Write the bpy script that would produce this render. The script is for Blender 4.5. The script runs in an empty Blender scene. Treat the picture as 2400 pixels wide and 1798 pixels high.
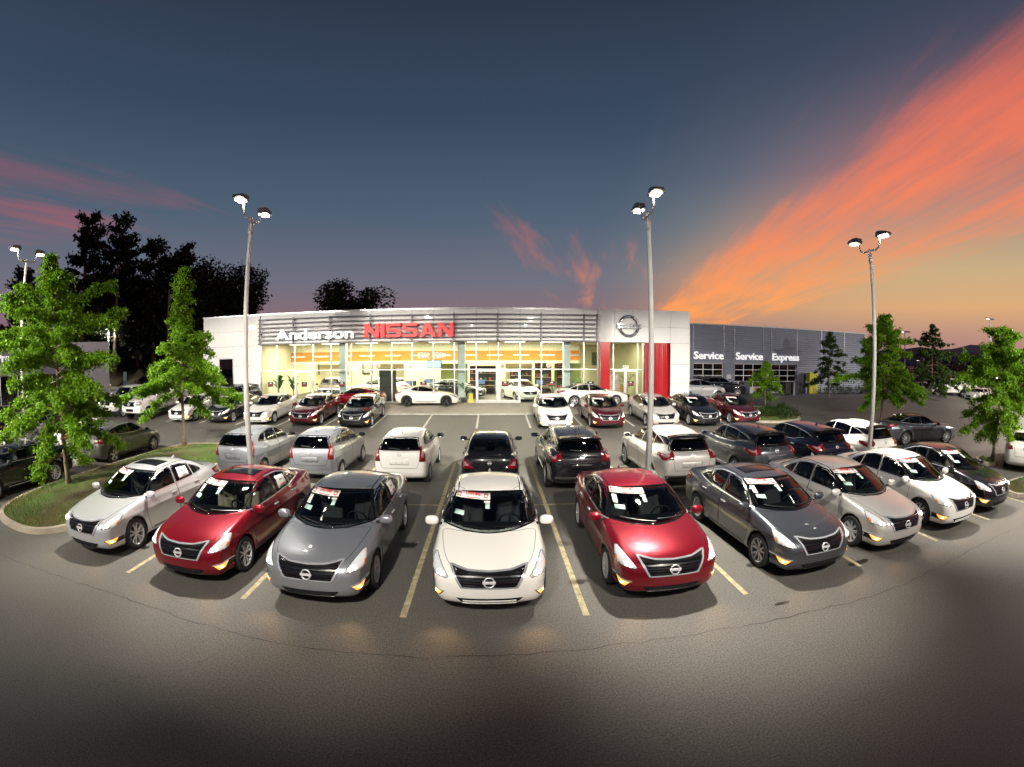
import bpy, bmesh, math, random
import numpy as np
from mathutils import Vector, Matrix, geometry
from mathutils.bvhtree import BVHTree
R = math.radians
SC = bpy.context.scene
COL = SC.collection
random.seed(7)
RNG = np.random.default_rng(7)

# ---------------------------------------------------------------- camera (16 mm fisheye on a lift, looking over the lot)
CAM_H = 3.8276
cd = bpy.data.cameras.new('camera')
cam = bpy.data.objects.new('camera', cd); COL.objects.link(cam)
cd.type = 'PANO'
cd.panorama_type = 'FISHEYE_LENS_POLYNOMIAL'
cd.sensor_fit = 'HORIZONTAL'; cd.sensor_width = 36.0; cd.sensor_height = 27.0
cd.fisheye_fov = R(190)
cd.fisheye_polynomial_k0 = 0.0
cd.fisheye_polynomial_k1 = -1.0 / (1076.29 / 2400 * 36.0)
cd.fisheye_polynomial_k2 = 0.0; cd.fisheye_polynomial_k3 = 0.0; cd.fisheye_polynomial_k4 = 0.0
cam.location = (0, 0, CAM_H)
cam.rotation_euler = (math.pi / 2 - 0.0576, 0, -0.0428)
cd.clip_start = 0.1; cd.clip_end = 6000
SC.camera = cam
SC.render.resolution_x, SC.render.resolution_y = 1024, 767
SC.view_settings.view_transform = 'Standard'
SC.view_settings.look = 'None'
SC.view_settings.exposure = 0.0
SC.view_settings.gamma = 1.0
SC.view_settings.use_curve_mapping = False
cy = SC.cycles
cy.use_denoising = True
cy.max_bounces = 8; cy.diffuse_bounces = 3; cy.glossy_bounces = 4; cy.transmission_bounces = 6; cy.transparent_max_bounces = 12
cy.sample_clamp_indirect = 4.0
cy.use_light_tree = True
cy.caustics_reflective = False; cy.caustics_refractive = False

def lin(r, g, b):
    f = lambda c: (c / 255 / 12.92) if c / 255 <= 0.04045 else ((c / 255 + 0.055) / 1.055) ** 2.4
    return (f(r), f(g), f(b), 1.0)

# ---------------------------------------------------------------- dusk sky: blue overhead, afterglow on the right, cirrus streaks
world = bpy.data.worlds.new('World'); SC.world = world
world.use_nodes = True
NT = world.node_tree
for n in list(NT.nodes): NT.nodes.remove(n)
def wn(t, **kw):
    n = NT.nodes.new(t)
    for k, v in kw.items(): setattr(n, k, v)
    return n
def wl(a, b): NT.links.new(a, b)
def wmath(op, a, b=None, c=None, clamp=False):
    n = wn('ShaderNodeMath', operation=op); n.use_clamp = clamp
    for i, v in enumerate((a, b, c)):
        if v is None: continue
        if isinstance(v, (int, float)): n.inputs[i].default_value = v
        else: wl(v, n.inputs[i])
    return n.outputs[0]
def wstep(v, lo, hi, a=0.0, b=1.0):
    n = wn('ShaderNodeMapRange', interpolation_type='SMOOTHSTEP')
    wl(v, n.inputs[0])
    for i, q in enumerate((lo, hi, a, b)): n.inputs[i + 1].default_value = q
    return n.outputs[0]
def wmix(f, a, b):
    n = wn('ShaderNodeMix', data_type='RGBA'); 
    if isinstance(f, (int, float)): n.inputs[0].default_value = f
    else: wl(f, n.inputs[0])
    for i, v in ((6, a), (7, b)):
        if isinstance(v, tuple): n.inputs[i].default_value = v
        else: wl(v, n.inputs[i])
    return n.outputs[2]
def wramp(f, stops):
    n = wn('ShaderNodeValToRGB'); wl(f, n.inputs[0])
    e = n.color_ramp.elements
    while len(e) < len(stops): e.new(0.5)
    for q, (p, c) in zip(e, stops): q.position = p; q.color = c
    return n.outputs[0]
tc = wn('ShaderNodeTexCoord'); sep = wn('ShaderNodeSeparateXYZ'); wl(tc.outputs['Generated'], sep.inputs[0])
DX, DY, DZ = sep.outputs
EL = wmath('ARCSINE', DZ)                                    # elevation in radians
GLOW_AZ = 1.08                                              # where the sun went down (clockwise from straight ahead)
SUNW = wmath('ADD', wmath('MULTIPLY', DX, math.sin(GLOW_AZ)), wmath('MULTIPLY', DY, math.cos(GLOW_AZ)))   # cos of angle to glow (horizontal part)
t_el = wmath('DIVIDE', EL, 1.2, clamp=True)
cool = wramp(t_el, [(0.0, lin(142, 102, 114)), (0.07, lin(132, 106, 118)), (0.14, lin(106, 108, 124)), (0.25, lin(76, 94, 114)), (0.42, lin(53, 70, 91)), (0.65, lin(40, 52, 70)), (1.0, lin(34, 43, 60))])
warm = wramp(t_el, [(0.0, lin(140, 112, 126)), (0.05, lin(178, 138, 126)), (0.09, lin(214, 164, 116)), (0.15, lin(198, 170, 126)), (0.22, lin(154, 148, 132)), (0.32, lin(112, 110, 122)), (0.5, lin(70, 72, 94)), (0.75, lin(44, 52, 74)), (1.0, lin(34, 44, 64))])
w_warm = wstep(SUNW, 0.62, 1.02)
base = wmix(w_warm, cool, warm)
# cloud deck coordinates: a plane seen from below, so streaks run to one vanishing point
zc = wmath('MAXIMUM', wmath('ADD', DZ, 0.03), 0.02)
px = wmath('DIVIDE', DX, zc); py = wmath('DIVIDE', DY, zc)
VA = 0.27                                                   # vanishing direction of the streaks
pu = wmath('ADD', wmath('MULTIPLY', px, math.sin(VA)), wmath('MULTIPLY', py, math.cos(VA)))
pv = wmath('SUBTRACT', wmath('MULTIPLY', px, math.cos(VA)), wmath('MULTIPLY', py, math.sin(VA)))
def wnoise(su, sv, off, detail, rough=0.55, dist=0.0):
    c = wn('ShaderNodeCombineXYZ')
    wl(wmath('MULTIPLY_ADD', pu, su, off), c.inputs[0]); wl(wmath('MULTIPLY_ADD', pv, sv, off * 0.7), c.inputs[1]); c.inputs[2].default_value = off
    n = wn('ShaderNodeTexNoise'); n.inputs['Scale'].default_value = 1.0; n.inputs['Detail'].default_value = detail
    n.inputs['Roughness'].default_value = rough; n.inputs['Distortion'].default_value = dist
    wl(c.outputs[0], n.inputs['Vector'])
    return n.outputs['Fac']
n_broad = wnoise(0.55, 1.3, 3.1, 2, 0.5, 0.4)
n_streak = wnoise(0.30, 2.1, 8.3, 4, 0.52, 0.7)
n_fine = wnoise(0.9, 9.0, 1.7, 5, 0.62, 0.5)
streak = wmath('ADD', wmath('MULTIPLY', n_streak, 0.70), wmath('MULTIPLY', n_fine, 0.30))
def band(a, b, c, d, v=None): return wmath('MULTIPLY', wstep(v or pv, a, b), wstep(v or pv, d, c))
pvr = wmath('MULTIPLY_ADD', wmath('MINIMUM', pu, 5.0), 0.12, pv)
bank_r = band(0.80, 1.65, 2.5, 3.9, pvr)                          # the fan of streamers towards the afterglow
bank_l = wmath('MULTIPLY', band(-4.2, -3.0, -2.5, -1.8), wstep(pu, 2.6, 0.9))                        # a thinner bank on the other side
wisp = wmath('MULTIPLY', band(-1.1, -0.55, -0.35, 0.05), wstep(pu, 1.7, 2.6))
cover = wmath('ADD', wmath('ADD', wmath('MULTIPLY', bank_r, 0.42), wmath('MULTIPLY', bank_l, 0.30)), wmath('MULTIPLY', wisp, 0.23))
dens = wmath('ADD', wmath('ADD', streak, wmath('MULTIPLY', wmath('SUBTRACT', n_broad, 0.5), 0.55)), wmath('SUBTRACT', cover, 0.06))
cl = wstep(dens, 0.60, 0.98)
fade_hi = wstep(EL, 1.1, 0.50)
fade_lo = wstep(EL, 0.0, 0.09)
cl = wmath('MULTIPLY', wmath('MULTIPLY', cl, fade_hi), fade_lo)
c_warm = wramp(t_el, [(0.0, lin(235, 140, 90)), (0.08, lin(255, 160, 84)), (0.22, lin(250, 132, 84)), (0.42, lin(232, 112, 84)), (0.7, lin(140, 88, 92))])
c_cool = wramp(t_el, [(0.0, lin(196, 96, 92)), (0.15, lin(205, 92, 92)), (0.4, lin(150, 78, 92)), (0.7, lin(84, 66, 88))])
c_col = wmix(wstep(SUNW, 0.25, 0.85), c_cool, c_warm)
c_amt = wmath('MULTIPLY', cl, wstep(SUNW, -0.2, 0.8, 0.55, 0.90))
base = wmix(wmath('MULTIPLY', wmath('MULTIPLY', bank_r, wstep(EL, 0.75, 0.30)), wmath('MULTIPLY', fade_lo, 0.24)), base, c_col)   # lit haze among the streamers
sky = wmix(c_amt, base, c_col)
below = wstep(EL, -0.10, 0.0)
sky = wmix(below, lin(46, 44, 50), sky)
nish = wn('ShaderNodeTexSky'); nish.sky_type = 'NISHITA'; nish.sun_disc = False
nish.sun_elevation = R(-1.5); nish.sun_rotation = GLOW_AZ; nish.air_density = 1.0; nish.dust_density = 1.0
bg1 = wn('ShaderNodeBackground'); wl(sky, bg1.inputs[0]); bg1.inputs[1].default_value = 1.0
bg2 = wn('ShaderNodeBackground'); wl(nish.outputs[0], bg2.inputs[0]); bg2.inputs[1].default_value = 0.05
add = wn('ShaderNodeAddShader'); wl(bg1.outputs[0], add.inputs[0]); wl(bg2.outputs[0], add.inputs[1])
wo = wn('ShaderNodeOutputWorld'); wl(add.outputs[0], wo.inputs[0])
world.cycles.sampling_method = 'MANUAL'; world.cycles.sample_map_resolution = 256
# ---------------------------------------------------------------- light: the sun is down; the lot is lit by its own pole lamps, by added unseen posts (built in i_misc) and by this sky
LAMP_W = 8400.0        # watts in one lamp head
LAMP_COL = (1.0, 0.935, 0.81)
SHOW_W = 185.0         # watts in one showroom ceiling panel
# ---------------------------------------------------------------- helpers: materials
def _nodes(m):
    m.use_nodes = True
    nt = m.node_tree
    return nt, nt.nodes['Principled BSDF']
MATS = {}
def mat(name, color, rough=0.5, metal=0.0, coat=0.0, emit=None, estr=0.0, spec=0.5, noise=0.0, nscale=8.0, bump=0.0, bscale=60.0, alpha=None):
    """Principled material with colour variation and fine relief from noise."""
    if name in MATS: return MATS[name]
    m = bpy.data.materials.new(name); MATS[name] = m
    nt, b = _nodes(m)
    c = color if len(color) == 4 else (*color, 1.0)
    b.inputs['Base Color'].default_value = c
    b.inputs['Roughness'].default_value = rough; b.inputs['Metallic'].default_value = metal
    b.inputs['Coat Weight'].default_value = coat; b.inputs['Coat Roughness'].default_value = 0.03
    b.inputs['Specular IOR Level'].default_value = spec
    if emit:
        b.inputs['Emission Color'].default_value = emit if len(emit) == 4 else (*emit, 1.0)
        b.inputs['Emission Strength'].default_value = estr
        m.cycles.emission_sampling = 'NONE'
    if noise or bump:
        tc = nt.nodes.new('ShaderNodeTexCoord')
    if noise:
        n = nt.nodes.new('ShaderNodeTexNoise'); n.inputs['Scale'].default_value = nscale; n.inputs['Detail'].default_value = 5
        nt.links.new(tc.outputs['Object'], n.inputs['Vector'])
        mr = nt.nodes.new('ShaderNodeMapRange'); mr.inputs[1].default_value = 0.25; mr.inputs[2].default_value = 0.75
        mr.inputs[3].default_value = 1 - noise; mr.inputs[4].default_value = 1 + noise
        nt.links.new(n.outputs['Fac'], mr.inputs[0])
        mx = nt.nodes.new('ShaderNodeMix'); mx.data_type = 'RGBA'; mx.blend_type = 'MULTIPLY'; mx.inputs[0].default_value = 1
        mx.inputs[6].default_value = c; nt.links.new(mr.outputs[0], mx.inputs[7]); nt.links.new(mx.outputs[2], b.inputs['Base Color'])
    if bump:
        n2 = nt.nodes.new('ShaderNodeTexNoise'); n2.inputs['Scale'].default_value = bscale; n2.inputs['Detail'].default_value = 4
        nt.links.new(tc.outputs['Object'], n2.inputs['Vector'])
        bp = nt.nodes.new('ShaderNodeBump'); bp.inputs['Strength'].default_value = bump; bp.inputs['Distance'].default_value = 0.02
        nt.links.new(n2.outputs['Fac'], bp.inputs['Height']); nt.links.new(bp.outputs[0], b.inputs['Normal'])
    return m
def glass_mat(name, tint, refl=0.9, rough=0.02, ior=1.5):
    """Window glass: tinted see-through plus Fresnel reflection."""
    if name in MATS: return MATS[name]
    m = bpy.data.materials.new(name); MATS[name] = m
    m.use_nodes = True; nt = m.node_tree
    for n in list(nt.nodes): nt.nodes.remove(n)
    o = nt.nodes.new('ShaderNodeOutputMaterial'); mx = nt.nodes.new('ShaderNodeMixShader')
    tr = nt.nodes.new('ShaderNodeBsdfTransparent'); tr.inputs[0].default_value = (*tint, 1)
    gl = nt.nodes.new('ShaderNodeBsdfGlossy'); gl.inputs[0].default_value = (refl, refl, refl, 1); gl.inputs['Roughness'].default_value = rough
    fr = nt.nodes.new('ShaderNodeFresnel'); fr.inputs[0].default_value = ior
    nt.links.new(fr.outputs[0], mx.inputs[0]); nt.links.new(tr.outputs[0], mx.inputs[1]); nt.links.new(gl.outputs[0], mx.inputs[2])
    nt.links.new(mx.outputs[0], o.inputs[0])
    return m
# ---------------------------------------------------------------- helpers: objects
def tag(o, label=None, cat=None, group=None, kind=None):
    if label: o['label'] = label
    if cat: o['category'] = cat
    if group: o['group'] = group
    if kind: o['kind'] = kind
    return o
def empty(name, loc=(0, 0, 0), rz=0.0):
    o = bpy.data.objects.new(name, None); COL.objects.link(o)
    o.location = loc; o.rotation_euler = (0, 0, rz); o.empty_display_size = 0.2
    return o
def link(name, me, parent=None, loc=(0, 0, 0), rot=(0, 0, 0), m=None):
    o = bpy.data.objects.new(name, me); COL.objects.link(o)
    o.parent = parent; o.location = loc; o.rotation_euler = rot
    if m is not None:
        if len(me.materials) == 0: me.materials.append(m)
        elif me.materials[0] is not m:
            o.material_slots[0].link = 'OBJECT'; o.material_slots[0].material = m
    return o
class MB:
    """Collects simple shapes into one mesh."""
    def __init__(s): s.v = []; s.f = []; s.sm = []
    def add(s, v, f, smooth=False):
        n = len(s.v); s.v += [tuple(p) for p in v]; s.f += [tuple(i + n for i in q) for q in f]; s.sm += [smooth] * len(f); return s
    def box(s, lo, hi, M=None):
        x0, y0, z0 = lo; x1, y1, z1 = hi
        v = [(x0, y0, z0), (x1, y0, z0), (x1, y1, z0), (x0, y1, z0), (x0, y0, z1), (x1, y0, z1), (x1, y1, z1), (x0, y1, z1)]
        if M is not None: v = [M @ Vector(p) for p in v]
        return s.add(v, [(0, 3, 2, 1), (4, 5, 6, 7), (0, 1, 5, 4), (1, 2, 6, 5), (2, 3, 7, 6), (3, 0, 4, 7)])
    def cbox(s, c, d, M=None):
        return s.box([c[i] - d[i] / 2 for i in range(3)], [c[i] + d[i] / 2 for i in range(3)], M)
    def bevbox(s, lo, hi, b=0.02, M=None):
        bm = bmesh.new(); bmesh.ops.create_cube(bm, size=1.0)
        for v in bm.verts: v.co = Vector([lo[i] + (v.co[i] + .5) * (hi[i] - lo[i]) for i in range(3)])
        bmesh.ops.bevel(bm, geom=bm.edges[:], offset=b, segments=2, affect='EDGES', profile=.5)
        vs = [v.co.copy() for v in bm.verts]
        if M is not None: vs = [M @ p for p in vs]
        bm.verts.index_update(); s.add(vs, [[v.index for v in f.verts] for f in bm.faces], False); bm.free(); return s
    def tube(s, pts, rad, n=8, cap=True, smooth=True):
        pts = [Vector(p) for p in pts]
        if not hasattr(rad, '__len__'): rad = [rad] * len(pts)
        V = []; up = None
        for i, p in enumerate(pts):
            d = (pts[min(i + 1, len(pts) - 1)] - pts[max(i - 1, 0)]).normalized()
            if up is None: up = Vector((0, 0, 1)) if abs(d.z) < 0.9 else Vector((1, 0, 0))
            a = d.cross(up).normalized(); b = a.cross(d).normalized(); up = b
            for k in range(n):
                t = 2 * math.pi * k / n
                V.append(p + (a * math.cos(t) + b * math.sin(t)) * rad[i])
        F = [(i * n + k, i * n + (k + 1) % n, (i + 1) * n + (k + 1) % n, (i + 1) * n + k) for i in range(len(pts) - 1) for k in range(n)]
        s.add(V, F, smooth)
        if cap:
            m = len(s.v) - len(V)
            s.f += [tuple(m + k for k in reversed(range(n))), tuple(m + (len(pts) - 1) * n + k for k in range(n))]; s.sm += [False, False]
        return s
    def lathe(s, prof, n=32, axis='z', M=None, smooth=True):
        V = []; 
        for r, h in prof:
            for k in range(n):
                t = 2 * math.pi * k / n
                p = (r * math.cos(t), r * math.sin(t), h) if axis == 'z' else (r * math.cos(t), h, r * math.sin(t))
                V.append(M @ Vector(p) if M is not None else p)
        F = [(i * n + k, i * n + (k + 1) % n, (i + 1) * n + (k + 1) % n, (i + 1) * n + k) for i in range(len(prof) - 1) for k in range(n)]
        return s.add(V, F, smooth)
    def prism(s, poly, z0, z1, M=None):
        """2D polygon (counter-clockwise) extruded from z0 to z1"""
        n = len(poly)
        v = [(x, y, z0) for x, y in poly] + [(x, y, z1) for x, y in poly]
        if M is not None: v = [M @ Vector(p) for p in v]
        tri = geometry.tessellate_polygon([[Vector((x, y, 0)) for x, y in poly]])
        f = [tuple(reversed(t)) for t in tri] + [tuple(i + n for i in t) for t in tri] + [(i, (i + 1) % n, (i + 1) % n + n, i + n) for i in range(n)]
        a = sum(poly[i][0] * poly[(i + 1) % n][1] - poly[(i + 1) % n][0] * poly[i][1] for i in range(n))
        return s.add(v, f)
    def mesh(s, name, fix=True):
        me = bpy.data.meshes.new(name); me.from_pydata(s.v, [], s.f)
        me.polygons.foreach_set('use_smooth', s.sm)
        if fix:
            bm = bmesh.new(); bm.from_mesh(me); bmesh.ops.recalc_face_normals(bm, faces=bm.faces[:]); bm.to_mesh(me); bm.free()
        me.update(); return me
    def obj(s, name, m, parent=None, loc=(0, 0, 0), rot=(0, 0, 0)):
        return link(name, s.mesh(name), parent, loc, rot, m)
def gz(Y):
    """the lot rises gently towards the building"""
    return 0.0034 * min(max(Y - 16.0, 0.0), 15.0) ** 2
def gslope(Y):
    return math.atan(0.0068 * (Y - 16.0)) if 16 < Y < 31 else 0.0
def chaikin(P, it=2, closed=True):
    P = [tuple(p) for p in P]
    for _ in range(it):
        Q = []
        n = len(P)
        for i in range(n if closed else n - 1):
            a, b = P[i], P[(i + 1) % n]
            Q.append(tuple(.75 * a[k] + .25 * b[k] for k in range(len(a)))); Q.append(tuple(.25 * a[k] + .75 * b[k] for k in range(len(a))))
        if not closed: Q = [P[0]] + Q + [P[-1]]
        P = Q
    return P
FONT_CACHE = {}
def text_mesh(txt, size, depth, bold=0.0, align='CENTER', space=1.0, sx=1.0):
    key = (txt, size, depth, bold, align, space, sx)
    if key in FONT_CACHE: return FONT_CACHE[key]
    cu = bpy.data.curves.new('lettering', 'FONT'); cu.body = txt; cu.size = size; cu.extrude = depth / 2; cu.offset = bold
    cu.align_x = align; cu.align_y = 'TOP_BASELINE'; cu.space_character = space; cu.resolution_u = 3
    o = bpy.data.objects.new('lettering', cu); COL.objects.link(o)
    me = bpy.data.meshes.new_from_object(o)
    bpy.data.objects.remove(o); 
    if sx != 1.0:
        for v in me.vertices: v.co.x *= sx
    FONT_CACHE[key] = me
    return me
# ---------------------------------------------------------------- cars: bodies grown from profile fields
def poly_table(P, res=0.012, pad=0.45):
    """signed distance to a closed 2D polygon, tabulated for quick lookup"""
    P = np.array(P, float)
    x0, z0 = P.min(0) - pad; x1, z1 = P.max(0) + pad
    nx, nz = int((x1 - x0) / res) + 2, int((z1 - z0) / res) + 2
    X, Z = np.meshgrid(x0 + np.arange(nx) * res, z0 + np.arange(nz) * res, indexing='ij')
    d = np.full(X.shape, 1e9); ins = np.zeros(X.shape, bool)
    for i in range(len(P)):
        a, b = P[i], P[(i + 1) % len(P)]; e = b - a
        L = e @ e
        if L < 1e-12: continue
        t = np.clip(((X - a[0]) * e[0] + (Z - a[1]) * e[1]) / L, 0, 1)
        d = np.minimum(d, (X - a[0] - t * e[0]) ** 2 + (Z - a[1] - t * e[1]) ** 2)
        c = ((a[1] <= Z) != (b[1] <= Z))
        with np.errstate(divide='ignore', invalid='ignore'):
            ins ^= c & (X < a[0] + (Z - a[1]) * e[0] / (e[1] if abs(e[1]) > 1e-12 else 1e-12))
    d = np.sqrt(d); d[ins] *= -1
    def look(x, z):
        u = np.clip((x - x0) / res, 0, nx - 1.001); v = np.clip((z - z0) / res, 0, nz - 1.001)
        i = u.astype(int); j = v.astype(int); fu = u - i; fv = v - j
        return (d[i, j] * (1 - fu) * (1 - fv) + d[i + 1, j] * fu * (1 - fv) + d[i, j + 1] * (1 - fu) * fv + d[i + 1, j + 1] * fu * fv)
    return look
def smax(a, b, r):
    h = np.maximum(r - np.abs(a - b), 0) / r
    return np.maximum(a, b) + h * h * r * 0.25
def smin(a, b, r): return -smax(-a, -b, r)
def interp(tab):
    xs = np.array([t[0] for t in tab], float); ys = np.array([t[1] for t in tab], float)
    return lambda x: np.interp(x, xs, ys)
def sstep(x, a, b):
    t = np.clip((x - a) / (b - a), 0, 1); return t * t * (3 - 2 * t)
def body_field(S):
    low = poly_table(chaikin(S['low'], 2)); top = poly_table(chaikin(S['top'], 2))
    sec = interp(S['sec']); plan = interp(S['plan']); gsec = interp(S['gsec']); gplan = interp(S['gplan'])
    W = S['W'] / 2; L = S['L'] / 2; bf = S.get('bow_f', .20); br = S.get('bow_r', .14)
    ax = S['axles']; rw = S['rw']; ra = S['arch']
    bed = poly_table(S['bed']) if 'bed' in S else None
    def F(x, y, z):
        y = np.abs(y); q = y / W
        xe = x + bf * np.clip(q, 0, 1.1) ** 2.4 * sstep(x, .3 * L, .95 * L) - br * np.clip(q, 0, 1.1) ** 2.6 * sstep(-x, .35 * L, .95 * L)
        ze = z + S.get('crown', .045) * q * q * sstep(z, .55, .85)
        dl = low(xe, ze)
        hw = W * plan(x) + sec(z) - W
        for a in ax:
            rho = np.hypot(x - a, z - rw); hw = hw + S.get('flare', .014) * np.exp(-((rho - ra - .02) / .07) ** 2) * (z < rw + ra + .1)
        lowb = smax(dl, (y - hw), S.get('r_low', .11))
        xg = x + S.get('gbow_f', .16) * (y / .75) ** 2 * sstep(x, -.2, .8) - S.get('gbow_r', .10) * (y / .75) ** 2 * sstep(-x, .6, 1.6)
        dg = top(xg, z + S.get('gcrown', .045) * (y / .6) ** 2)
        gh = smax(dg, (y - gsec(z) * gplan(x)) * .93, S.get('r_top', .085))
        f = smin(lowb, gh, S.get('r_join', .035))
        for a in ax:
            rho = np.hypot(x - a, z - rw)
            f = np.maximum(f, -np.maximum(rho - ra, S.get('well', W - .27) - y))
        if bed is not None:
            f = np.maximum(f, -np.maximum(bed(x, z), y - S['bed_w']))
        return f
    return F
def surface_nets(F, lo, hi, h):
    n = [int(math.ceil((hi[i] - lo[i]) / h)) + 1 for i in range(3)]
    ny2 = n[1] // 2 + 1
    xs = lo[0] + np.arange(n[0]) * h; ys = (np.arange(-ny2, ny2 + 1)) * h; zs = lo[2] + np.arange(n[2]) * h
    yh = ys[ny2:]
    X, Y, Z = np.meshgrid(xs, yh, zs, indexing='ij')
    V = F(X, Y, Z); V = np.concatenate([V[:, :0:-1], V], 1)
    s = V < 0
    nx, ny, nz = V.shape
    acc = np.zeros((nx - 1, ny - 1, nz - 1, 3)); cnt = np.zeros((nx - 1, ny - 1, nz - 1))
    cor = [(i, j, k) for i in (0, 1) for j in (0, 1) for k in (0, 1)]
    def sub(A, c): return A[c[0]:nx - 1 + c[0], c[1]:ny - 1 + c[1], c[2]:nz - 1 + c[2]]
    for a in cor:
        for ax in range(3):
            if a[ax]: continue
            b = list(a); b[ax] = 1; b = tuple(b)
            va, vb = sub(V, a), sub(V, b); m = (va < 0) != (vb < 0)
            t = np.where(m, va / np.where(m, va - vb, 1), 0)
            p = [np.full(m.shape, float(a[q])) for q in range(3)]; p[ax] = t
            for q in range(3): acc[..., q] += np.where(m, p[q], 0)
            cnt += m
    act = cnt > 0
    idx = np.full(act.shape, -1); idx[act] = np.arange(act.sum())
    I = np.argwhere(act); off = acc[act] / cnt[act][:, None]
    P = np.stack([xs[I[:, 0]], ys[I[:, 1]], zs[I[:, 2]]], 1) + off * h
    quads = []
    for ax in range(3):
        sl = [slice(0, nx), slice(0, ny), slice(0, nz)]
        A = [slice(None)] * 3; B = [slice(None)] * 3
        A[ax] = slice(0, -1); B[ax] = slice(1, None)
        ch = s[tuple(A)] != s[tuple(B)]
        o1, o2 = [q for q in range(3) if q != ax]
        E_ = np.argwhere(ch)
        E_ = E_[(E_[:, o1] > 0) & (E_[:, o2] > 0) & (E_[:, o1] < V.shape[o1] - 1) & (E_[:, o2] < V.shape[o2] - 1)]
        def cell(d1, d2):
            c = E_.copy(); c[:, o1] -= d1; c[:, o2] -= d2; return idx[c[:, 0], c[:, 1], c[:, 2]]
        q = np.stack([cell(1, 1), cell(0, 1), cell(0, 0), cell(1, 0)], 1)
        st = s[E_[:, 0], E_[:, 1], E_[:, 2]]
        flip = st if ax != 1 else ~st
        q[~flip] = q[~flip][:, ::-1]
        quads.append(q)
    Q = np.concatenate(quads); Q = Q[(Q >= 0).all(1)]
    e = 0.004
    def grad(P):
        g = np.stack([F(*(P + np.eye(3)[a] * e).T) - F(*(P - np.eye(3)[a] * e).T) for a in range(3)], 1) / (2 * e); return g
    for _ in range(3):
        g = grad(P); f = F(*P.T); st = -(f / np.maximum((g * g).sum(1), .3))[:, None] * g
        l = np.linalg.norm(st, axis=1, keepdims=True); P = P + st * np.minimum(1, .5 * h / np.maximum(l, 1e-9))
    g = grad(P); N = g / np.maximum(np.linalg.norm(g, axis=1, keepdims=True), 1e-6)
    return P, Q, N
def in_poly(P, x, z):
    ins = np.zeros(x.shape, bool); n = len(P)
    for i in range(n):
        (ax, az), (bx, bz) = P[i], P[(i + 1) % n]
        if az == bz: continue
        c = ((az <= z) != (bz <= z)); ins ^= c & (x < ax + (z - az) * (bx - ax) / (bz - az))
    return ins
def shrink(P, d):
    c = (sum(p[0] for p in P) / len(P), sum(p[1] for p in P) / len(P))
    Q = []
    n = len(P)
    ar = sum(P[i][0] * P[(i + 1) % n][1] - P[(i + 1) % n][0] * P[i][1] for i in range(n))
    sg = 1 if ar > 0 else -1
    for i in range(n):
        a, b, e = Vector(P[i - 1]), Vector(P[i]), Vector(P[(i + 1) % n])
        u = (b - a).normalized(); v = (e - b).normalized()
        n1 = Vector((-u.y, u.x)) * sg; n2 = Vector((-v.y, v.x)) * sg
        m = (n1 + n2); l = m.length
        m = m / l if l > 1e-6 else n1
        k = d / max(m.dot(n1), .35)
        Q.append((b.x + m.x * k, b.y + m.y * k))
    return Q
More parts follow.
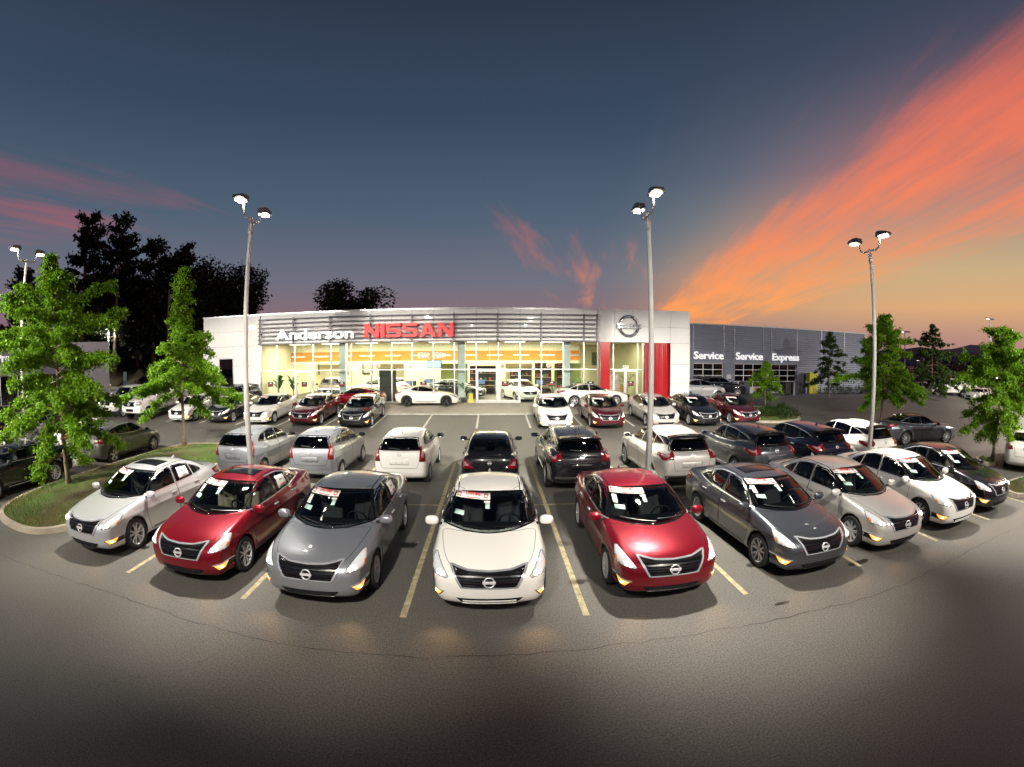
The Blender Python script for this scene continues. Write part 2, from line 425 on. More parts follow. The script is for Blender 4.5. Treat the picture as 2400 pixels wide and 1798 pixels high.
class Body:
    def __init__(s, S, h=0.028):
        s.S = S; F = body_field(S)
        s.P, s.Q, s.N = surface_nets(F, (-S['L'] / 2 - .15, -S['W'] / 2 - .1, 0.06), (S['L'] / 2 + .15, S['W'] / 2 + .1, S['H'] + .1), h)
        s.bvh = BVHTree.FromPolygons(s.P.tolist(), s.Q.tolist())
        s.C = s.P[s.Q].mean(1); s.FN = s.N[s.Q].mean(1)
        s.lab = np.full(len(s.Q), 0)     # 0 body, -1 removed, k>0 panel
        s.S['_F'] = F
    def hit(s, a, b, d):
        """project plane point (a,b) along direction d onto the body; returns point, normal"""
        D = Vector(d).normalized(); A, B = s.basis(D)
        o = A * a + B * b + D * 4
        r = s.bvh.ray_cast(o, -D)
        if r[0] is None: return None, None
        n = r[1]; 
        if n.dot(D) < 0: n = -n
        return r[0], n
    @staticmethod
    def basis(D):
        A = Vector((0, 0, 1)).cross(D)
        if A.length < 1e-4: A = Vector((0, 1, 0))     # looking down: a = y, b = -x... keep x as b
        A.normalize(); return A, D.cross(A).normalized()
    def to_plane(s, p, d):
        D = Vector(d).normalized(); A, B = s.basis(D); p = Vector(p); return (p.dot(A), p.dot(B))
    def patch(s, name, poly, d, off=0.006, step=0.07, skirt=0.014, rnd=0, faces_out=True, cut=0.0):
        """a thin shaped plate lying on the body: poly in the projection plane of direction d"""
        if rnd: poly = chaikin(poly, rnd)
        n = len(poly)
        if sum(poly[i][0] * poly[(i + 1) % n][1] - poly[(i + 1) % n][0] * poly[i][1] for i in range(n)) < 0: poly = poly[::-1]
        bnd = []
        for i in range(n):
            a, b = Vector(poly[i]), Vector(poly[(i + 1) % n]); k = max(1, int((b - a).length / step))
            bnd += [a.lerp(b, j / k) for j in range(k)]
        xs = [p[0] for p in poly]; ys = [p[1] for p in poly]
        gx, gy = np.meshgrid(np.arange(min(xs), max(xs), step), np.arange(min(ys), max(ys), step))
        gx = gx.ravel(); gy = gy.ravel(); ins = in_poly(shrink(poly, step * .35), gx, gy)
        pts = bnd + [Vector((x, y)) for x, y in zip(gx[ins], gy[ins])]
        m = len(bnd)
        V2, E2, F2, *_ = geometry.delaunay_2d_cdt(pts, [(i, (i + 1) % m) for i in range(m)], [list(range(m))], 1, 1e-5)
        co = []; last = None
        nrm = []
        for v in V2:
            p, nn = s.hit(v.x, v.y, d)
            if p is None:
                p = last[0] if last else Vector((0, 0, 0)); nn = last[1] if last else Vector(d)
            last = (p, nn); co.append(p + nn * off); nrm.append(nn)
        F2 = [f for f in F2]
        # skirt round the rim
        cnt = {}
        for f in F2:
            for i in range(len(f)):
                e = (f[i], f[(i + 1) % len(f)]); cnt[e] = cnt.get(e, 0) + 1
        V = list(co); F_ = [tuple(f) for f in F2]
        if skirt:
            mp = {}
            for (a, b) in list(cnt):
                if (b, a) in cnt: continue
                for q in (a, b):
                    if q not in mp: mp[q] = len(V); V.append(co[q] - nrm[q] * skirt)
                F_.append((b, a, mp[a], mp[b]))
        me = bpy.data.meshes.new(name); me.from_pydata([tuple(v) for v in V], [], F_)
        me.polygons.foreach_set('use_smooth', [True] * len(F2) + [False] * (len(F_) - len(F2)))
        # make the plate face outwards
        if F2:
            a, b, c = (co[i] for i in F2[0][:3])
            if (b - a).cross(c - a).dot(Vector(d)) < 0: me.flip_normals()
        me.update(); return me
    def strip(s, name, path, d, w=0.012, off=0.004, step=0.05, th=0.006, closed=False, face=-2.0):
        """a narrow bead following a path in the projection plane of d (trim, seams)"""
        pts = []
        P = [Vector(p) for p in path]
        if closed: P = P + [P[0]]
        for a, b in zip(P, P[1:]):
            k = max(1, int((b - a).length / step)); pts += [a.lerp(b, j / k) for j in range(k)]
        pts.append(P[-1])
        Dv = Vector(d).normalized(); H = [s.hit(p.x, p.y, d) for p in pts]; H = [q for q in H if q[0] is not None and q[1].dot(Dv) > face]
        V = []; F_ = []
        for i, (p, n) in enumerate(H):
            a = H[max(i - 1, 0)][0]; b = H[min(i + 1, len(H) - 1)][0]
            if closed and face < -1 and i in (0, len(H) - 1): a, b = H[-2][0], H[1][0]
            t = (b - a)
            if t.length < 1e-6: t = Vector((1, 0, 0))
            t.normalize(); u = n.cross(t).normalized()
            V += [p + u * w / 2 - n * th, p + u * w / 2 + n * off, p - u * w / 2 + n * off, p - u * w / 2 - n * th]
        runs = [[0]]
        for i in range(len(H) - 1):
            if (H[i + 1][0] - H[i][0]).length > .35: runs.append([i + 1])
            else: runs[-1].append(i + 1)
        best = set(max(runs, key=len)[:-1])
        for i in best:
            for k in range(3): F_.append((i * 4 + k, i * 4 + k + 1, i * 4 + 5 + k, i * 4 + 4 + k))
        me = bpy.data.meshes.new(name); me.from_pydata([tuple(v) for v in V], [], F_); me.update()
        bm = bmesh.new(); bm.from_mesh(me); bmesh.ops.delete(bm, geom=[v for v in bm.verts if not v.link_faces], context='VERTS'); bmesh.ops.recalc_face_normals(bm, faces=bm.faces[:]); bm.to_mesh(me); bm.free()
        return me
    def plane_xy(s, d):
        D = Vector(d).normalized(); A, B = s.basis(D)
        return s.C @ np.array(A), s.C @ np.array(B), s.FN @ np.array(D)
    def mark(s, poly, d, label, inset=0.0, facing=0.12, extra=None):
        a, b, n = s.plane_xy(d)
        P = shrink(poly, inset) if inset else poly
        m = in_poly(P, a, b) & (n > facing) & (s.lab >= 0)
        if extra is not None: m &= extra(s.C)
        s.lab[m] = label
    def panel(s, name, label):
        sel = s.Q[s.lab == label]
        u, inv = np.unique(sel, return_inverse=True)
        me = bpy.data.meshes.new(name); me.from_pydata(s.P[u].tolist(), [], inv.reshape(-1, 4).tolist())
        me.polygons.foreach_set('use_smooth', [True] * len(sel)); me.update()
        if len(u): me.normals_split_custom_set_from_vertices([tuple(v) for v in s.N[u]])
        return me
# ---------------------------------------------------------------- ground
def asphalt_mat():
    m = bpy.data.materials.new('asphalt'); nt, b = _nodes(m); N = nt.nodes; L = nt.links
    tc = N.new('ShaderNodeTexCoord')
    def noise(sc, det, rough=.6):
        n = N.new('ShaderNodeTexNoise'); n.inputs['Scale'].default_value = sc; n.inputs['Detail'].default_value = det; n.inputs['Roughness'].default_value = rough
        L.new(tc.outputs['Object'], n.inputs['Vector']); return n.outputs['Fac']
    def rng(v, a, b_, c, d):
        n = N.new('ShaderNodeMapRange'); L.new(v, n.inputs[0])
        for i, q in enumerate((a, b_, c, d)): n.inputs[i + 1].default_value = q
        return n.outputs[0]
    def mul(a, b_):
        n = N.new('ShaderNodeMath'); n.operation = 'MULTIPLY'; L.new(a, n.inputs[0]); L.new(b_, n.inputs[1]); return n.outputs[0]
    agg = rng(noise(38, 6, .92), .42, .60, .42, 1.75)        # stones in the mix
    patch = rng(noise(.22, 5), .35, .68, .90, 1.10)         # broad wear
    stain = rng(noise(1.3, 6, .7), .52, .72, 1.0, .90)
    v = N.new('ShaderNodeTexVoronoi'); v.feature = 'DISTANCE_TO_EDGE'; v.inputs['Scale'].default_value = .09
    w = N.new('ShaderNodeTexNoise'); w.inputs['Scale'].default_value = 1.1; w.inputs['Detail'].default_value = 6; L.new(tc.outputs['Object'], w.inputs['Vector'])
    vm = N.new('ShaderNodeVectorMath'); vm.operation = 'MULTIPLY_ADD'; L.new(w.outputs['Color'], vm.inputs[0]); vm.inputs[1].default_value = (1.6, 1.6, 0); L.new(tc.outputs['Object'], vm.inputs[2])
    L.new(vm.outputs[0], v.inputs['Vector'])
    crack = rng(v.outputs['Distance'], .0, .0009, .72, 1.0)
    f = mul(mul(agg, patch), mul(stain, crack))
    mx = N.new('ShaderNodeMix'); mx.data_type = 'RGBA'; mx.blend_type = 'MULTIPLY'; mx.inputs[0].default_value = 1
    mx.inputs[6].default_value = (.100, .093, .083, 1); L.new(f, mx.inputs[7]); L.new(mx.outputs[2], b.inputs['Base Color'])
    b.inputs['Roughness'].default_value = .62; b.inputs['Specular IOR Level'].default_value = .5
    bp = N.new('ShaderNodeBump'); bp.inputs['Strength'].default_value = .5; bp.inputs['Distance'].default_value = .008
    L.new(noise(90, 3, .8), bp.inputs['Height']); L.new(bp.outputs[0], b.inputs['Normal'])
    return m
ASPHALT = asphalt_mat()
def sheet(name, x0, x1, y0, y1, m, lift=0.0, nx=1, thick=None, parent=None):
    ys = sorted(set([y0, y1] + [y for y in np.arange(16, 31.01, .75) if y0 < y < y1]))
    xs = np.linspace(x0, x1, nx + 1)
    V = [(x, y, gz(y) + lift) for y in ys for x in xs]; n = len(xs)
    F = [(j * n + i, j * n + i + 1, (j + 1) * n + i + 1, (j + 1) * n + i) for j in range(len(ys) - 1) for i in range(nx)]
    if thick:
        k = len(V); V += [(x, y, z - thick) for x, y, z in V]
        F += [(j * n, (j + 1) * n, (j + 1) * n + k, j * n + k) for j in range(len(ys) - 1)]
        F += [(j * n + nx, j * n + nx + k, (j + 1) * n + nx + k, (j + 1) * n + nx) for j in range(len(ys) - 1)]
        F += [(i, i + k, i + 1 + k, i + 1) for i in range(nx)] + [((len(ys) - 1) * n + i, (len(ys) - 1) * n + i + 1, (len(ys) - 1) * n + i + 1 + k, (len(ys) - 1) * n + i + k) for i in range(nx)]
    b = MB(); b.add(V, F); return b.obj(name, m, parent)
g = sheet('ground', -900, 900, -120, 1600, ASPHALT, nx=1); tag(g, kind='structure')
# painted bay lines
LINE_Y = mat('line_paint_yellow', (.36, .31, .19), .8, noise=.5, nscale=9, bump=.2, bscale=80)
LINE_W = mat('line_paint_white', (.55, .54, .48), .8, noise=.3, nscale=9)
SW = 2.74; Y0 = 5.95; SL = 5.48
def stripe(x0, x1, y0, y1, m, name='parking_line'):
    o = sheet(name, x0, x1, y0, y1, m, 0.004); tag(o, kind='structure'); return o
for k in range(-3, 6):
    x = (k + .5) * SW
    if x > -8: stripe(x - .05, x + .05, Y0, Y0 + 2 * SL, LINE_Y)
for k in range(-3, 6):
    x = (k + .5) * SW
    if k < 5 and x > -8: stripe(x + .052, x + SW - .052, Y0 + SL - .035, Y0 + SL + .035, LINE_Y)
for k in range(-7, 6):
    x = -.82 + 2.78 * k
    stripe(x - .055, x + .055, 23.3, 27.0, LINE_W)
stripe(-17.9, -17.78, 9.6, 14.8, LINE_W); 
for x, y in ((-20.6, 12.2),): stripe(x - 2.2, x + 2.2, y - .05, y + .05, LINE_W)
for i in range(5):
    stripe(-20.5, -14.9, 5.1 + i * 2.75, 5.2 + i * 2.75, LINE_W)
# tarred crack across the aisle
TAR = mat('crack_tar', (.018, .018, .018), .6)
b = MB(); pts = []; rr = random.Random(3)
x = -13.0
while x < 15: pts.append((x, 5.02 + .10 * math.sin(x * .7) + rr.uniform(-.035, .035))); x += .22
V = []; 
for x, y in pts:
    w = rr.uniform(.002, .010); V += [(x, y - w, .003), (x, y + w, .003)]
b.add(V, [(2 * i, 2 * i + 2, 2 * i + 3, 2 * i + 1) for i in range(len(pts) - 1)]); tag(b.obj('pavement_crack', TAR), kind='structure')
for (x, y, rx, ry) in ((4.55, 5.45, .16, .05), (6.95, 6.1, .30, .10)):
    b = MB(); n = 14; b.add([(x + rx * math.cos(t) * rr.uniform(.7, 1.2), y + ry * math.sin(t) * rr.uniform(.7, 1.2), .0035) for t in np.linspace(0, 6.283, n, endpoint=False)], [tuple(range(n))])
    tag(b.obj('oil_stain', mat('oil_stain', (.012, .011, .010), .45)), kind='structure')
# ---------------------------------------------------------------- planted islands
KERB = mat('kerb_concrete', (.36, .31, .24), .85, noise=.25, nscale=3, bump=.3, bscale=40)
SOIL = mat('soil', (.060, .040, .024), .95, noise=.35, nscale=6, bump=.6, bscale=25)
def turf_mat():
    m = bpy.data.materials.new('turf'); nt, b = _nodes(m); N = nt.nodes; L = nt.links
    tc = N.new('ShaderNodeTexCoord'); n = N.new('ShaderNodeTexNoise'); n.inputs['Scale'].default_value = .9; n.inputs['Detail'].default_value = 6
    L.new(tc.outputs['Object'], n.inputs['Vector'])
    r = N.new('ShaderNodeValToRGB'); L.new(n.outputs['Fac'], r.inputs[0])
    e = r.color_ramp.elements; e[0].position = .36; e[0].color = (.075, .055, .026, 1); e[1].position = .62; e[1].color = (.065, .115, .016, 1)
    L.new(r.outputs[0], b.inputs['Base Color']); b.inputs['Roughness'].default_value = .9
    return m
TURF = turf_mat()
GRASS_M = [mat('grass_green', (.075, .160, .018), .7), mat('grass_olive', (.14, .16, .03), .7), mat('grass_straw', (.20, .16, .065), .75)]
def island(name, outline, label, n_blades, seed, h=.13):
    """raised bed: kerb ring of separate stones, turf inside, blades of grass"""
    P = chaikin(outline, 2); n = len(P)
    if sum(P[i][0] * P[(i + 1) % n][1] - P[(i + 1) % n][0] * P[i][1] for i in range(n)) < 0: P = P[::-1]
    I = shrink(P, .17); J = shrink(P, .02)
    cx = sum(p[0] for p in P) / n; cyy = sum(p[1] for p in P) / n
    root = empty(name, (cx, cyy, gz(cyy))); tag(root, label, 'island')
    off = (-cx, -cyy, -gz(cyy))
    # kerb split in lengths of roughly two metres
    acc = 0; seg = []; runs = []
    for i in range(n + 1):
        a = P[i % n]; seg.append(i % n)
        if i < n: acc += math.dist(a, P[(i + 1) % n])
        if acc > 2.0 or i == n: runs.append(seg); seg = [i % n]; acc = 0
        if i == n: break
        if len(seg) == 1 and acc == 0 and i < n: acc += 0
    for rn in runs:
        if len(rn) < 2: continue
        k = MB(); V = []
        for q, i in enumerate(rn):
            px_, py_ = P[i]; jx, jy = J[i]; ix, iy = I[i]
            f = 0.0
            V += [(px_, py_, gz(py_) - .02), (jx, jy, gz(jy) + h), (ix, iy, gz(iy) + h), (ix, iy, gz(iy) - .02)]
        # small joint at the start
        a, b2 = Vector(V[0]), Vector(V[4]); d = (b2 - a).normalized() * .008
        for q in range(4): V[q] = tuple(Vector(V[q]) + d)
        F = []
        for q in range(len(rn) - 1):
            for s in range(3): F.append((q * 4 + s, q * 4 + s + 1, q * 4 + 5 + s, q * 4 + 4 + s))
        F += [(0, 1, 2, 3), tuple((len(rn) - 1) * 4 + s for s in (3, 2, 1, 0))]
        k.add(V, F); k.obj('kerb_stone', KERB, root, off)
    # turf sheet, gently domed
    t = MB(); C = (cx, cyy); rings = [I] + [[(C[0] + (x - C[0]) * f, C[1] + (y - C[1]) * f) for x, y in I] for f in (.8, .55, .3)]
    hh = [h - .03, h + .04, h + .09, h + .11]
    V = [(x, y, gz(y) + hh[r]) for r, ring in enumerate(rings) for x, y in ring] + [(cx, cyy, gz(cyy) + h + .12)]
    F = [(r * n + i, r * n + (i + 1) % n, (r + 1) * n + (i + 1) % n, (r + 1) * n + i) for r in range(3) for i in range(n)] + [(3 * n + i, 3 * n + (i + 1) % n, 4 * n) for i in range(n)]
    t.add(V, F, True); t.obj('turf', TURF, root, off)
    rnd = random.Random(seed); xs = [p[0] for p in I]; ys = [p[1] for p in I]
    bb = [MB(), MB(), MB()]
    A = np.array(I)
    made = 0
    while made < n_blades:
        m_ = 4000
        X = RNG.uniform(min(xs), max(xs), m_); Y = RNG.uniform(min(ys), max(ys), m_); ok = in_poly(I, X, Y)
        for x, y in zip(X[ok], Y[ok]):
            if made >= n_blades: break
            # height of the dome: distance towards the rim
            f = max(abs(x - cx) / (max(xs) - min(xs)) * 2, abs(y - cyy) / (max(ys) - min(ys)) * 2)
            z = gz(y) + h + .08 - .08 * f * f
            pv = math.sin(x * 1.9 + 3) * math.cos(y * 1.3) + rnd.uniform(-.8, .8)
            k = 0 if pv > .15 else (1 if pv > -.5 else 2)
            a = rnd.uniform(0, 6.283); hgt = rnd.uniform(.035, .085); w = rnd.uniform(.006, .012); lx, ly = rnd.uniform(-.04, .04), rnd.uniform(-.04, .04)
            c, s = math.cos(a) * w, math.sin(a) * w
            bb[k].add([(x - c, y - s, z - .02), (x + c, y + s, z - .02), (x + lx, y + ly, z + hgt)], [(0, 1, 2)])
            made += 1
    for k in range(3):
        if bb[k].v:
            me = bb[k].mesh('grass', False); o = link('grass', me, root, off, m=GRASS_M[k]); o['kind'] = 'stuff'
    return root
island('tree_island', [(-13.5, 6.75), (-12.9, 6.35), (-12.0, 6.15), (-11.0, 6.15), (-10.35, 6.5), (-9.95, 7.3), (-9.85, 9), (-9.9, 12), (-10.0, 15), (-10.4, 17.2), (-11.4, 18.0), (-13.0, 18.1), (-14.3, 17.4), (-14.6, 15.5), (-14.5, 12), (-14.45, 9.5), (-14.1, 7.8)],
       'grassy kerbed island with two young street trees beside the silver sedan', 26000, 5)
island('planting_bed', [(14.9, 23.7), (15.6, 22.95), (17.0, 22.7), (18.8, 23.2), (19.6, 25), (19.5, 27), (18.3, 28.2), (16.2, 27.6), (15.3, 25.5)],
       'small kerbed bed holding low shrubs and a sapling near the service bays', 1500, 6)
island('grass_strip', [(15.2, 6.7), (15.5, 6.2), (17, 5.8), (20, 5.4), (20.8, 6.2), (19.6, 7.2), (17.4, 7.7), (15.8, 7.5)],
       'grass bed with kerb at the end of the front row of cars', 5000, 8)
island('tree_pit', [(18.9, 9.9), (19.2, 10.6), (19.7, 10.9), (20.2, 10.6), (20.1, 10.0), (19.7, 9.6), (19.2, 9.5)], 'small kerbed tree pit at the end of the front row', 300, 9)
# ---------------------------------------------------------------- apron, far pavements, bank and hills
CONC = mat('concrete', (.46, .43, .35), .8, noise=.14, nscale=1.2, bump=.15, bscale=30)
xs = [-17.0, -14.2, -11.4, -8.6, -5.9, -3.2, -1.1, 2.4, 5.2, 8.0, 10.8, 13.6]
ap = empty('apron', (-2, 28.5, gz(28.5))); tag(ap, 'pale concrete apron in front of the showroom glass', 'pavement', kind='structure')
for a, b_ in zip(xs, xs[1:]):
    o = sheet('concrete_slab', a + .006, b_ - .006, 27.05, 30.38, CONC, .09, thick=.2); o.parent = ap; o.location = (2, -28.5, -gz(28.5))
o = sheet('kerb_face', xs[0], xs[-1], 26.93, 27.045, mat('kerb_painted', (.42, .40, .34), .8, noise=.3, nscale=2), .085, thick=.2); o.parent = ap; o.location = (2, -28.5, -gz(28.5))
o = sheet('service_drive', 19.9, 60, 31.2, 36.3, mat('service_concrete', (.15, .15, .16), .8, noise=.2, nscale=.5, bump=.15, bscale=20), .006); tag(o, kind='structure')
def ridge(name, r, az0, az1, h, seed, m, depth=300, base=-20):
    """a long wooded ridge on the horizon"""
    rn = random.Random(seed); ph = [rn.uniform(0, 6.28) for _ in range(6)]
    V = []; n = 140
    for i in range(n + 1):
        t = az0 + (az1 - az0) * i / n
        hh = h * (.55 + .28 * math.sin(t * 5 + ph[0]) + .14 * math.sin(t * 13 + ph[1]) + .05 * math.sin(t * 41 + ph[2]) + .03 * math.sin(t * 97 + ph[3]))
        hh = max(hh, 2)
        for q, (dr, zz) in enumerate(((-depth, base), (-depth * .5, base + (hh - base) * .5), (0, hh), (depth, base))):
            V.append(((r + dr) * math.sin(t), (r + dr) * math.cos(t), zz))
    b = MB(); b.add(V, [(i * 4 + k, i * 4 + k + 1, i * 4 + 5 + k, i * 4 + 4 + k) for i in range(n) for k in range(3)], True)
    tag(b.obj(name, m), kind='structure')
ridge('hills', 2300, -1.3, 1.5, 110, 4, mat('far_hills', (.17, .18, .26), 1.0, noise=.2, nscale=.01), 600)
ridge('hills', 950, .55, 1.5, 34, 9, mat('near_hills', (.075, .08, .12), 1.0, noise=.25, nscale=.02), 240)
BANKM = mat('bank_grass', (.05, .04, .022), .95, noise=.4, nscale=.6, bump=.5, bscale=4)
bk = MB(); V = []
prof = [(0, 0), (4, 1.2), (9, 3.6), (13, 4.6), (30, 5.2), (60, 5.5)]
for i in range(25):
    t = i / 24; x = -120 + 150 * t; y = 46.5 + 2.2 * math.sin(i * .7) + (2.5 if x > -24 else 0) + (-.16 * (x + 45) if x < -45 else 0) * -.15
    for dy, z in prof: V.append((x, y + dy, .77 + z + .15 * math.sin(i * 1.7 + dy)))
bk.add(V, [(i * 6 + k, i * 6 + 6 + k, i * 6 + 7 + k, i * 6 + 1 + k) for i in range(24) for k in range(5)], True); tag(bk.obj('bank', BANKM), kind='structure')
# ---------------------------------------------------------------- showroom building
FY = 30.4; GZ = 0.70; TOP = 7.03
WPANEL = mat('white_cladding', (.82, .82, .81), .38, coat=.2, noise=.03, nscale=.6)
ALU = mat('aluminium', (.62, .63, .64), .35, .9); LOUV = mat('louvre_metal', (.10, .10, .11), .40, .6); DARKJ = mat('joint_backing', (.05, .05, .05), .9)  # last one: dark backing seen through the open joints
REDM = mat('red_cladding', (.42, .010, .018), .22, coat=.6); GLASS = glass_mat('shop_glass', (.93, .96, .93), .9, 0.0, 1.45)
WALLI = mat('showroom_wall', (.72, .67, .46), .7, noise=.04, nscale=.5); ORANGE = mat('orange_band', (.56, .21, .016), .5, noise=.08, nscale=1.5)
TILE = mat('showroom_floor', (.55, .52, .42), .18, noise=.06, nscale=2); CEIL = mat('ceiling_tile', (.74, .74, .66), .8)
PANELM = mat('ceiling_light', (1, 1, 1), .5, emit=(1.0, .95, .74), estr=4.0)
bld = empty('showroom_building', (-4.85, FY, GZ)); tag(bld, 'white clad car showroom with a long glass front and louvre band', 'building')
OFF = (4.85, -FY, -GZ)
def bp(name, lo, hi, m, parent=None, off=OFF):
    b = MB(); b.box(lo, hi); return b.obj(name, m, parent or bld, off if (parent is None or parent is bld) else (0, 0, 0))
MUL = [-16.78, -15.40, -13.94, -12.50, -11.13, -9.65, -8.21, -6.77, -5.36, -3.92, -2.52, -1.07, .40, 1.84, 3.26, 4.73, 6.13, 7.10]
ZG0, ZM, ZG1 = .80, 3.02, 4.83
# cladding panels over the glass, two courses, open joints between
bp('backing_wall', (-21.9, FY + .06, ZG1 + .02), (7.1, FY + .3, TOP - .05), DARKJ)
for a, c in zip(MUL, MUL[1:]):
    for z0, z1 in ((ZG1 + .03, 5.92), (5.935, TOP - .02)): bp('cladding_panel', (a + .008, FY, z0), (c - .008, FY + .05, z1), WPANEL)
# wing wall left of the glass
lw = [-21.9, -20.6, -19.2, -17.9, -16.86]
zs = [GZ - .1, 2.05, 3.40, 4.83, 5.92, TOP - .02]
bp('wing_wall', (-21.9, FY + .06, GZ - .2), (-16.86, FY + .3, ZG1 + .02), DARKJ)
for i, (a, c) in enumerate(zip(lw, lw[1:])):
    for j, (z0, z1) in enumerate(zip(zs, zs[1:])):
        if i == 1 and j in (0, 1, 2): continue
        bp('cladding_panel', (a + .006, FY, z0 + .006), (c - .006, FY + .05, z1 - .006), WPANEL)
k = bp('window_frame', (-20.59, FY + .0, .9), (-19.21, FY + .055, 4.0), ALU); 
bp('pane', (-20.52, FY - .012, .97), (-19.28, FY - .004, 3.93), glass_mat('wing_window', (.10, .14, .14), .9, .02, 1.6))
bp('cladding_panel', (-20.594, FY, 4.01), (-19.206, FY + .05, 4.82), WPANEL)
bp('side_wall', (-22.1, FY, GZ - .2), (-21.9, 46, TOP - .02), WPANEL); bp('back_wall', (-22.1, 46, GZ - .2), (13.6, 46.2, TOP - .1), WALLI)
bp('roof', (-22.1, FY + .0, TOP - .015), (13.5, 46.2, TOP + .04), ALU); bp('coping', (-22.15, FY - .05, TOP + .045), (7.3, FY + .3, TOP + .10), ALU)
# curtain wall
for x in MUL: bp('mullion', (x - .032, FY - .05, ZG0 - .06), (x + .032, FY + .10, ZG1), ALU)
bp('sill', (MUL[0], FY - .06, ZG0 - .10), (-1.10, FY + .11, ZG0 - .065), ALU); bp('sill', (1.87, FY - .06, ZG0 - .10), (7.1, FY + .11, ZG0 - .065), ALU)
DOORB = (11, 12)
for i, (a, c) in enumerate(zip(MUL, MUL[1:])):
    bp('transom', (a + .034, FY - .04, ZM - .03), (c - .034, FY + .08, ZM + .03), ALU)
    bp('pane', (a + .034, FY + .012, ZM + .032), (c - .034, FY + .022, ZG1 - .01), GLASS)
    if i in DOORB or i == 2:
        d = empty('door', (a - bld.location.x + .035, 0, 0)); d.parent = bld; w = c - a - .07; q = (0, 0, -GZ)
        def dp(nm, lo, hi, m): 
            b_ = MB(); b_.box(lo, hi); return b_.obj(nm, m, d, q)
        dp('stile', (0, -.05, ZG0 - .05), (.10, .05, ZM - .035), ALU); dp('stile', (w - .10, -.05, ZG0 - .05), (w, .05, ZM - .035), ALU)
        dp('rail', (.102, -.05, ZG0 - .05), (w - .102, .05, ZG0 + .17), ALU); dp('rail', (.102, -.05, ZM - .15), (w - .102, .05, ZM - .035), ALU)
        dp('pane', (.10, -.006, ZG0 + .168), (w - .10, .006, ZM - .148), GLASS)
        hx = w - .16 if i != 12 else .16
        h_ = MB(); h_.tube([(hx, -.09, 1.5), (hx, -.09, 2.3)], .018, 6); h_.obj('handle', ALU, d, q)
    else:
        bp('pane', (a + .034, FY + .012, ZG0 - .06), (c - .034, FY + .022, ZM - .032), GLASS)
# louvre screen in front of the cladding
LZ = [6.65, 6.345, 6.06, 5.775, 5.49, 5.21, 4.93]
for z in LZ: bp('louvre', (-16.75, FY - .52, z - .028), (7.02, FY - .36, z + .028), LOUV)
for x in (-16.7, -13.94, -11.13, -8.21, -5.36, -2.52, .36, 3.22, 6.1, 6.98):
    bp('louvre_post', (x - .05, FY - .35, 4.86), (x + .05, FY - .22, 6.74), LOUV); bp('louvre_bracket', (x - .02, FY - .215, 5.6), (x + .02, FY - .005, 5.66), LOUV)
# entrance portal: rounded white return, red piers, white tower
PY = 29.75
tower = bld
cv = MB(); nseg = 10; V = []
for i in range(nseg + 1):
    t = i / nseg; x = 7.12 + 1.0 * t; y = PY + (FY - .02 - PY) * (1 - math.sin(t * math.pi / 2)); V += [(x, y, ZG1 + .03), (x, y, TOP + .06)]
cv.add(V, [(2 * i, 2 * i + 2, 2 * i + 3, 2 * i + 1) for i in range(nseg)], True); cv.add([(7.12, FY, ZG1 + .03), (8.12, FY, ZG1 + .03), (8.12, PY, ZG1 + .03)], [(0, 1, 2)])
cv.obj('curved_cladding', WPANEL, bld, OFF)
px_ = [8.13, 9.45, 10.85, 12.15, 13.6]
for a, c in zip(px_, px_[1:]):
    for z0, z1 in ((ZG1 + .03, 5.92), (5.935, TOP + .06)): bp('cladding_panel', (a + .006, PY, z0), (c - .006, PY + .05, z1), WPANEL)
for z0, z1 in ((GZ - .1, 2.05), (2.06, 3.40), (3.41, 4.85)): bp('cladding_panel', (12.16, PY, z0 + .004), (13.594, PY + .05, z1 - .004), WPANEL)
bp('tower_core', (8.14, PY + .055, ZG1 + .04), (13.59, FY + .5, TOP + .05), DARKJ); bp('tower_core', (12.17, PY + .055, GZ - .2), (13.59, FY + .5, ZG1 + .03), DARKJ)
bp('tower_side', (13.6, PY, GZ - .2), (13.64, 36.2, TOP + .06), WPANEL)
bp('red_pier', (7.16, PY + .02, GZ - .1), (7.80, FY + .1, ZG1 + .02), REDM)
def red_pier(x0, x1):
    c = MB(); V = []; n = 12
    for i in range(n + 1):
        t = i / n; V += [(x0 + (x1 - x0) * t, PY + .22 - .24 * math.sin(math.pi * t), GZ - .1), (x0 + (x1 - x0) * t, PY + .22 - .24 * math.sin(math.pi * t), ZG1 + .02)]
    c.add(V, [(2 * i, 2 * i + 2, 2 * i + 3, 2 * i + 1) for i in range(n)], True); return c.obj('red_pier', REDM, bld, OFF)
bp('red_pier', (10.42, PY + .24, GZ - .1), (11.06, FY + .1, ZG1 + .02), REDM); red_pier(11.08, 12.14)
for x in (7.84, 8.18, 9.94, 10.32): bp('mullion', (x - .03, FY - .05, ZG0 - .06), (x + .03, FY + .08, ZG1), ALU)
bp('transom', (7.88, FY - .04, ZM - .03), (10.29, FY + .07, ZM + .03), ALU)
for a, c in ((7.875, 8.145), (8.215, 9.905), (9.975, 10.285)): bp('pane', (a, FY + .01, ZM + .032), (c, FY + .02, ZG1), GLASS)
for a, c in ((7.875, 8.145), (9.975, 10.285)): bp('pane', (a, FY + .01, ZG0 - .06), (c, FY + .02, ZM - .032), GLASS)
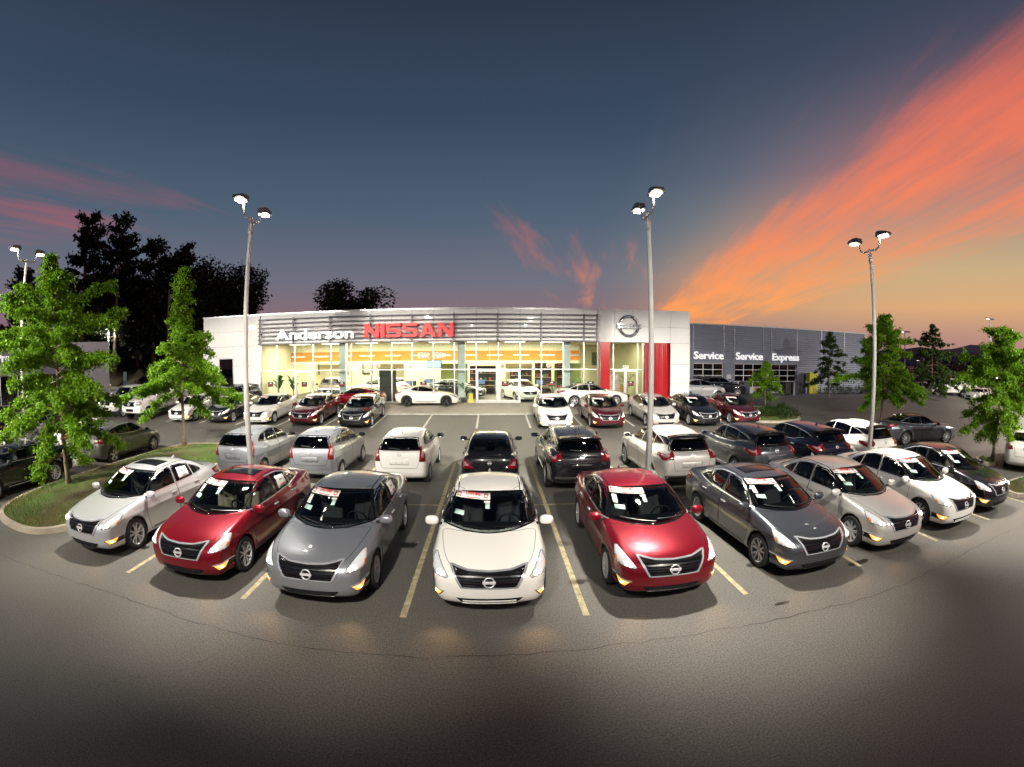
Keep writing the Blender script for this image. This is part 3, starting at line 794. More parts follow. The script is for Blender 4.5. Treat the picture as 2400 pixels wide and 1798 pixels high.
for i, a in enumerate((8.21, 9.065)):
    w = .845; d = empty('door', (a - bld.location.x, 0, 0)); d.parent = bld; q = (0, 0, -GZ)
    for nm, lo, hi, m in (('stile', (0, -.05, .74), (.09, .05, ZM - .035), ALU), ('stile', (w - .09, -.05, .74), (w, .05, ZM - .035), ALU), ('rail', (.092, -.05, .74), (w - .092, .05, .95), ALU), ('rail', (.092, -.05, ZM - .14), (w - .092, .05, ZM - .035), ALU), ('pane', (.09, -.006, .948), (w - .09, .006, ZM - .138), GLASS)):
        b_ = MB(); b_.box(lo, hi); b_.obj(nm, m, d, q)
    h_ = MB(); hx = w - .15 if i == 0 else .15; h_.tube([(hx, -.09, 1.5), (hx, -.09, 2.3)], .018, 6); h_.obj('handle', ALU, d, q)
# interior shell
bp('showroom_floor', (-21.8, FY + .12, GZ - .02), (13.5, 45.9, GZ + .03), TILE)
bp('ceiling', (-21.8, FY + .31, 4.99), (13.5, 45.9, 5.05), CEIL)
bp('interior_wall', (-21.8, 42.0, GZ + .03), (13.5, 42.15, 4.98), WALLI)
bp('interior_wall', (-17.05, FY + .32, GZ + .03), (-16.9, 41.9, 4.98), WALLI); bp('interior_wall', (10.9, FY + .55, GZ + .03), (11.0, 41.9, 4.98), mat('entry_wall', (.45, .44, .26), .7))
for a, c in zip(np.linspace(-16.85, 6.9, 11), np.linspace(-16.85, 6.9, 11)[1:]):
    bp('bulkhead_panel', (a + .01, 36.0, 3.02 + .55), (c - .01, 36.1, 4.35), ORANGE)
    bp('soffit_panel', (a + .01, 36.02, 4.36), (c - .01, 36.12, 4.98), WALLI); bp('header_panel', (a + .01, 36.01, 3.36), (c - .01, 36.09, 3.565), WALLI)
for x in (-10.55, -2.1, 5.1): bp('column', (x - .24, FY + .75, GZ + .03), (x + .24, FY + 1.2, 4.98), mat('column_paint', (.60, .68, .68), .5))
for x in (-14.5, -9, -3.5, 2, 6.2):
    bp('partition', (x - .9, 39.0, GZ + .03), (x + 1.4, 39.1, 3.3), mat('partition_green', (.30, .36, .12), .7) if x in (-3.5, 6.2) else WALLI)
PAN = []
for i, x in enumerate(np.arange(-15.4, 7, 2.85)):
    for y in (32.0, 34.6, 38.6):
        b_ = MB(); b_.box((x - .75, y - .5, 4.945), (x + .75, y + .5, 4.985)); b_.obj('ceiling_light', PANELM, bld, OFF)
        if i == 0 and y != 34.6:
            L = bpy.data.lights.new('ceiling_panel_light', 'AREA'); L.shape = 'RECTANGLE'; L.size = 22.0; L.size_y = 2.6; L.energy = SHOW_W * 13; L.color = (1.0, .92, .70)
            o = bpy.data.objects.new('ceiling_panel_light', L); COL.objects.link(o); o.parent = bld; o.location = (0, (33.0 if y < 34 else 40.2) - FY, 4.92 - GZ)
L = bpy.data.lights.new('entry_light', 'AREA'); L.size = 1.5; L.energy = SHOW_W * .7; L.color = (1.0, .88, .6); o = bpy.data.objects.new('entry_light', L); COL.objects.link(o); o.parent = bld; o.location = (9.2 + 4.85, 3.0, 4.9 - GZ)
# ---------------------------------------------------------------- lettering
LETW = mat('sign_white', (.85, .85, .84), .35, emit=(1, 1, 1), estr=.6); LETR = mat('sign_red', (.50, .003, .006), .4, emit=(1, .004, .008), estr=.50)
def sign(name, txt, x0, x1, z0, z1, y, m, label, bold=.02, ascend=True, edge=None):
    """raised letters, one part each, fitted between x0..x1 and z0..z1 (z0 = baseline, z1 = capital height)"""
    xs = []; cur = 0; meshes = []
    root = empty(name, ((x0 + x1) / 2, y, z0)); tag(root, label, 'sign')
    whole = text_mesh(txt, 1.0, .12, bold, 'LEFT'); co = np.array([v.co for v in whole.vertices]); a0, a1 = co[:, 0].min(), co[:, 0].max()
    H_ = np.array([v.co for v in text_mesh('E', 1.0, .12, bold, 'LEFT').vertices]); b0, b1 = H_[:, 1].min(), H_[:, 1].max()
    sx = (x1 - x0) / (a1 - a0); sz = (z1 - z0) / (b1 - b0)
    for i, ch in enumerate(txt):
        if ch == ' ': continue
        pre = np.array([v.co for v in text_mesh(txt[:i + 1], 1.0, .12, bold, 'LEFT').vertices])[:, 0].max()
        me = text_mesh(ch, 1.0, .12, bold, 'LEFT').copy(); cc = np.array([v.co for v in me.vertices]); sh = pre - cc[:, 0].max()
        for v in me.vertices:
            X = (v.co.x + sh - a0) * sx + x0 - (x0 + x1) / 2; Zz = (v.co.y - b0) * sz; v.co = (X, -v.co.z - .06, Zz)
        link('letter', me, root, m=m)
    return root
sign('wall_sign', 'Anderson', -15.16, -9.25, 5.15, 5.88, FY - .60, LETW, 'white raised lettering in mixed case on the louvre band over the glass', .022)
def block(ch):
    """wide heavy capitals as polygons in a unit box (w, strokes)"""
    s = .25; v = .21
    if ch == 'N': return 1.0, [[(0, 0), (s, 0), (s, .62), (.70, 0), (1, 0), (1, 1), (1 - s, 1), (1 - s, .38), (.30, 1), (0, 1)]]
    if ch == 'I': return .27, [[(0, 0), (.27, 0), (.27, 1), (0, 1)]]
    if ch == 'A': return 1.1, [[(0, 0), (.28, 0), (.36, .18), (.74, .18), (.82, 0), (1.1, 0), (.70, 1), (.40, 1)], None, [(.45, .37), (.65, .37), (.55, .66)]]
    if ch == 'S': return .98, [[(.02, 0), (.80, 0), (.92, .05), (.98, .16), (.98, .42), (.92, .55), (.80, .605), (.28, .63), (.26, .66), (.26, .76), (.28, .79), (.95, .79), (.95, 1), (.18, 1), (.06, .95), (0, .84), (0, .58), (.06, .46), (.18, .41), (.70, .385), (.72, .355), (.72, .24), (.70, .21), (.02, .21)]]
def block_sign(name, txt, x0, x1, z0, z1, y, m, label, depth=.16, gap=.10, parent=None):
    ws = [block(c)[0] for c in txt]; tot = sum(ws) + gap * (len(txt) - 1); k = (x1 - x0) / tot; H_ = z1 - z0
    root = parent or empty(name, ((x0 + x1) / 2, y, z0))
    if not parent: tag(root, label, 'sign')
    x = x0 - (x0 + x1) / 2
    for c, w in zip(txt, ws):
        polys = block(c)[1]; b_ = MB(); P = [(px * k + x, pz * H_) for px, pz in polys[0]]
        n = len(P)
        loops = [[Vector((a, c_, 0)) for a, c_ in P]]
        hole = [(px * k + x, pz * H_) for px, pz in polys[2]] if len(polys) > 2 else None
        if hole: loops.append([Vector((a, c_, 0)) for a, c_ in hole])
        tri = geometry.tessellate_polygon(loops); allp = P + (hole or [])
        V = [(a, -depth, c_) for a, c_ in allp] + [(a, 0, c_) for a, c_ in allp]; N_ = len(allp)
        F = [tuple(t) for t in tri] + [tuple(i + N_ for i in reversed(t)) for t in tri] + [(i, (i + 1) % n, (i + 1) % n + N_, i + N_) for i in range(n)]
        if hole: F += [(n + i, n + (i + 1) % 3, n + (i + 1) % 3 + N_, n + i + N_) for i in range(3)]
        b_.add(V, F); b_.obj('letter', m, root)
        x += (w + gap) * k
    return root
block_sign('wall_sign', 'NISSAN', -8.50, -2.52, 5.17, 6.08, FY - .58, LETR, 'large red block capitals on the louvre band over the glass')
em = empty('round_sign', (9.10, PY - .02, 5.93)); tag(em, 'chrome ring and bar emblem on the white entrance tower', 'sign')
CHR = mat('sign_chrome', (.30, .31, .33), .18, 1.0)
b_ = MB(); b_.lathe([(.56, 0), (.58, -.10), (.66, -.14), (.74, -.10), (.76, 0)], 48, 'y'); b_.obj('ring', CHR, em)
b_ = MB(); b_.bevbox((-.86, -.20, -.165), (.86, -.005, .165), .03); b_.obj('bar', CHR, em)
tx = empty('lettering', (0, -.20, -.115)); tx.parent = em
block_sign('', 'NISSAN', -.66, .66, 0, .23, 0, mat('emblem_dark', (.02, .02, .022), .4), '', .015, .12, tx)
# ---------------------------------------------------------------- service wing
SY = 36.2
sv = empty('service_building', (30, SY, .76)); tag(sv, 'grey corrugated metal service building with three glazed overhead doors', 'building'); SOFF = (-30, -SY, -.76)
SID = mat('grey_siding', (.205, .225, .29), .45, .25, noise=.06, nscale=.4); SIDD = mat('grey_trim', (.20, .21, .24), .4, .5)
DOORS = [(16.95, 19.90), (21.10, 24.15), (25.20, 28.20)]; DT = 3.42; ST = 6.75
def siding(x0, x1, z0, z1):
    b_ = MB(); V = []; n = max(2, int((z1 - z0) / .10)); 
    for i in range(n + 1):
        z = z0 + (z1 - z0) * i / n; dy = 0 if i % 2 else -.028; V += [(x0, SY + dy, z), (x1, SY + dy, z)]
    b_.add(V, [(2 * i, 2 * i + 1, 2 * i + 3, 2 * i + 2) for i in range(n)]); return b_.obj('siding_panel', SID, sv, SOFF)
cuts = [13.66, 16.25, 16.90, 19.95, 21.05, 24.20, 25.15, 28.25, 31.5, 34.8, 38.0]
for a, c in zip(cuts, cuts[1:]):
    isd = any(abs(a - (d[0] - .05)) < .12 for d in DOORS)
    siding(a + .03, c - .03, DT + .12 if isd else .70, ST)
    bp2 = MB(); bp2.box((c - .045, SY - .05, .70 if not isd else DT + .1), (c + .045, SY - .0, ST - .01)); bp2.obj('siding_trim', SIDD, sv, SOFF)
def sp(name, lo, hi, m, parent=None): 
    b_ = MB(); b_.box(lo, hi); return b_.obj(name, m, parent or sv, SOFF if parent is None else (0, 0, 0))
sp('coping', (13.66, SY - .09, ST + .0), (38.1, SY + .3, ST + .09), mat('light_coping', (.55, .55, .54), .5)); sp('roof', (13.66, SY + .31, ST - .1), (38.1, 60, ST + .02), SIDD)
sp('end_wall', (38.0, SY + .02, .7), (38.1, 60, ST - .11), SID)
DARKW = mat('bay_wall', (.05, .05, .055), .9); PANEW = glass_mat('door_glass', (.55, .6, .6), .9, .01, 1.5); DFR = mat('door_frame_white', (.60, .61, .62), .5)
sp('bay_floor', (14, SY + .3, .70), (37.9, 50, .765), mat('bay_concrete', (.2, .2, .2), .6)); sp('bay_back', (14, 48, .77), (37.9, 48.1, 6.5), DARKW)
REDPR = mat('door_red_print', (.55, .03, .03), .6)
for i, (a, c) in enumerate(DOORS):
    d = empty('overhead_door', (a - 30, 0, 0)); d.parent = sv; q = (0, 0, -.76); w = c - a
    def dp2(nm, lo, hi, m):
        b_ = MB(); b_.box(lo, hi); return b_.obj(nm, m, d, q)
    for x in np.linspace(0, w, 4): dp2('door_stile', (x - .035, .10, .78), (x + .035, .16, DT), DFR)
    zz = np.linspace(1.35, DT, 5)
    for z in zz: 
        for j in range(3): dp2('door_rail', (w / 3 * j + .037, .10, z - .03), (w / 3 * (j + 1) - .037, .16, z + .03), DFR)
    for r_ in range(4):
        for j in range(3): dp2('pane', (w / 3 * j + .037, .125, zz[r_] + .032), (w / 3 * (j + 1) - .037, .135, zz[r_ + 1] - .032), PANEW)
    for j in range(3): dp2('door_panel', (w / 3 * j + .037, .11, .79), (w / 3 * (j + 1) - .037, .15, 1.315), DFR)
    wd = ('SERVICE', 'ONLY')
    for t_, xx in zip(wd, (.17, .83)):
        me = text_mesh(t_, .36, .01, .012, 'CENTER').copy()
        for v in me.vertices: v.co = (v.co.x * (.62 if t_ == 'SERVICE' else .8) + xx * w, .095 - v.co.z, v.co.y * 1.1 + 1.05)
        link('door_print', me, d, q, m=REDPR)
    sp('door_jamb', (a - .06, SY - .03, .70), (a - .036, SY + .2, DT + .02), SIDD); sp('door_jamb', (c + .036, SY - .03, .70), (c + .06, SY + .2, DT + .02), SIDD)
    sp('door_head', (a - .06, SY - .03, DT + .03), (c + .06, SY + .2, DT + .11), SIDD)
    L = bpy.data.lights.new('bay_light', 'AREA'); L.size = 1.2; L.energy = 60 if i != 1 else 140; L.color = (1, .95, .8); o = bpy.data.objects.new('bay_light', L); COL.objects.link(o); o.parent = sv; o.location = ((a + c) / 2 - 30, 5.0, 4.4)
rr = random.Random(12)
for i, (a, c) in enumerate(DOORS):
    for j in range(5):
        x = a + rr.uniform(.2, 2.7); y = SY + rr.uniform(1.5, 9); h_ = rr.uniform(.7, 2.4); w = rr.uniform(.4, 1.0)
        o = MB().bevbox((-w / 2, -.3, 0), (w / 2, .3, h_), .03).obj('tool_cabinet', mat(f'cabinet_{j % 4}', [(.3, .03, .03), (.12, .13, .15), (.4, .38, .3), (.35, .28, .05)][j % 4], .5), None, (x, y, .77))
        nm = ['red', 'dark grey', 'cream', 'yellow'][j % 4]
        tag(o, f'{nm} tool cabinet inside the {["first", "second", "third"][i]} service bay' + (' at the back' if j == 4 else ''), 'cabinet', 'cabinets inside the service bays')
sign('wall_sign', 'Service', 16.92, 19.85, 3.80, 4.42, SY - .06, LETW, 'white lettering over the service door nearest the entrance tower', .012)
sign('wall_sign', 'Service', 21.16, 24.08, 3.80, 4.42, SY - .06, LETW, 'white lettering over the middle of the three service doors', .012)
sign('wall_sign', 'Express', 25.19, 28.42, 3.80, 4.42, SY - .06, LETW, 'white lettering over the service door beside the yellow cabinet', .012)
# ---------------------------------------------------------------- used-car building far over on the left
ub = empty('used_car_building', (-38, 26, .76)); tag(ub, 'low grey building with white lettering behind the big street tree', 'building')
UC = (-34.84, 31.55)                                      # right-hand corner
ux, uy = -math.cos(.92), -math.sin(.92)                   # the front runs away to the left
ang = math.atan2(-uy, -ux)
UM = Matrix.Translation((UC[0], UC[1], 0)) @ Matrix.Rotation(ang, 4, 'Z')   # local x along the front (corner at 0, building towards -x), y inwards
UG = mat('grey_render', (.20, .21, .25), .6, noise=.06, nscale=.5); UL = mat('pale_render', (.50, .50, .56), .6, noise=.05, nscale=.5)
def up(name, lo, hi, m):
    b_ = MB(); b_.box(lo, hi, UM); return b_.obj(name, m, ub, (38, -26, -.76))
for a, c in ((-25, -17), (-17, -9.5), (-9.5, -4.0)): up('wall_panel', (a + .02, 0, 3.2), (c - .02, .2, 5.75), UG)
up('wall_panel', (-3.98, -.25, .7), (0, .2, 5.85), UL); up('side_wall', (-.2, .21, .7), (0, 14, 5.8), UL); up('roof', (-25, .21, 5.5), (-.21, 14, 5.6), UG)
for a in (-13.0, -11.2, -9.4, -7.6, -5.8):
    up('mullion', (a - .05, .05, .7), (a + .05, .15, 3.2), ALU)
    up('pane', (a + .05, .09, .8), (a + 1.75, .10, 3.18), glass_mat('used_glass', (.5, .55, .5), .9, .02, 1.5))
up('wall_panel', (-25, 0, .7), (-13.1, .2, 3.18), UG); up('inner_wall', (-13, 5, .7), (-4, 5.1, 5), WALLI); up('floor', (-13, .2, .68), (-4, 5, .74), TILE)
def slanted_sign(txt, x0, x1, z0, z1, M, label):
    root = empty('wall_sign', tuple(M @ Vector(((x0 + x1) / 2, -.1, z0)))); tag(root, label, 'sign')
    whole = np.array([v.co for v in text_mesh(txt, 1.0, .12, .03, 'LEFT').vertices]); a0, a1 = whole[:, 0].min(), whole[:, 0].max()
    k = (x1 - x0) / (a1 - a0); inv = Matrix.Translation(-root.location)
    for i, ch in enumerate(txt):
        pre_ = np.array([v.co for v in text_mesh(txt[:i + 1], 1.0, .12, .03, 'LEFT').vertices])[:, 0].max()
        me = text_mesh(ch, 1.0, .12, .03, 'LEFT').copy(); cc = np.array([v.co for v in me.vertices]); sh = pre_ - cc[:, 0].max()
        for v in me.vertices: v.co = inv @ (M @ Vector(((v.co.x + sh - a0) * k + x0, -.06 - v.co.z, z0 + v.co.y / .72 * (z1 - z0))))
        link('letter', me, root, m=LETW)
slanted_sign('Pre-Owned', -11.5, -6.6, 4.42, 5.12, UM, 'white lettering on the low grey building behind the big street tree')
# ---------------------------------------------------------------- car materials
def paint_mat(name, color, metal=0.0, rough=0.35, flake=0.0):
    if name in MATS: return MATS[name]
    m = bpy.data.materials.new(name); MATS[name] = m
    nt, b = _nodes(m)
    b.inputs['Roughness'].default_value = rough; b.inputs['Metallic'].default_value = metal
    b.inputs['Coat Weight'].default_value = 1.0; b.inputs['Coat Roughness'].default_value = 0.015; b.inputs['Specular IOR Level'].default_value = .25; b.inputs['Coat IOR'].default_value = 1.55
    c = (*color, 1.0)
    geo = nt.nodes.new('ShaderNodeNewGeometry'); tc = nt.nodes.new('ShaderNodeTexCoord')
    n = nt.nodes.new('ShaderNodeTexNoise'); n.inputs['Scale'].default_value = 900; n.inputs['Detail'].default_value = 1
    nt.links.new(tc.outputs['Object'], n.inputs['Vector'])
    mr = nt.nodes.new('ShaderNodeMapRange'); mr.inputs[3].default_value = 1 - flake; mr.inputs[4].default_value = 1 + flake
    nt.links.new(n.outputs['Fac'], mr.inputs[0])
    # a little road dust low on the sills
    mx = nt.nodes.new('ShaderNodeMix'); mx.data_type = 'RGBA'; mx.blend_type = 'MULTIPLY'; mx.inputs[0].default_value = 1
    mx.inputs[6].default_value = c; nt.links.new(mr.outputs[0], mx.inputs[7])
    nt.links.new(mx.outputs[2], b.inputs['Base Color'])
    trim = nt.nodes.new('ShaderNodeBsdfDiffuse'); trim.inputs[0].default_value = (.012, .012, .014, 1)
    ms = nt.nodes.new('ShaderNodeMixShader'); nt.links.new(geo.outputs['Backfacing'], ms.inputs[0])   # inside of the shell is dark trim
    nt.links.new(b.outputs[0], ms.inputs[1]); nt.links.new(trim.outputs[0], ms.inputs[2])
    nt.links.new(ms.outputs[0], nt.nodes['Material Output'].inputs[0])
    return m
PAINT = dict(
    white=paint_mat('white_paint', (.80, .79, .75), 0, .30), pearl=paint_mat('pearl_white_paint', (.80, .78, .73), .0, .30, .03),
    silver=paint_mat('silver_paint', (.60, .58, .55), .38, .36, .12), brightsilver=paint_mat('bright_silver_paint', (.56, .57, .59), .50, .34, .12),
    grey=paint_mat('gunmetal_paint', (.085, .092, .108), .70, .32, .15), midgrey=paint_mat('mid_grey_paint', (.30, .315, .345), .60, .34, .15),
    red=paint_mat('red_paint', (.22, .003, .013), .50, .30, .10), wine=paint_mat('wine_paint', (.10, .005, .013), .50, .30, .10),
    black=paint_mat('black_paint', (.008, .008, .011), 0, .25), navy=paint_mat('navy_paint', (.008, .010, .024), .3, .28, .1),
    brown=paint_mat('warm_grey_paint', (.13, .128, .125), .6, .34, .15), blue=paint_mat('dark_blue_paint', (.02, .03, .07), .3, .3, .1))
CM = dict(
    glass=glass_mat('car_glass', (.52, .57, .56), .95), darkglass=glass_mat('privacy_glass', (.03, .03, .035), .95, ior=1.6),
    chrome=mat('chrome', (.80, .82, .87), .18, .70), satin=mat('satin_metal', (.5, .5, .52), .3, 1.0),
    black=mat('black_plastic', (.008, .008, .009), .40), gloss=mat('gloss_black', (.006, .006, .007), .12, spec=.6),
    seam=mat('panel_gap', (.004, .004, .004), .9), tyre=mat('tyre_rubber', (.014, .014, .014), .75, noise=.2, nscale=20, bump=.15),
    rim=mat('alloy_silver', (.66, .66, .68), .32, .45), darkrim=mat('alloy_dark', (.05, .05, .055), .25, .8),
    hub=mat('brake_dark', (.02, .02, .02), .6),  # dark brake disc behind the spokes
    lens=mat('headlight_glass', (.62, .66, .70), .12, .3, coat=1.0, emit=(1.0, .93, .80), estr=.26), lensoff=mat('headlight_unlit', (.42, .44, .48), .12, .5, coat=1.0),
    lamp=mat('headlamp_lit', (.9, .9, .9), .3, emit=(1.0, .88, .66), estr=5.0),
    foghot=mat('fog_filament', (1, .8, .5), .3, emit=(1.0, .72, .32), estr=6.0), fog=mat('fog_lamp_lit', (.9, .5, .2), .3, emit=(1.0, .40, .06), estr=1.5), amber=mat('amber_lens', (.55, .16, .02), .15, coat=1.0, emit=(1, .3, .03), estr=.12),
    tail=mat('tail_lens_red', (.11, .002, .005), .12, coat=1.0, emit=(1, .02, .03), estr=.035), mglass=mat('mirror_silver', (.12, .13, .15), .05, 1.0), tailclear=mat('tail_lens_clear', (.40, .18, .18), .12, coat=1.0),
    seat=mat('dark_upholstery', (.05, .05, .055), .8), beige=mat('beige_upholstery', (.42, .35, .25), .75),
    dash=mat('dashboard_vinyl', (.012, .013, .015), .6), paper=mat('sticker_paper', (.80, .80, .77), .7), mint=mat('mint_sticker', (.50, .72, .64), .7),
    redprint=mat('red_print', (.60, .02, .03), .7), greyprint=mat('grey_print', (.12, .12, .13), .7), plate=mat('plate_panel', (.55, .53, .50), .5),
    slat=mat('grille_slat', (.005, .005, .006), .30, spec=.3), badge=mat('badge_metal', (.80, .82, .85), .25, .5), white=mat('white_plastic', (.75, .75, .74), .4), bed=mat('bed_liner', (.01, .01, .01), .8))
# ---------------------------------------------------------------- car specifications (x forward, z up, metres; origin under the middle)
SPEC = {}
SPEC['family_sedan'] = dict(L=4.86, W=1.83, H=1.47, rw=.335, arch=.375, axles=(1.47, -1.306), ty=.79,
    low=[(2.05, .19), (2.34, .20), (2.42, .30), (2.43, .50), (2.40, .66), (2.30, .77), (2.06, .87), (1.65, .955), (1.2, 1.015), (.9, 1.05), (0, 1.03), (-1.0, 1.045), (-1.7, 1.10), (-2.2, 1.10), (-2.37, 1.06), (-2.42, .86), (-2.43, .56), (-2.38, .33), (-2.2, .24), (-1.7, .19), (0, .175), (1.0, .175)],
    gbow_f=.20, top=[(1.52, .90), (1.36, .985), (1.0, 1.155), (.55, 1.345), (.22, 1.435), (-.2, 1.475), (-.75, 1.47), (-1.2, 1.395), (-1.6, 1.25), (-1.98, 1.09), (-2.0, .9), (0, .8)],
    sec=[(.15, .80), (.22, .86), (.34, .885), (.52, .897), (.70, .912), (.76, .915), (.86, .885), (1.0, .845), (1.1, .80)],
    plan=[(-2.43, .80), (-2.2, .90), (-1.8, .96), (-1.3, .99), (0, 1.0), (1.3, .99), (1.8, .96), (2.2, .90), (2.43, .80)],
    gsec=[(.9, .875), (1.0, .85), (1.2, .765), (1.40, .665), (1.48, .61)], gplan=[(-2.0, .78), (-1.4, .90), (-.8, .98), (0, 1), (.6, 1), (1.4, .97)],
    side=[[(.98, 1.035), (.72, 1.16), (.44, 1.285), (.18, 1.365), (-.20, 1.39), (-.17, 1.045)], [(-.255, 1.045), (-.28, 1.39), (-.62, 1.375), (-.90, 1.315), (-.98, 1.06)]],
    quarter=[(-1.05, 1.065), (-.98, 1.285), (-1.22, 1.20), (-1.44, 1.095)],
    doors=[[(1.02, .99), (1.02, .55), (.92, .27), (-.20, .27), (-.215, 1.05), (-.24, 1.425), (.18, 1.405), (.46, 1.325), (.98, 1.06)], [(-.225, 1.05), (-.22, .27), (-.82, .27), (-1.0, .52), (-1.12, .75), (-1.14, 1.06), (-.95, 1.34), (-.62, 1.405), (-.25, 1.42)]],
    handles=[(-.05, .86), (-1.02, .885)], mirror=(.92, .93, 1.05),
    ws=(1.005, 1.395, .775, .60), rg=(1.13, 1.39, .63, .54),
    head=[(2.34, .575, .635), (2.2, .76, .655), (2.05, .885, .70), (1.88, .875, .80), (1.74, .83, .885), (2.02, .745, .82), (2.2, .66, .735)], head_dir=(.78, .45, .40),
    tail=[(-2.40, .56, .83), (-2.30, .80, .80), (-2.05, .88, .90), (-1.93, .86, 1.02), (-2.22, .78, 1.02), (-2.38, .60, .99)], tail_dir=(-.75, .60, .25),
    grille=[(-.565, .80), (.565, .80), (.40, .525), (-.40, .525)], gsag=.05, emblem=(.615, .085), intake=[(-.49, .345), (.49, .345), (.40, .255), (-.40, .255)],
    fogs=[(.665, .43), (.865, .465), (.855, .355), (.745, .325)], hood=[(2.27, .46), (2.345, .2), (2.345, -.2), (2.27, -.46), (2.10, -.62), (1.75, -.71), (1.35, -.76), (1.12, -.77), (1.34, -.35), (1.34, .35), (1.12, .77), (1.35, .76), (1.75, .71), (2.10, .62)],
    trunk=[(-1.98, .55), (-1.95, 0), (-1.98, -.55), (-2.38, -.62), (-2.44, 0), (-2.38, .62)])
SPEC['small_hatch'] = dict(L=4.14, W=1.695, H=1.535, rw=.30, arch=.34, axles=(1.27, -1.33), ty=.735,
    low=[(1.8, .2), (2.0, .22), (2.06, .40), (2.05, .62), (1.95, .80), (1.70, .95), (1.35, 1.04), (1.0, 1.08), (0, 1.04), (-1.2, 1.07), (-1.75, 1.12), (-1.98, 1.10), (-2.03, .92), (-2.05, .60), (-2.04, .36), (-1.9, .23), (-1.5, .19), (0, .18)],
    top=[(1.35, .95), (1.18, 1.05), (.75, 1.27), (.35, 1.45), (.0, 1.52), (-.5, 1.54), (-1.1, 1.52), (-1.62, 1.46), (-1.80, 1.36), (-1.99, 1.06), (-1.96, .9), (0, .8)],
    sec=[(.15, .76), (.24, .80), (.4, .825), (.62, .845), (.78, .847), (.9, .825), (1.05, .785), (1.15, .75)],
    plan=[(-2.05, .86), (-1.8, .94), (-1.3, .99), (0, 1), (1.2, .98), (1.7, .92), (2.06, .80)],
    gsec=[(.9, .80), (1.05, .765), (1.25, .70), (1.45, .60), (1.55, .55)], gplan=[(-2.0, .86), (-1.5, .93), (-.8, .99), (0, 1), (.6, 1), (1.2, .97)],
    gbow_r=.05, bow_r=.10,
    side=[[(.92, 1.09), (.66, 1.25), (.40, 1.37), (.18, 1.42), (-.06, 1.43), (-.05, 1.09)], [(-.13, 1.09), (-.14, 1.43), (-.55, 1.425), (-.80, 1.39), (-.92, 1.15)]],
    quarter=[(-.99, 1.16), (-.88, 1.385), (-1.15, 1.33), (-1.38, 1.20)],
    doors=[[(.98, 1.02), (.95, .5), (.82, .26), (-.08, .26), (-.09, 1.09), (-.10, 1.47), (.2, 1.46), (.45, 1.39)], [(-.10, 1.09), (-.09, .26), (-.80, .26), (-.98, .55), (-1.06, 1.1), (-.86, 1.43), (-.55, 1.465), (-.11, 1.47)]],
    handles=[(.06, .92), (-.86, .95)], mirror=(.90, .87, 1.10), ws=(1.10, 1.44, .67, .55), rg=(1.10, 1.44, .62, .53), rg_mat='darkglass',
    head=[(1.98, .48, .72), (1.86, .72, .70), (1.60, .80, .86), (1.55, .76, .97), (1.85, .60, .88)], head_dir=(.8, .45, .4),
    tail=[(-2.02, .60, .78), (-1.93, .80, .76), (-1.86, .80, 1.00), (-1.80, .74, 1.22), (-1.91, .68, 1.20), (-2.0, .63, .98)], tail_dir=(-.8, .6, 0),
    grille=[(-.42, .76), (.42, .76), (.32, .58), (-.32, .58)], emblem=(.68, .07), intake=[(-.5, .45), (.5, .45), (.42, .3), (-.42, .3)],
    hatch=[(-.62, 1.06), (.62, 1.06), (.62, .80), (.52, .58), (-.52, .58), (-.62, .80)], platebox=(-.29, .29, .68, .86), remblem=(.985, .055), spoiler=True, rwiper=True)
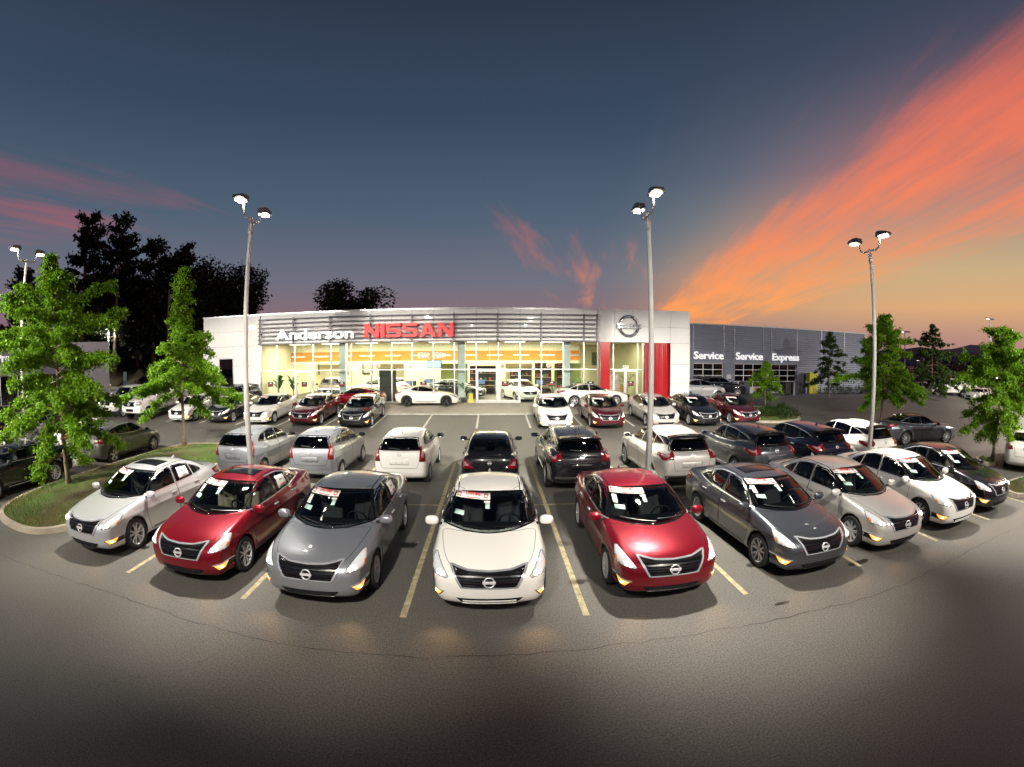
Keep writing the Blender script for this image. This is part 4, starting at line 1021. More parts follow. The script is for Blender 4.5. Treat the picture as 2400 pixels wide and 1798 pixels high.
SPEC['large_crossover'] = dict(L=4.89, W=1.915, H=1.69, rw=.37, arch=.41, axles=(1.48, -1.345), ty=.82, flare=.02,
    low=[(2.1, .27), (2.36, .29), (2.43, .48), (2.42, .72), (2.34, .90), (2.05, 1.02), (1.6, 1.10), (1.15, 1.16), (.9, 1.18), (0, 1.14), (-1.0, 1.18), (-1.6, 1.26), (-2.1, 1.22), (-2.36, 1.14), (-2.42, .95), (-2.44, .62), (-2.36, .40), (-2.1, .28), (0, .24)],
    top=[(1.35, 1.02), (1.14, 1.17), (.78, 1.35), (.40, 1.55), (.05, 1.645), (-.4, 1.69), (-1.0, 1.67), (-1.6, 1.61), (-2.02, 1.555), (-2.06, 1.50), (-2.30, 1.16), (-2.25, 1.0), (0, .9)],
    sec=[(.2, .86), (.30, .90), (.45, .915), (.65, .94), (.85, .955), (.95, .95), (1.08, .91), (1.2, .86), (1.3, .82)],
    plan=[(-2.44, .82), (-2.15, .92), (-1.7, .97), (-1.2, 1), (0, .99), (1.3, 1), (1.8, .96), (2.2, .89), (2.45, .78)],
    gsec=[(1.0, .87), (1.15, .84), (1.35, .76), (1.58, .64), (1.70, .58)], gplan=[(-2.3, .78), (-1.7, .90), (-1.0, .97), (0, 1), (.6, 1), (1.2, .97)],
    gbow_r=.07,
    side=[[(.86, 1.19), (.62, 1.34), (.32, 1.49), (.05, 1.55), (-.14, 1.56), (-.10, 1.175)], [(-.19, 1.175), (-.22, 1.56), (-.70, 1.545), (-1.06, 1.50), (-1.08, 1.24), (-.95, 1.20)]],
    quarter=[(-1.13, 1.26), (-1.12, 1.495), (-1.50, 1.42), (-1.75, 1.345), (-1.42, 1.30)],
    doors=[[(1.02, 1.10), (1.02, .6), (.9, .36), (-.13, .36), (-.145, 1.17), (-.17, 1.60), (.1, 1.585), (.36, 1.52)], [(-.15, 1.17), (-.14, .36), (-.85, .36), (-1.0, .6), (-1.14, 1.0), (-1.14, 1.24), (-1.1, 1.54), (-.70, 1.585), (-.18, 1.60)]],
    handles=[(-.0, .99), (-.98, 1.03)], mirror=(.86, .98, 1.20), ws=(1.20, 1.58, .73, .58), rg=(1.20, 1.50, .66, .55), rg_mat='darkglass', rear_dark=True,
    head=[(2.36, .50, .86), (2.22, .78, .82), (1.80, .92, .98), (1.78, .90, 1.06), (2.1, .74, .97)], head_dir=(.8, .45, .4),
    tail=[(-2.40, .60, .98), (-2.34, .56, 1.08), (-2.20, .60, 1.24), (-2.26, .74, 1.10), (-1.85, .93, 1.14), (-1.86, .94, 1.06), (-2.20, .86, .94)], tail_dir=(-.78, .60, .15),
    grille=[(-.55, .88), (.55, .88), (.36, .56), (-.36, .56)], emblem=(.74, .09), intake=[(-.5, .46), (.5, .46), (.42, .34), (-.42, .34)],
    hatch=[(-.60, 1.16), (.60, 1.16), (.58, .98), (.54, .66), (-.54, .66), (-.58, .98)], platebox=(-.33, .33, .74, .93), remblem=(1.075, .065), pillar=[(-1.16, 1.52), (-1.52, 1.445), (-1.82, 1.35), (-2.02, 1.33), (-1.98, 1.47), (-1.7, 1.53)], spoiler=True, rwiper=True, diffuser=True, belt_chrome=True, shark=True)
SPEC['compact_sedan'] = dict(L=4.45, W=1.695, H=1.515, rw=.30, arch=.335, axles=(1.33, -1.27), ty=.735,
    low=[(1.9, .2), (2.14, .22), (2.22, .42), (2.20, .64), (2.10, .80), (1.85, .93), (1.45, 1.02), (1.05, 1.07), (0, 1.04), (-1.2, 1.07), (-1.8, 1.13), (-2.1, 1.12), (-2.19, 1.04), (-2.21, .80), (-2.22, .5), (-2.14, .28), (-1.8, .2), (0, .18)],
    top=[(1.4, .95), (1.22, 1.05), (.8, 1.25), (.42, 1.42), (.05, 1.505), (-.5, 1.515), (-.95, 1.47), (-1.3, 1.37), (-1.82, 1.11), (-1.8, .9), (0, .8)],
    sec=[(.15, .76), (.24, .80), (.4, .825), (.62, .845), (.78, .847), (.9, .825), (1.05, .785), (1.15, .75)],
    plan=[(-2.22, .84), (-1.9, .94), (-1.3, .99), (0, 1), (1.2, .98), (1.8, .92), (2.22, .78)],
    gsec=[(.9, .79), (1.05, .755), (1.25, .68), (1.43, .59), (1.53, .54)], gplan=[(-1.9, .84), (-1.4, .92), (-.8, .99), (0, 1), (.6, 1), (1.2, .97)],
    side=[[(.92, 1.08), (.66, 1.23), (.40, 1.35), (.15, 1.41), (-.1, 1.415), (-.08, 1.075)], [(-.16, 1.075), (-.18, 1.415), (-.6, 1.40), (-.95, 1.31), (-1.05, 1.10)]],
    doors=[[(.98, 1.02), (.95, .5), (.82, .26), (-.11, .26), (-.12, 1.09), (-.13, 1.45), (.2, 1.44), (.45, 1.37)], [(-.13, 1.09), (-.12, .26), (-.75, .26), (-.92, .55), (-1.1, 1.08), (-.95, 1.35), (-.55, 1.445), (-.14, 1.45)]],
    handles=[(.03, .92), (-.88, .95)], mirror=(.92, .88, 1.08), ws=(1.10, 1.43, .67, .54), rg=(1.15, 1.41, .60, .52),
    head=[(2.12, .48, .72), (2.0, .72, .70), (1.75, .80, .86), (1.7, .76, .95), (2.0, .60, .86)], head_dir=(.8, .45, .4),
    tail=[(-2.21, .42, .78), (-2.12, .78, .74), (-2.02, .81, .92), (-2.0, .78, 1.03), (-2.14, .70, 1.04), (-2.20, .56, .90)], tail_dir=(-.9, .4, 0),
    grille=[(-.42, .76), (.42, .76), (.32, .58), (-.32, .58)], emblem=(.68, .07), intake=[(-.5, .45), (.5, .45), (.42, .3), (-.42, .3)],
    hatch=[(-.64, 1.09), (.64, 1.09), (.42, .74), (.38, .60), (-.38, .60), (-.42, .74)], remblem=(.93, .055), lip=True)
SPEC['coupe'] = dict(L=4.25, W=1.845, H=1.315, rw=.335, arch=.37, axles=(1.30, -1.25), ty=.79, flare=.03,
    low=[(1.85, .17), (2.05, .18), (2.12, .34), (2.08, .52), (1.9, .66), (1.5, .80), (1.0, .88), (.6, .91), (0, .92), (-.8, .95), (-1.3, 1.02), (-1.75, 1.01), (-2.0, .93), (-2.1, .78), (-2.12, .5), (-2.02, .26), (-1.7, .18), (0, .16)],
    top=[(.95, .8), (.72, .92), (.40, 1.08), (.05, 1.24), (-.25, 1.305), (-.6, 1.30), (-1.1, 1.20), (-1.55, 1.08), (-1.9, .96), (-1.85, .8), (0, .7)],
    sec=[(.13, .82), (.22, .87), (.4, .90), (.6, .92), (.72, .915), (.85, .87), (.95, .80), (1.05, .74)],
    plan=[(-2.12, .80), (-1.8, .93), (-1.25, 1.0), (-.5, .97), (.3, .95), (1.2, 1.0), (1.7, .94), (2.12, .74)],
    gsec=[(.8, .79), (.92, .76), (1.1, .66), (1.25, .56), (1.33, .5)], gplan=[(-1.9, .66), (-1.3, .80), (-.7, .95), (0, 1), (.8, .97)],
    side=[[(.58, .95), (.36, 1.06), (.08, 1.17), (-.18, 1.215), (-.45, 1.205), (-.52, .97)]],
    quarter=[(-.57, .975), (-.51, 1.20), (-.75, 1.16), (-.98, 1.03)],
    doors=[[(.66, .84), (.64, .45), (.55, .25), (-.42, .25), (-.56, .5), (-.58, .96), (-.5, 1.245), (-.18, 1.255), (.10, 1.20)]],
    handles=[(-.42, .80)], mirror=(.52, .93, .98), ws=(.93, 1.24, .64, .50), rg=(1.06, 1.24, .5, .42),
    head=[(2.04, .52, .52), (1.85, .76, .54), (1.45, .84, .77), (1.60, .72, .76), (1.88, .58, .65)], head_dir=(.55, .5, .6),
    tail=[(-2.04, .55, .80), (-1.95, .80, .78), (-1.62, .89, .94), (-1.80, .82, .98), (-2.0, .62, .92)], tail_dir=(-.65, .70, .25),
    grille=[(-.5, .44), (.5, .44), (.42, .24), (-.42, .24)], emblem=None, lip=True)
SPEC['large_sedan'] = dict(L=4.9, W=1.86, H=1.44, rw=.345, arch=.385, axles=(1.48, -1.295), ty=.80, flare=.022,
    low=[(2.05, .19), (2.34, .20), (2.44, .30), (2.45, .52), (2.40, .70), (2.26, .80), (1.95, .90), (1.5, .97), (1.1, 1.01), (.8, 1.03), (0, .99), (-.8, 1.01), (-1.4, 1.08), (-2.0, 1.10), (-2.34, 1.06), (-2.42, .90), (-2.44, .56), (-2.38, .30), (-2.0, .2), (0, .175)],
    top=[(1.15, .9), (.98, 1.02), (.62, 1.19), (.25, 1.34), (-.05, 1.41), (-.45, 1.44), (-.9, 1.41), (-1.3, 1.32), (-1.7, 1.19), (-2.1, 1.08), (-2.05, .9), (0, .8)],
    sec=[(.15, .80), (.22, .86), (.36, .89), (.52, .905), (.70, .928), (.78, .93), (.88, .90), (1.0, .85), (1.1, .80)],
    plan=[(-2.45, .78), (-2.2, .90), (-1.8, .97), (-1.3, 1), (-.3, .975), (.5, .98), (1.4, 1), (1.9, .95), (2.2, .88), (2.45, .76)],
    gsec=[(.9, .82), (1.0, .79), (1.18, .70), (1.36, .60), (1.45, .54)], gplan=[(-2.1, .74), (-1.5, .88), (-.8, .98), (0, 1), (.6, 1), (1.1, .97)],
    side=[[(.72, 1.03), (.50, 1.15), (.25, 1.265), (.02, 1.325), (-.26, 1.345), (-.24, 1.015)], [(-.32, 1.015), (-.35, 1.345), (-.75, 1.33), (-1.0, 1.28), (-1.05, 1.05)]],
    quarter=[(-1.11, 1.06), (-1.06, 1.265), (-1.30, 1.19), (-1.52, 1.10)],
    doors=[[(.98, .96), (.98, .55), (.88, .27), (-.27, .27), (-.285, 1.02), (-.31, 1.38), (.05, 1.36), (.28, 1.30)], [(-.29, 1.02), (-.28, .27), (-.86, .27), (-1.02, .52), (-1.14, .75), (-1.16, 1.04), (-1.0, 1.31), (-.70, 1.365), (-.32, 1.38)]],
    handles=[(-.12, .86), (-1.04, .90)], mirror=(.74, .93, 1.03), ws=(1.04, 1.36, .69, .54), rg=(1.13, 1.36, .60, .50),
    head=[(2.34, .56, .68), (2.18, .78, .66), (1.78, .88, .86), (1.85, .84, .90), (2.15, .68, .80)], head_dir=(.8, .45, .4),
    tail=[(-2.40, .56, .86), (-2.28, .80, .84), (-1.95, .90, .98), (-1.95, .87, 1.04), (-2.22, .80, 1.02), (-2.38, .60, .99)], tail_dir=(-.72, .65, .2),
    grille=[(-.55, .78), (.55, .78), (.38, .42), (-.38, .42)], emblem=(.64, .085), intake=[(-.4, .34), (.4, .34), (.34, .25), (-.34, .25)],
    hatch=[(-.58, 1.06), (.58, 1.06), (.46, .86), (.42, .62), (-.42, .62), (-.46, .86)], remblem=(.93, .06), lip=True)
SPEC['sport_hatch'] = dict(L=4.36, W=1.82, H=1.48, rw=.33, arch=.365, axles=(1.32, -1.33), ty=.79,
    low=[(1.9, .2), (2.08, .22), (2.17, .40), (2.15, .62), (2.04, .78), (1.75, .91), (1.3, 1.0), (.95, 1.05), (0, 1.02), (-1.2, 1.08), (-1.8, 1.14), (-2.08, 1.08), (-2.16, .82), (-2.17, .52), (-2.08, .3), (-1.8, .2), (0, .18)],
    top=[(1.35, .9), (1.12, 1.04), (.7, 1.25), (.3, 1.42), (-.05, 1.475), (-.6, 1.475), (-1.15, 1.43), (-1.65, 1.35), (-1.82, 1.24), (-2.05, 1.04), (-2.0, .9), (0, .8)],
    sec=[(.15, .80), (.24, .86), (.4, .885), (.6, .905), (.78, .91), (.9, .88), (1.05, .83), (1.15, .78)],
    plan=[(-2.17, .84), (-1.8, .95), (-1.3, 1), (0, .985), (1.2, .99), (1.75, .92), (2.17, .76)],
    gsec=[(.9, .83), (1.05, .795), (1.25, .71), (1.42, .61), (1.5, .56)], gplan=[(-2.05, .80), (-1.5, .90), (-.8, .98), (0, 1), (.6, 1), (1.2, .97)],
    side=[[(.88, 1.07), (.62, 1.21), (.36, 1.33), (.10, 1.385), (-.14, 1.39), (-.12, 1.06)], [(-.20, 1.06), (-.22, 1.39), (-.65, 1.375), (-.95, 1.33), (-1.0, 1.11)]],
    quarter=[(-1.06, 1.12), (-1.01, 1.32), (-1.22, 1.27), (-1.40, 1.17)],
    doors=[[(.98, 1.0), (.96, .5), (.85, .26), (-.15, .26), (-.16, 1.06), (-.18, 1.42), (.1, 1.415), (.40, 1.36)], [(-.165, 1.06), (-.155, .26), (-.82, .26), (-1.0, .55), (-1.1, .78), (-1.1, 1.1), (-.97, 1.365), (-.62, 1.41), (-.19, 1.42)]],
    handles=[(0, .90), (-.95, .94)], mirror=(.86, .92, 1.06), ws=(1.08, 1.41, .69, .55), rg=(1.16, 1.36, .60, .50), rg_mat='darkglass',
    head=[(2.06, .54, .70), (1.92, .76, .70), (1.55, .87, .90), (1.52, .84, .95), (1.9, .66, .84)], head_dir=(.8, .45, .4),
    tail=[(-2.12, .62, .88), (-2.0, .84, .84), (-1.72, .91, .98), (-1.78, .86, 1.10), (-2.0, .76, 1.06)], tail_dir=(-.7, .68, .2),
    grille=[(-.45, .46), (.45, .46), (.38, .26), (-.38, .26)], emblem=None, hatch=[(-.6, 1.08), (.6, 1.08), (.54, .60), (-.54, .60)], spoiler=True)
SPEC['small_crossover'] = dict(L=4.125, W=1.765, H=1.57, rw=.345, arch=.39, axles=(1.27, -1.26), ty=.76, flare=.035,
    low=[(1.75, .22), (1.98, .25), (2.05, .45), (2.03, .70), (1.93, .92), (1.6, 1.05), (1.2, 1.10), (.9, 1.12), (0, 1.06), (-1.0, 1.12), (-1.6, 1.20), (-1.9, 1.15), (-2.02, .95), (-2.05, .6), (-1.95, .34), (-1.6, .24), (0, .22)],
    top=[(1.2, 1.0), (1.0, 1.12), (.65, 1.30), (.3, 1.48), (0, 1.55), (-.5, 1.57), (-1.1, 1.52), (-1.55, 1.46), (-1.68, 1.38), (-1.95, 1.12), (-1.9, 1), (0, .9)],
    sec=[(.2, .78), (.3, .82), (.5, .85), (.75, .88), (.95, .87), (1.1, .82), (1.2, .78)],
    plan=[(-2.05, .84), (-1.7, .95), (-1.2, 1.0), (0, .96), (1.2, 1.0), (1.6, .95), (2.05, .78)],
    gsec=[(.9, .79), (1.1, .755), (1.3, .67), (1.5, .57), (1.6, .52)], gplan=[(-1.95, .80), (-1.4, .90), (-.8, .98), (0, 1), (1.2, .97)],
    side=[[(.80, 1.14), (.55, 1.29), (.30, 1.41), (.05, 1.46), (-.15, 1.465), (-.12, 1.11)], [(-.2, 1.11), (-.22, 1.465), (-.6, 1.44), (-.95, 1.38), (-1.15, 1.24), (-.95, 1.16)]],
    doors=[[(.92, 1.05), (.9, .55), (.78, .32), (-.15, .32), (-.16, 1.1), (-.18, 1.5), (.1, 1.49), (.34, 1.44)], [(-.165, 1.1), (-.155, .32), (-.7, .32), (-.88, .6), (-1.0, 1.1), (-1.0, 1.4), (-.62, 1.475), (-.19, 1.5)]],
    handles=[(0, .95)], mirror=(.80, .90, 1.14), ws=(1.15, 1.49, .66, .52), rg=(1.20, 1.44, .58, .48), rg_mat='darkglass',
    head=[(1.96, .46, .60), (1.9, .62, .58), (1.88, .66, .70), (1.95, .50, .72)], head_dir=(.8, .45, .1),
    tail=[(-2.0, .60, .90), (-1.90, .78, .86), (-1.66, .84, 1.06), (-1.68, .78, 1.22), (-1.85, .70, 1.12)], tail_dir=(-.75, .65, .1),
    grille=[(-.42, .86), (.42, .86), (.3, .66), (-.3, .66)], emblem=(.76, .08), spoiler=True)
SPEC['truck'] = dict(L=5.7, W=2.02, H=1.98, rw=.42, arch=.47, axles=(1.90, -1.65), ty=.86, flare=.02, r_low=.09, bow_f=.14, bow_r=.03,
    low=[(2.45, .50), (2.74, .50), (2.82, .62), (2.84, .88), (2.82, 1.18), (2.70, 1.30), (2.2, 1.36), (1.6, 1.40), (1.2, 1.41), (0, 1.36), (-.8, 1.36), (-2.75, 1.36), (-2.84, 1.30), (-2.85, .70), (-2.80, .55), (-2.4, .50), (0, .46)],
    top=[(1.45, 1.25), (1.28, 1.38), (.98, 1.60), (.62, 1.86), (.35, 1.95), (-.2, 1.98), (-.75, 1.96), (-.95, 1.88), (-1.06, 1.40), (-1.05, 1.2), (0, 1.1)],
    sec=[(.4, .90), (.55, .95), (.8, .985), (1.0, 1.01), (1.15, .99), (1.3, .965), (1.45, .93)],
    plan=[(-2.85, .97), (-2.5, .985), (0, 1), (2.0, 1), (2.5, .96), (2.85, .84)],
    gsec=[(1.2, .92), (1.38, .89), (1.6, .82), (1.85, .71), (2.0, .64)], gplan=[(-1.1, .97), (0, 1), (.8, 1), (1.4, .97)], gbow_f=.12, gbow_r=.02,
    bed=[(-1.12, 1.6), (-1.12, .85), (-2.74, .85), (-2.74, 1.6)], bed_w=.86,
    side=[[(1.02, 1.42), (.84, 1.57), (.58, 1.76), (.34, 1.84), (.12, 1.85), (.12, 1.42)], [(.02, 1.42), (.02, 1.855), (-.55, 1.85), (-.76, 1.80), (-.80, 1.42)]],
    doors=[[(1.2, 1.34), (1.2, .62), (.08, .58), (.07, 1.4), (.07, 1.9), (.36, 1.88), (.62, 1.80)], [(.06, 1.4), (.07, .58), (-.85, .58), (-.92, 1.4), (-.82, 1.85), (-.5, 1.89), (.06, 1.9)]],
    handles=[(.25, 1.22), (-.72, 1.22)], mirror=(1.0, 1.06, 1.45), ws=(1.42, 1.86, .78, .64), rg=(1.45, 1.80, .62, .55), rg_mat='darkglass',
    head=[(2.78, .62, 1.04), (2.72, .86, 1.02), (2.50, .96, 1.08), (2.50, .95, 1.26), (2.72, .82, 1.26), (2.80, .62, 1.22)], head_dir=(.85, .45, .1),
    tail=[(-2.84, .88, .92), (-2.80, .98, .92), (-2.80, .96, 1.32), (-2.84, .86, 1.32)], tail_dir=(-.8, .55, 0),
    grille=[(-.56, 1.24), (.56, 1.24), (.50, .96), (-.50, .96)], emblem=(1.10, .10), intake=[(-.36, .80), (.36, .80), (.34, .66), (-.34, .66)],
    hatch=[(-.82, 1.30), (.82, 1.30), (.82, .82), (-.82, .82)])
# ---------------------------------------------------------------- wheels
def wheel_meshes(rw, style):
    t = MB(); w = .105; ri = rw * .70
    t.lathe([(ri, -w * .9), (ri + .02, -w), (rw - .03, -w), (rw - .008, -w + .012), (rw, -w + .035), (rw + .001, 0), (rw, w - .035), (rw - .008, w - .012), (rw - .03, w), (ri + .02, w), (ri, w * .9)], 40, 'y')
    r = MB(); o = w * .86                          # outboard face at +y
    r.lathe([(ri, -w * .9), (ri * .93, -w * .8), (ri * .93, o - .03), (ri * .96, o), (ri + .004, o + .004), (ri + .004, o - .02)], 36, 'y')
    r.lathe([(0.001, o - .015), (.045, o - .017), (.055, o - .03), (.06, o - .05)], 20, 'y')
    def spoke(a0, w0, w1, r0, r1, y0, y1, skew=0.0):
        c, s_ = math.cos(a0), math.sin(a0); c2, s2 = math.cos(a0 + skew), math.sin(a0 + skew)
        def P(rr, t_, y, cc, ss): return (rr * cc - t_ * ss, y, rr * ss + t_ * cc)
        v = [P(r0, -w0, y0, c, s_), P(r0, w0, y0, c, s_), P(r1, w1, y1, c2, s2), P(r1, -w1, y1, c2, s2)]
        v += [(x, y - .03, z) for x, y, z in v]
        r.add(v, [(0, 1, 2, 3), (0, 4, 5, 1), (1, 5, 6, 2), (2, 6, 7, 3), (3, 7, 4, 0)])
    if style == 'twin':
        for k in range(5):
            a = 2 * math.pi * k / 5 + .3
            for q in (-.19, .19): spoke(a + q * .45, .017, .014, .04, ri * .95, o - .022, o - .006, q * .9)
    elif style == 'star':
        for k in range(5): spoke(2 * math.pi * k / 5 + .3, .042, .028, .03, ri * .95, o - .02, o - .004)
    elif style == 'cap':
        for k in range(9): spoke(2 * math.pi * k / 9 + .1, .020, .030, .05, ri * .94, o - .016, o - .004, .1)
    else:
        for k in range(10): spoke(2 * math.pi * k / 10 + .1, .015, .017, .04, ri * .95, o - .022, o - .004)
    h = MB(); h.lathe([(.001, -.02), (ri * .90, -.02), (ri * .90, -.05)], 24, 'y'); h.lathe([(.001, -.012), (ri * .62, -.012), (ri * .62, -.03)], 24, 'y')
    return t.mesh('tyre'), r.mesh('rim'), h.mesh('brake_disc')
WHEELS = {}
def emblem_mesh(r, th=.012):
    """ring crossed by a wide bar, facing +z in its own plane"""
    b = MB()
    b.lathe([(r * .74, 0), (r * .76, th), (r * .87, th * 1.5), (r * .98, th), (r, 0)], 28, 'z')
    b.bevbox((-r * 1.12, -r * .24, 0), (r * 1.12, r * .24, th * 1.9), .004)
    return b.mesh('emblem')
def ellipsoid(name, c, d, n=14, flat_back=None):
    bm = bmesh.new(); bmesh.ops.create_uvsphere(bm, u_segments=n + 4, v_segments=n, radius=1.0)
    for v in bm.verts:
        p = v.co
        q = Vector([math.copysign(abs(p[i]) ** .75, p[i]) for i in range(3)])
        if flat_back is not None and q[0] < flat_back: q[0] = flat_back
        v.co = Vector([c[i] + q[i] * d[i] for i in range(3)])
    me = bpy.data.meshes.new(name); bm.to_mesh(me); bm.free()
    me.polygons.foreach_set('use_smooth', [True] * len(me.polygons)); return me
# ---------------------------------------------------------------- one template of parts per kind of car
TEMPL = {}
def side_poly(P, s): return [(-s * x, z) for x, z in P]          # plane of direction (0, s, 0)
def build_template(kind, h=0.028):
    S = SPEC[kind]; B = Body(S, h); T = []                        # entries: (key, name, mesh, material key, parent key, loc, rot)
    def put(key, name, me, m, parent=None, loc=(0, 0, 0), rot=(0, 0, 0)):
        T.append((key, name, me, m, parent, loc, rot)); return key
    FRONT, REAR, UP = (1, 0, 0), (-1, 0, 0), (0, 0, 1)
    z0, z1, w0, w1 = S['ws']
    wsp = [(-w0, z0 + .02), (-w0 * .5, z0 - .005), (0, z0 - .012), (w0 * .5, z0 - .005), (w0, z0 + .02), (w1, z1 - .02), (w1 * .5, z1), (0, z1 + .006), (-w1 * .5, z1), (-w1, z1 - .02)]
    r0, r1, q0, q1 = S['rg']
    rgp = [(-q0, r0), (q0, r0), (q0 * .97, r0 + .35 * (r1 - r0)), (q1, r1 - .02), (q1 * .6, r1), (-q1 * .6, r1), (-q1, r1 - .02), (-q0 * .97, r0 + .35 * (r1 - r0))]
    # openings and panels
    B.mark(wsp, FRONT, -1, .022, .05, lambda c: c[:, 0] > -.3); B.mark(rgp, REAR, -1, .022, .05, lambda c: c[:, 0] < .2)
    panels = {}
    k = 0
    for s in (1, -1):
        for i, W in enumerate(S['side']): B.mark(side_poly(W, s), (0, s, 0), -1, .014)
        if 'quarter' in S: B.mark(side_poly(S['quarter'], s), (0, s, 0), -1, .014)
    for s in (1, -1):
        for i, D in enumerate(S['doors']):
            k += 1; panels[('door', s, i)] = k
            B.mark(side_poly(D, s), (0, s, 0), k, 0, .05)
    if 'hood' in S:
        k += 1; panels['hood'] = k
        B.mark([(y, -x) for x, y in S['hood']], UP, k, 0, .12, lambda c: (c[:, 0] > .9) & (c[:, 2] > .72))
    for ai, a in enumerate(S['axles']):
        for s in (1, -1):
            k += 1; rho = np.hypot(B.C[:, 0] - a, B.C[:, 2] - S['rw'])
            B.lab[(rho < S['arch'] + .012) & (B.C[:, 1] * s > 0) & (np.abs(B.C[:, 1]) < B.plan_edge(rho) if False else (B.FN[:, 1] * s < .45)) & (B.lab == 0)] = k
            panels[('well', ai, s)] = k
    put('body', 'body', B.panel('body', 0), 'paint')
    for ai, a in enumerate(S['axles']):
        for s in (1, -1): put(f'well{ai}{s}', 'wheel_well', B.panel('wheel_well', panels[('well', ai, s)]), 'black')
    if 'hood' in S:
        put('hood', 'hood', B.panel('hood', panels['hood']), 'paint')
        put('hoodgap', 'panel_gap', B.strip('panel_gap', [(y, -x) for x, y in chaikin(S['hood'], 2)], UP, .007, .0022, closed=True), 'seam', 'hood')
    # glass
    put('ws', 'windshield', B.patch('windshield', wsp, FRONT, .004), 'glass')
    put('wsf', 'windshield_frame', B.strip('windshield_frame', wsp, FRONT, .032, .006, closed=True), 'gloss', 'ws')
    put('rg', 'rear_window', B.patch('rear_window', rgp, REAR, .004), S.get('rg_mat', 'glass'))
    put('rgf', 'rear_window_frame', B.strip('rear_window_frame', rgp, REAR, .032, .006, closed=True), 'gloss', 'rg')
    for s in (1, -1):
        d = (0, s, 0)
        for i, D in enumerate(S['doors']):
            dk = put(f'door{s}{i}', 'door', B.panel('door', panels[('door', s, i)]), 'paint')
            put(f'dgap{s}{i}', 'panel_gap', B.strip('panel_gap', side_poly(D, s), d, .008, .0022, closed=True), 'seam', dk)
            W = S['side'][i]
            gm = 'darkglass' if (S.get('rear_dark') and i == 1) else 'glass'
            put(f'win{s}{i}', 'side_window', B.patch('side_window', side_poly(W, s), d, .003), gm, dk)
            put(f'wfr{s}{i}', 'window_frame', B.strip('window_frame', side_poly(W, s), d, .026, .005, closed=True), 'gloss', dk)
            if i < len(S['handles']):
                hx, hz = S['handles'][i]
                p, n = B.hit(-s * hx, hz, d)
                hb = MB(); hb.bevbox((-.095, -.014, -.017), (.095, .016, .017), .012)
                put(f'han{s}{i}', 'handle', hb.mesh('handle'), 'handle', dk, tuple(p + n * .012), (0, 0, 0))
        if 'quarter' in S:
            put(f'qw{s}', 'quarter_window', B.patch('quarter_window', side_poly(S['quarter'], s), d, .003), 'darkglass' if S.get('rear_dark') else 'glass')
            put(f'qwf{s}', 'window_frame', B.strip('window_frame', side_poly(S['quarter'], s), d, .026, .005, closed=True), 'gloss', f'qw{s}')
        # bright line round the glass
        allp = S['side'] + ([S['quarter']] if 'quarter' in S else [])
        fx = max(p[0] for p in S['side'][0]); rx = min(p[0] for p in allp[-1])
        zt_ = max(p[1] for p in S['side'][0]); zb_ = min(p[1] for p in S['side'][0])
        upper = [p for p in S['side'][0][:-1]] + ([q for q in S['side'][1][1:-1] if q[1] > zb_ + .5 * (zt_ - zb_)] if len(S['side']) > 1 else []) + ([S['quarter'][2], S['quarter'][3]] if 'quarter' in S else [])
        up = [(x, z + .022) for x, z in upper]
        put(f'trim{s}', 'window_trim', B.strip('window_trim', side_poly(up, s), d, .018, .007, face=.45), 'trim')
        lowl = [S['side'][0][0], S['side'][0][-1]] + ([S['side'][1][0], S['side'][1][-1]] if len(S['side']) > 1 else []) + ([S['quarter'][0], S['quarter'][-1]] if 'quarter' in S else [])
        put(f'belt{s}', 'belt_trim', B.strip('belt_trim', side_poly([(x, z - .022) for x, z in lowl], s), d, .016, .007), 'trim')
        # mirror
        mx_, my_, mz_ = S['mirror']
        mk = put(f'mir{s}', 'mirror', ellipsoid('mirror', (mx_, s * (my_ + .055), mz_), (.08, .12, .078), flat_back=-.5), 'mirror')
        mg = MB(); mg.lathe([(.001, 0), (.9, 0), (1, .06)], 20, 'z', Matrix.Translation((mx_ - .042, s * (my_ + .055), mz_)) @ Matrix.Rotation(-math.pi / 2, 4, 'Y') @ Matrix.Diagonal((.055, .10, .1, 1)))
        put(f'mgl{s}', 'mirror_glass', mg.mesh('mirror_glass'), 'mglass', mk)
        ms_ = MB(); ms_.tube([(mx_ + .01, s * (my_ - .12), mz_ - .06), (mx_, s * (my_ + .0), mz_ - .035)], [.03, .025], 8)
        put(f'mst{s}', 'mirror_stalk', ms_.mesh('mirror_stalk'), 'black', mk)
        # lamps
        dv = Vector((S['head_dir'][0], s * S['head_dir'][1], S['head_dir'][2]))
        hp = [B.to_plane((x, s * y, z), dv) for x, y, z in S['head']]
        hk = put(f'head{s}', 'headlight', B.patch('headlight', hp, dv, .006, .05, rnd=1), 'lens')
        put(f'hfr{s}', 'headlight_bezel', B.strip('headlight_bezel', chaikin(hp, 1), dv, .016, .005, closed=True), 'gloss', hk)
        c = np.mean(np.array(S['head'][:3] + S['head'][-1:]), 0); cp = B.to_plane((c[0], s * c[1], c[2]), dv)
        cm = [(cp[0] * .66 + hp[0][0] * .34, cp[1] * .74 + hp[0][1] * .26 + .008), (cp[0], cp[1] + .012)]
        for j, (u, v_) in enumerate(cm):
            rr = .040 if j else .034
            put(f'bulb{s}{j}', 'lamp_bulb', B.patch('lamp_bulb', [(u + rr * math.cos(t), v_ + rr * math.sin(t)) for t in np.linspace(0, 2 * math.pi, 12, endpoint=False)], dv, .012, .04), 'lamp', hk)
        lp = lambda a, b, f: tuple(a[q] * (1 - f) + b[q] * f for q in (0, 1)); i3 = 3 if len(hp) > 4 else 2
        ap = [lp(hp[i3 - 1], hp[i3], .25), lp(hp[i3 - 1], hp[i3], .85), lp(hp[i3], cp, .30), lp(hp[i3 - 1], cp, .22)]
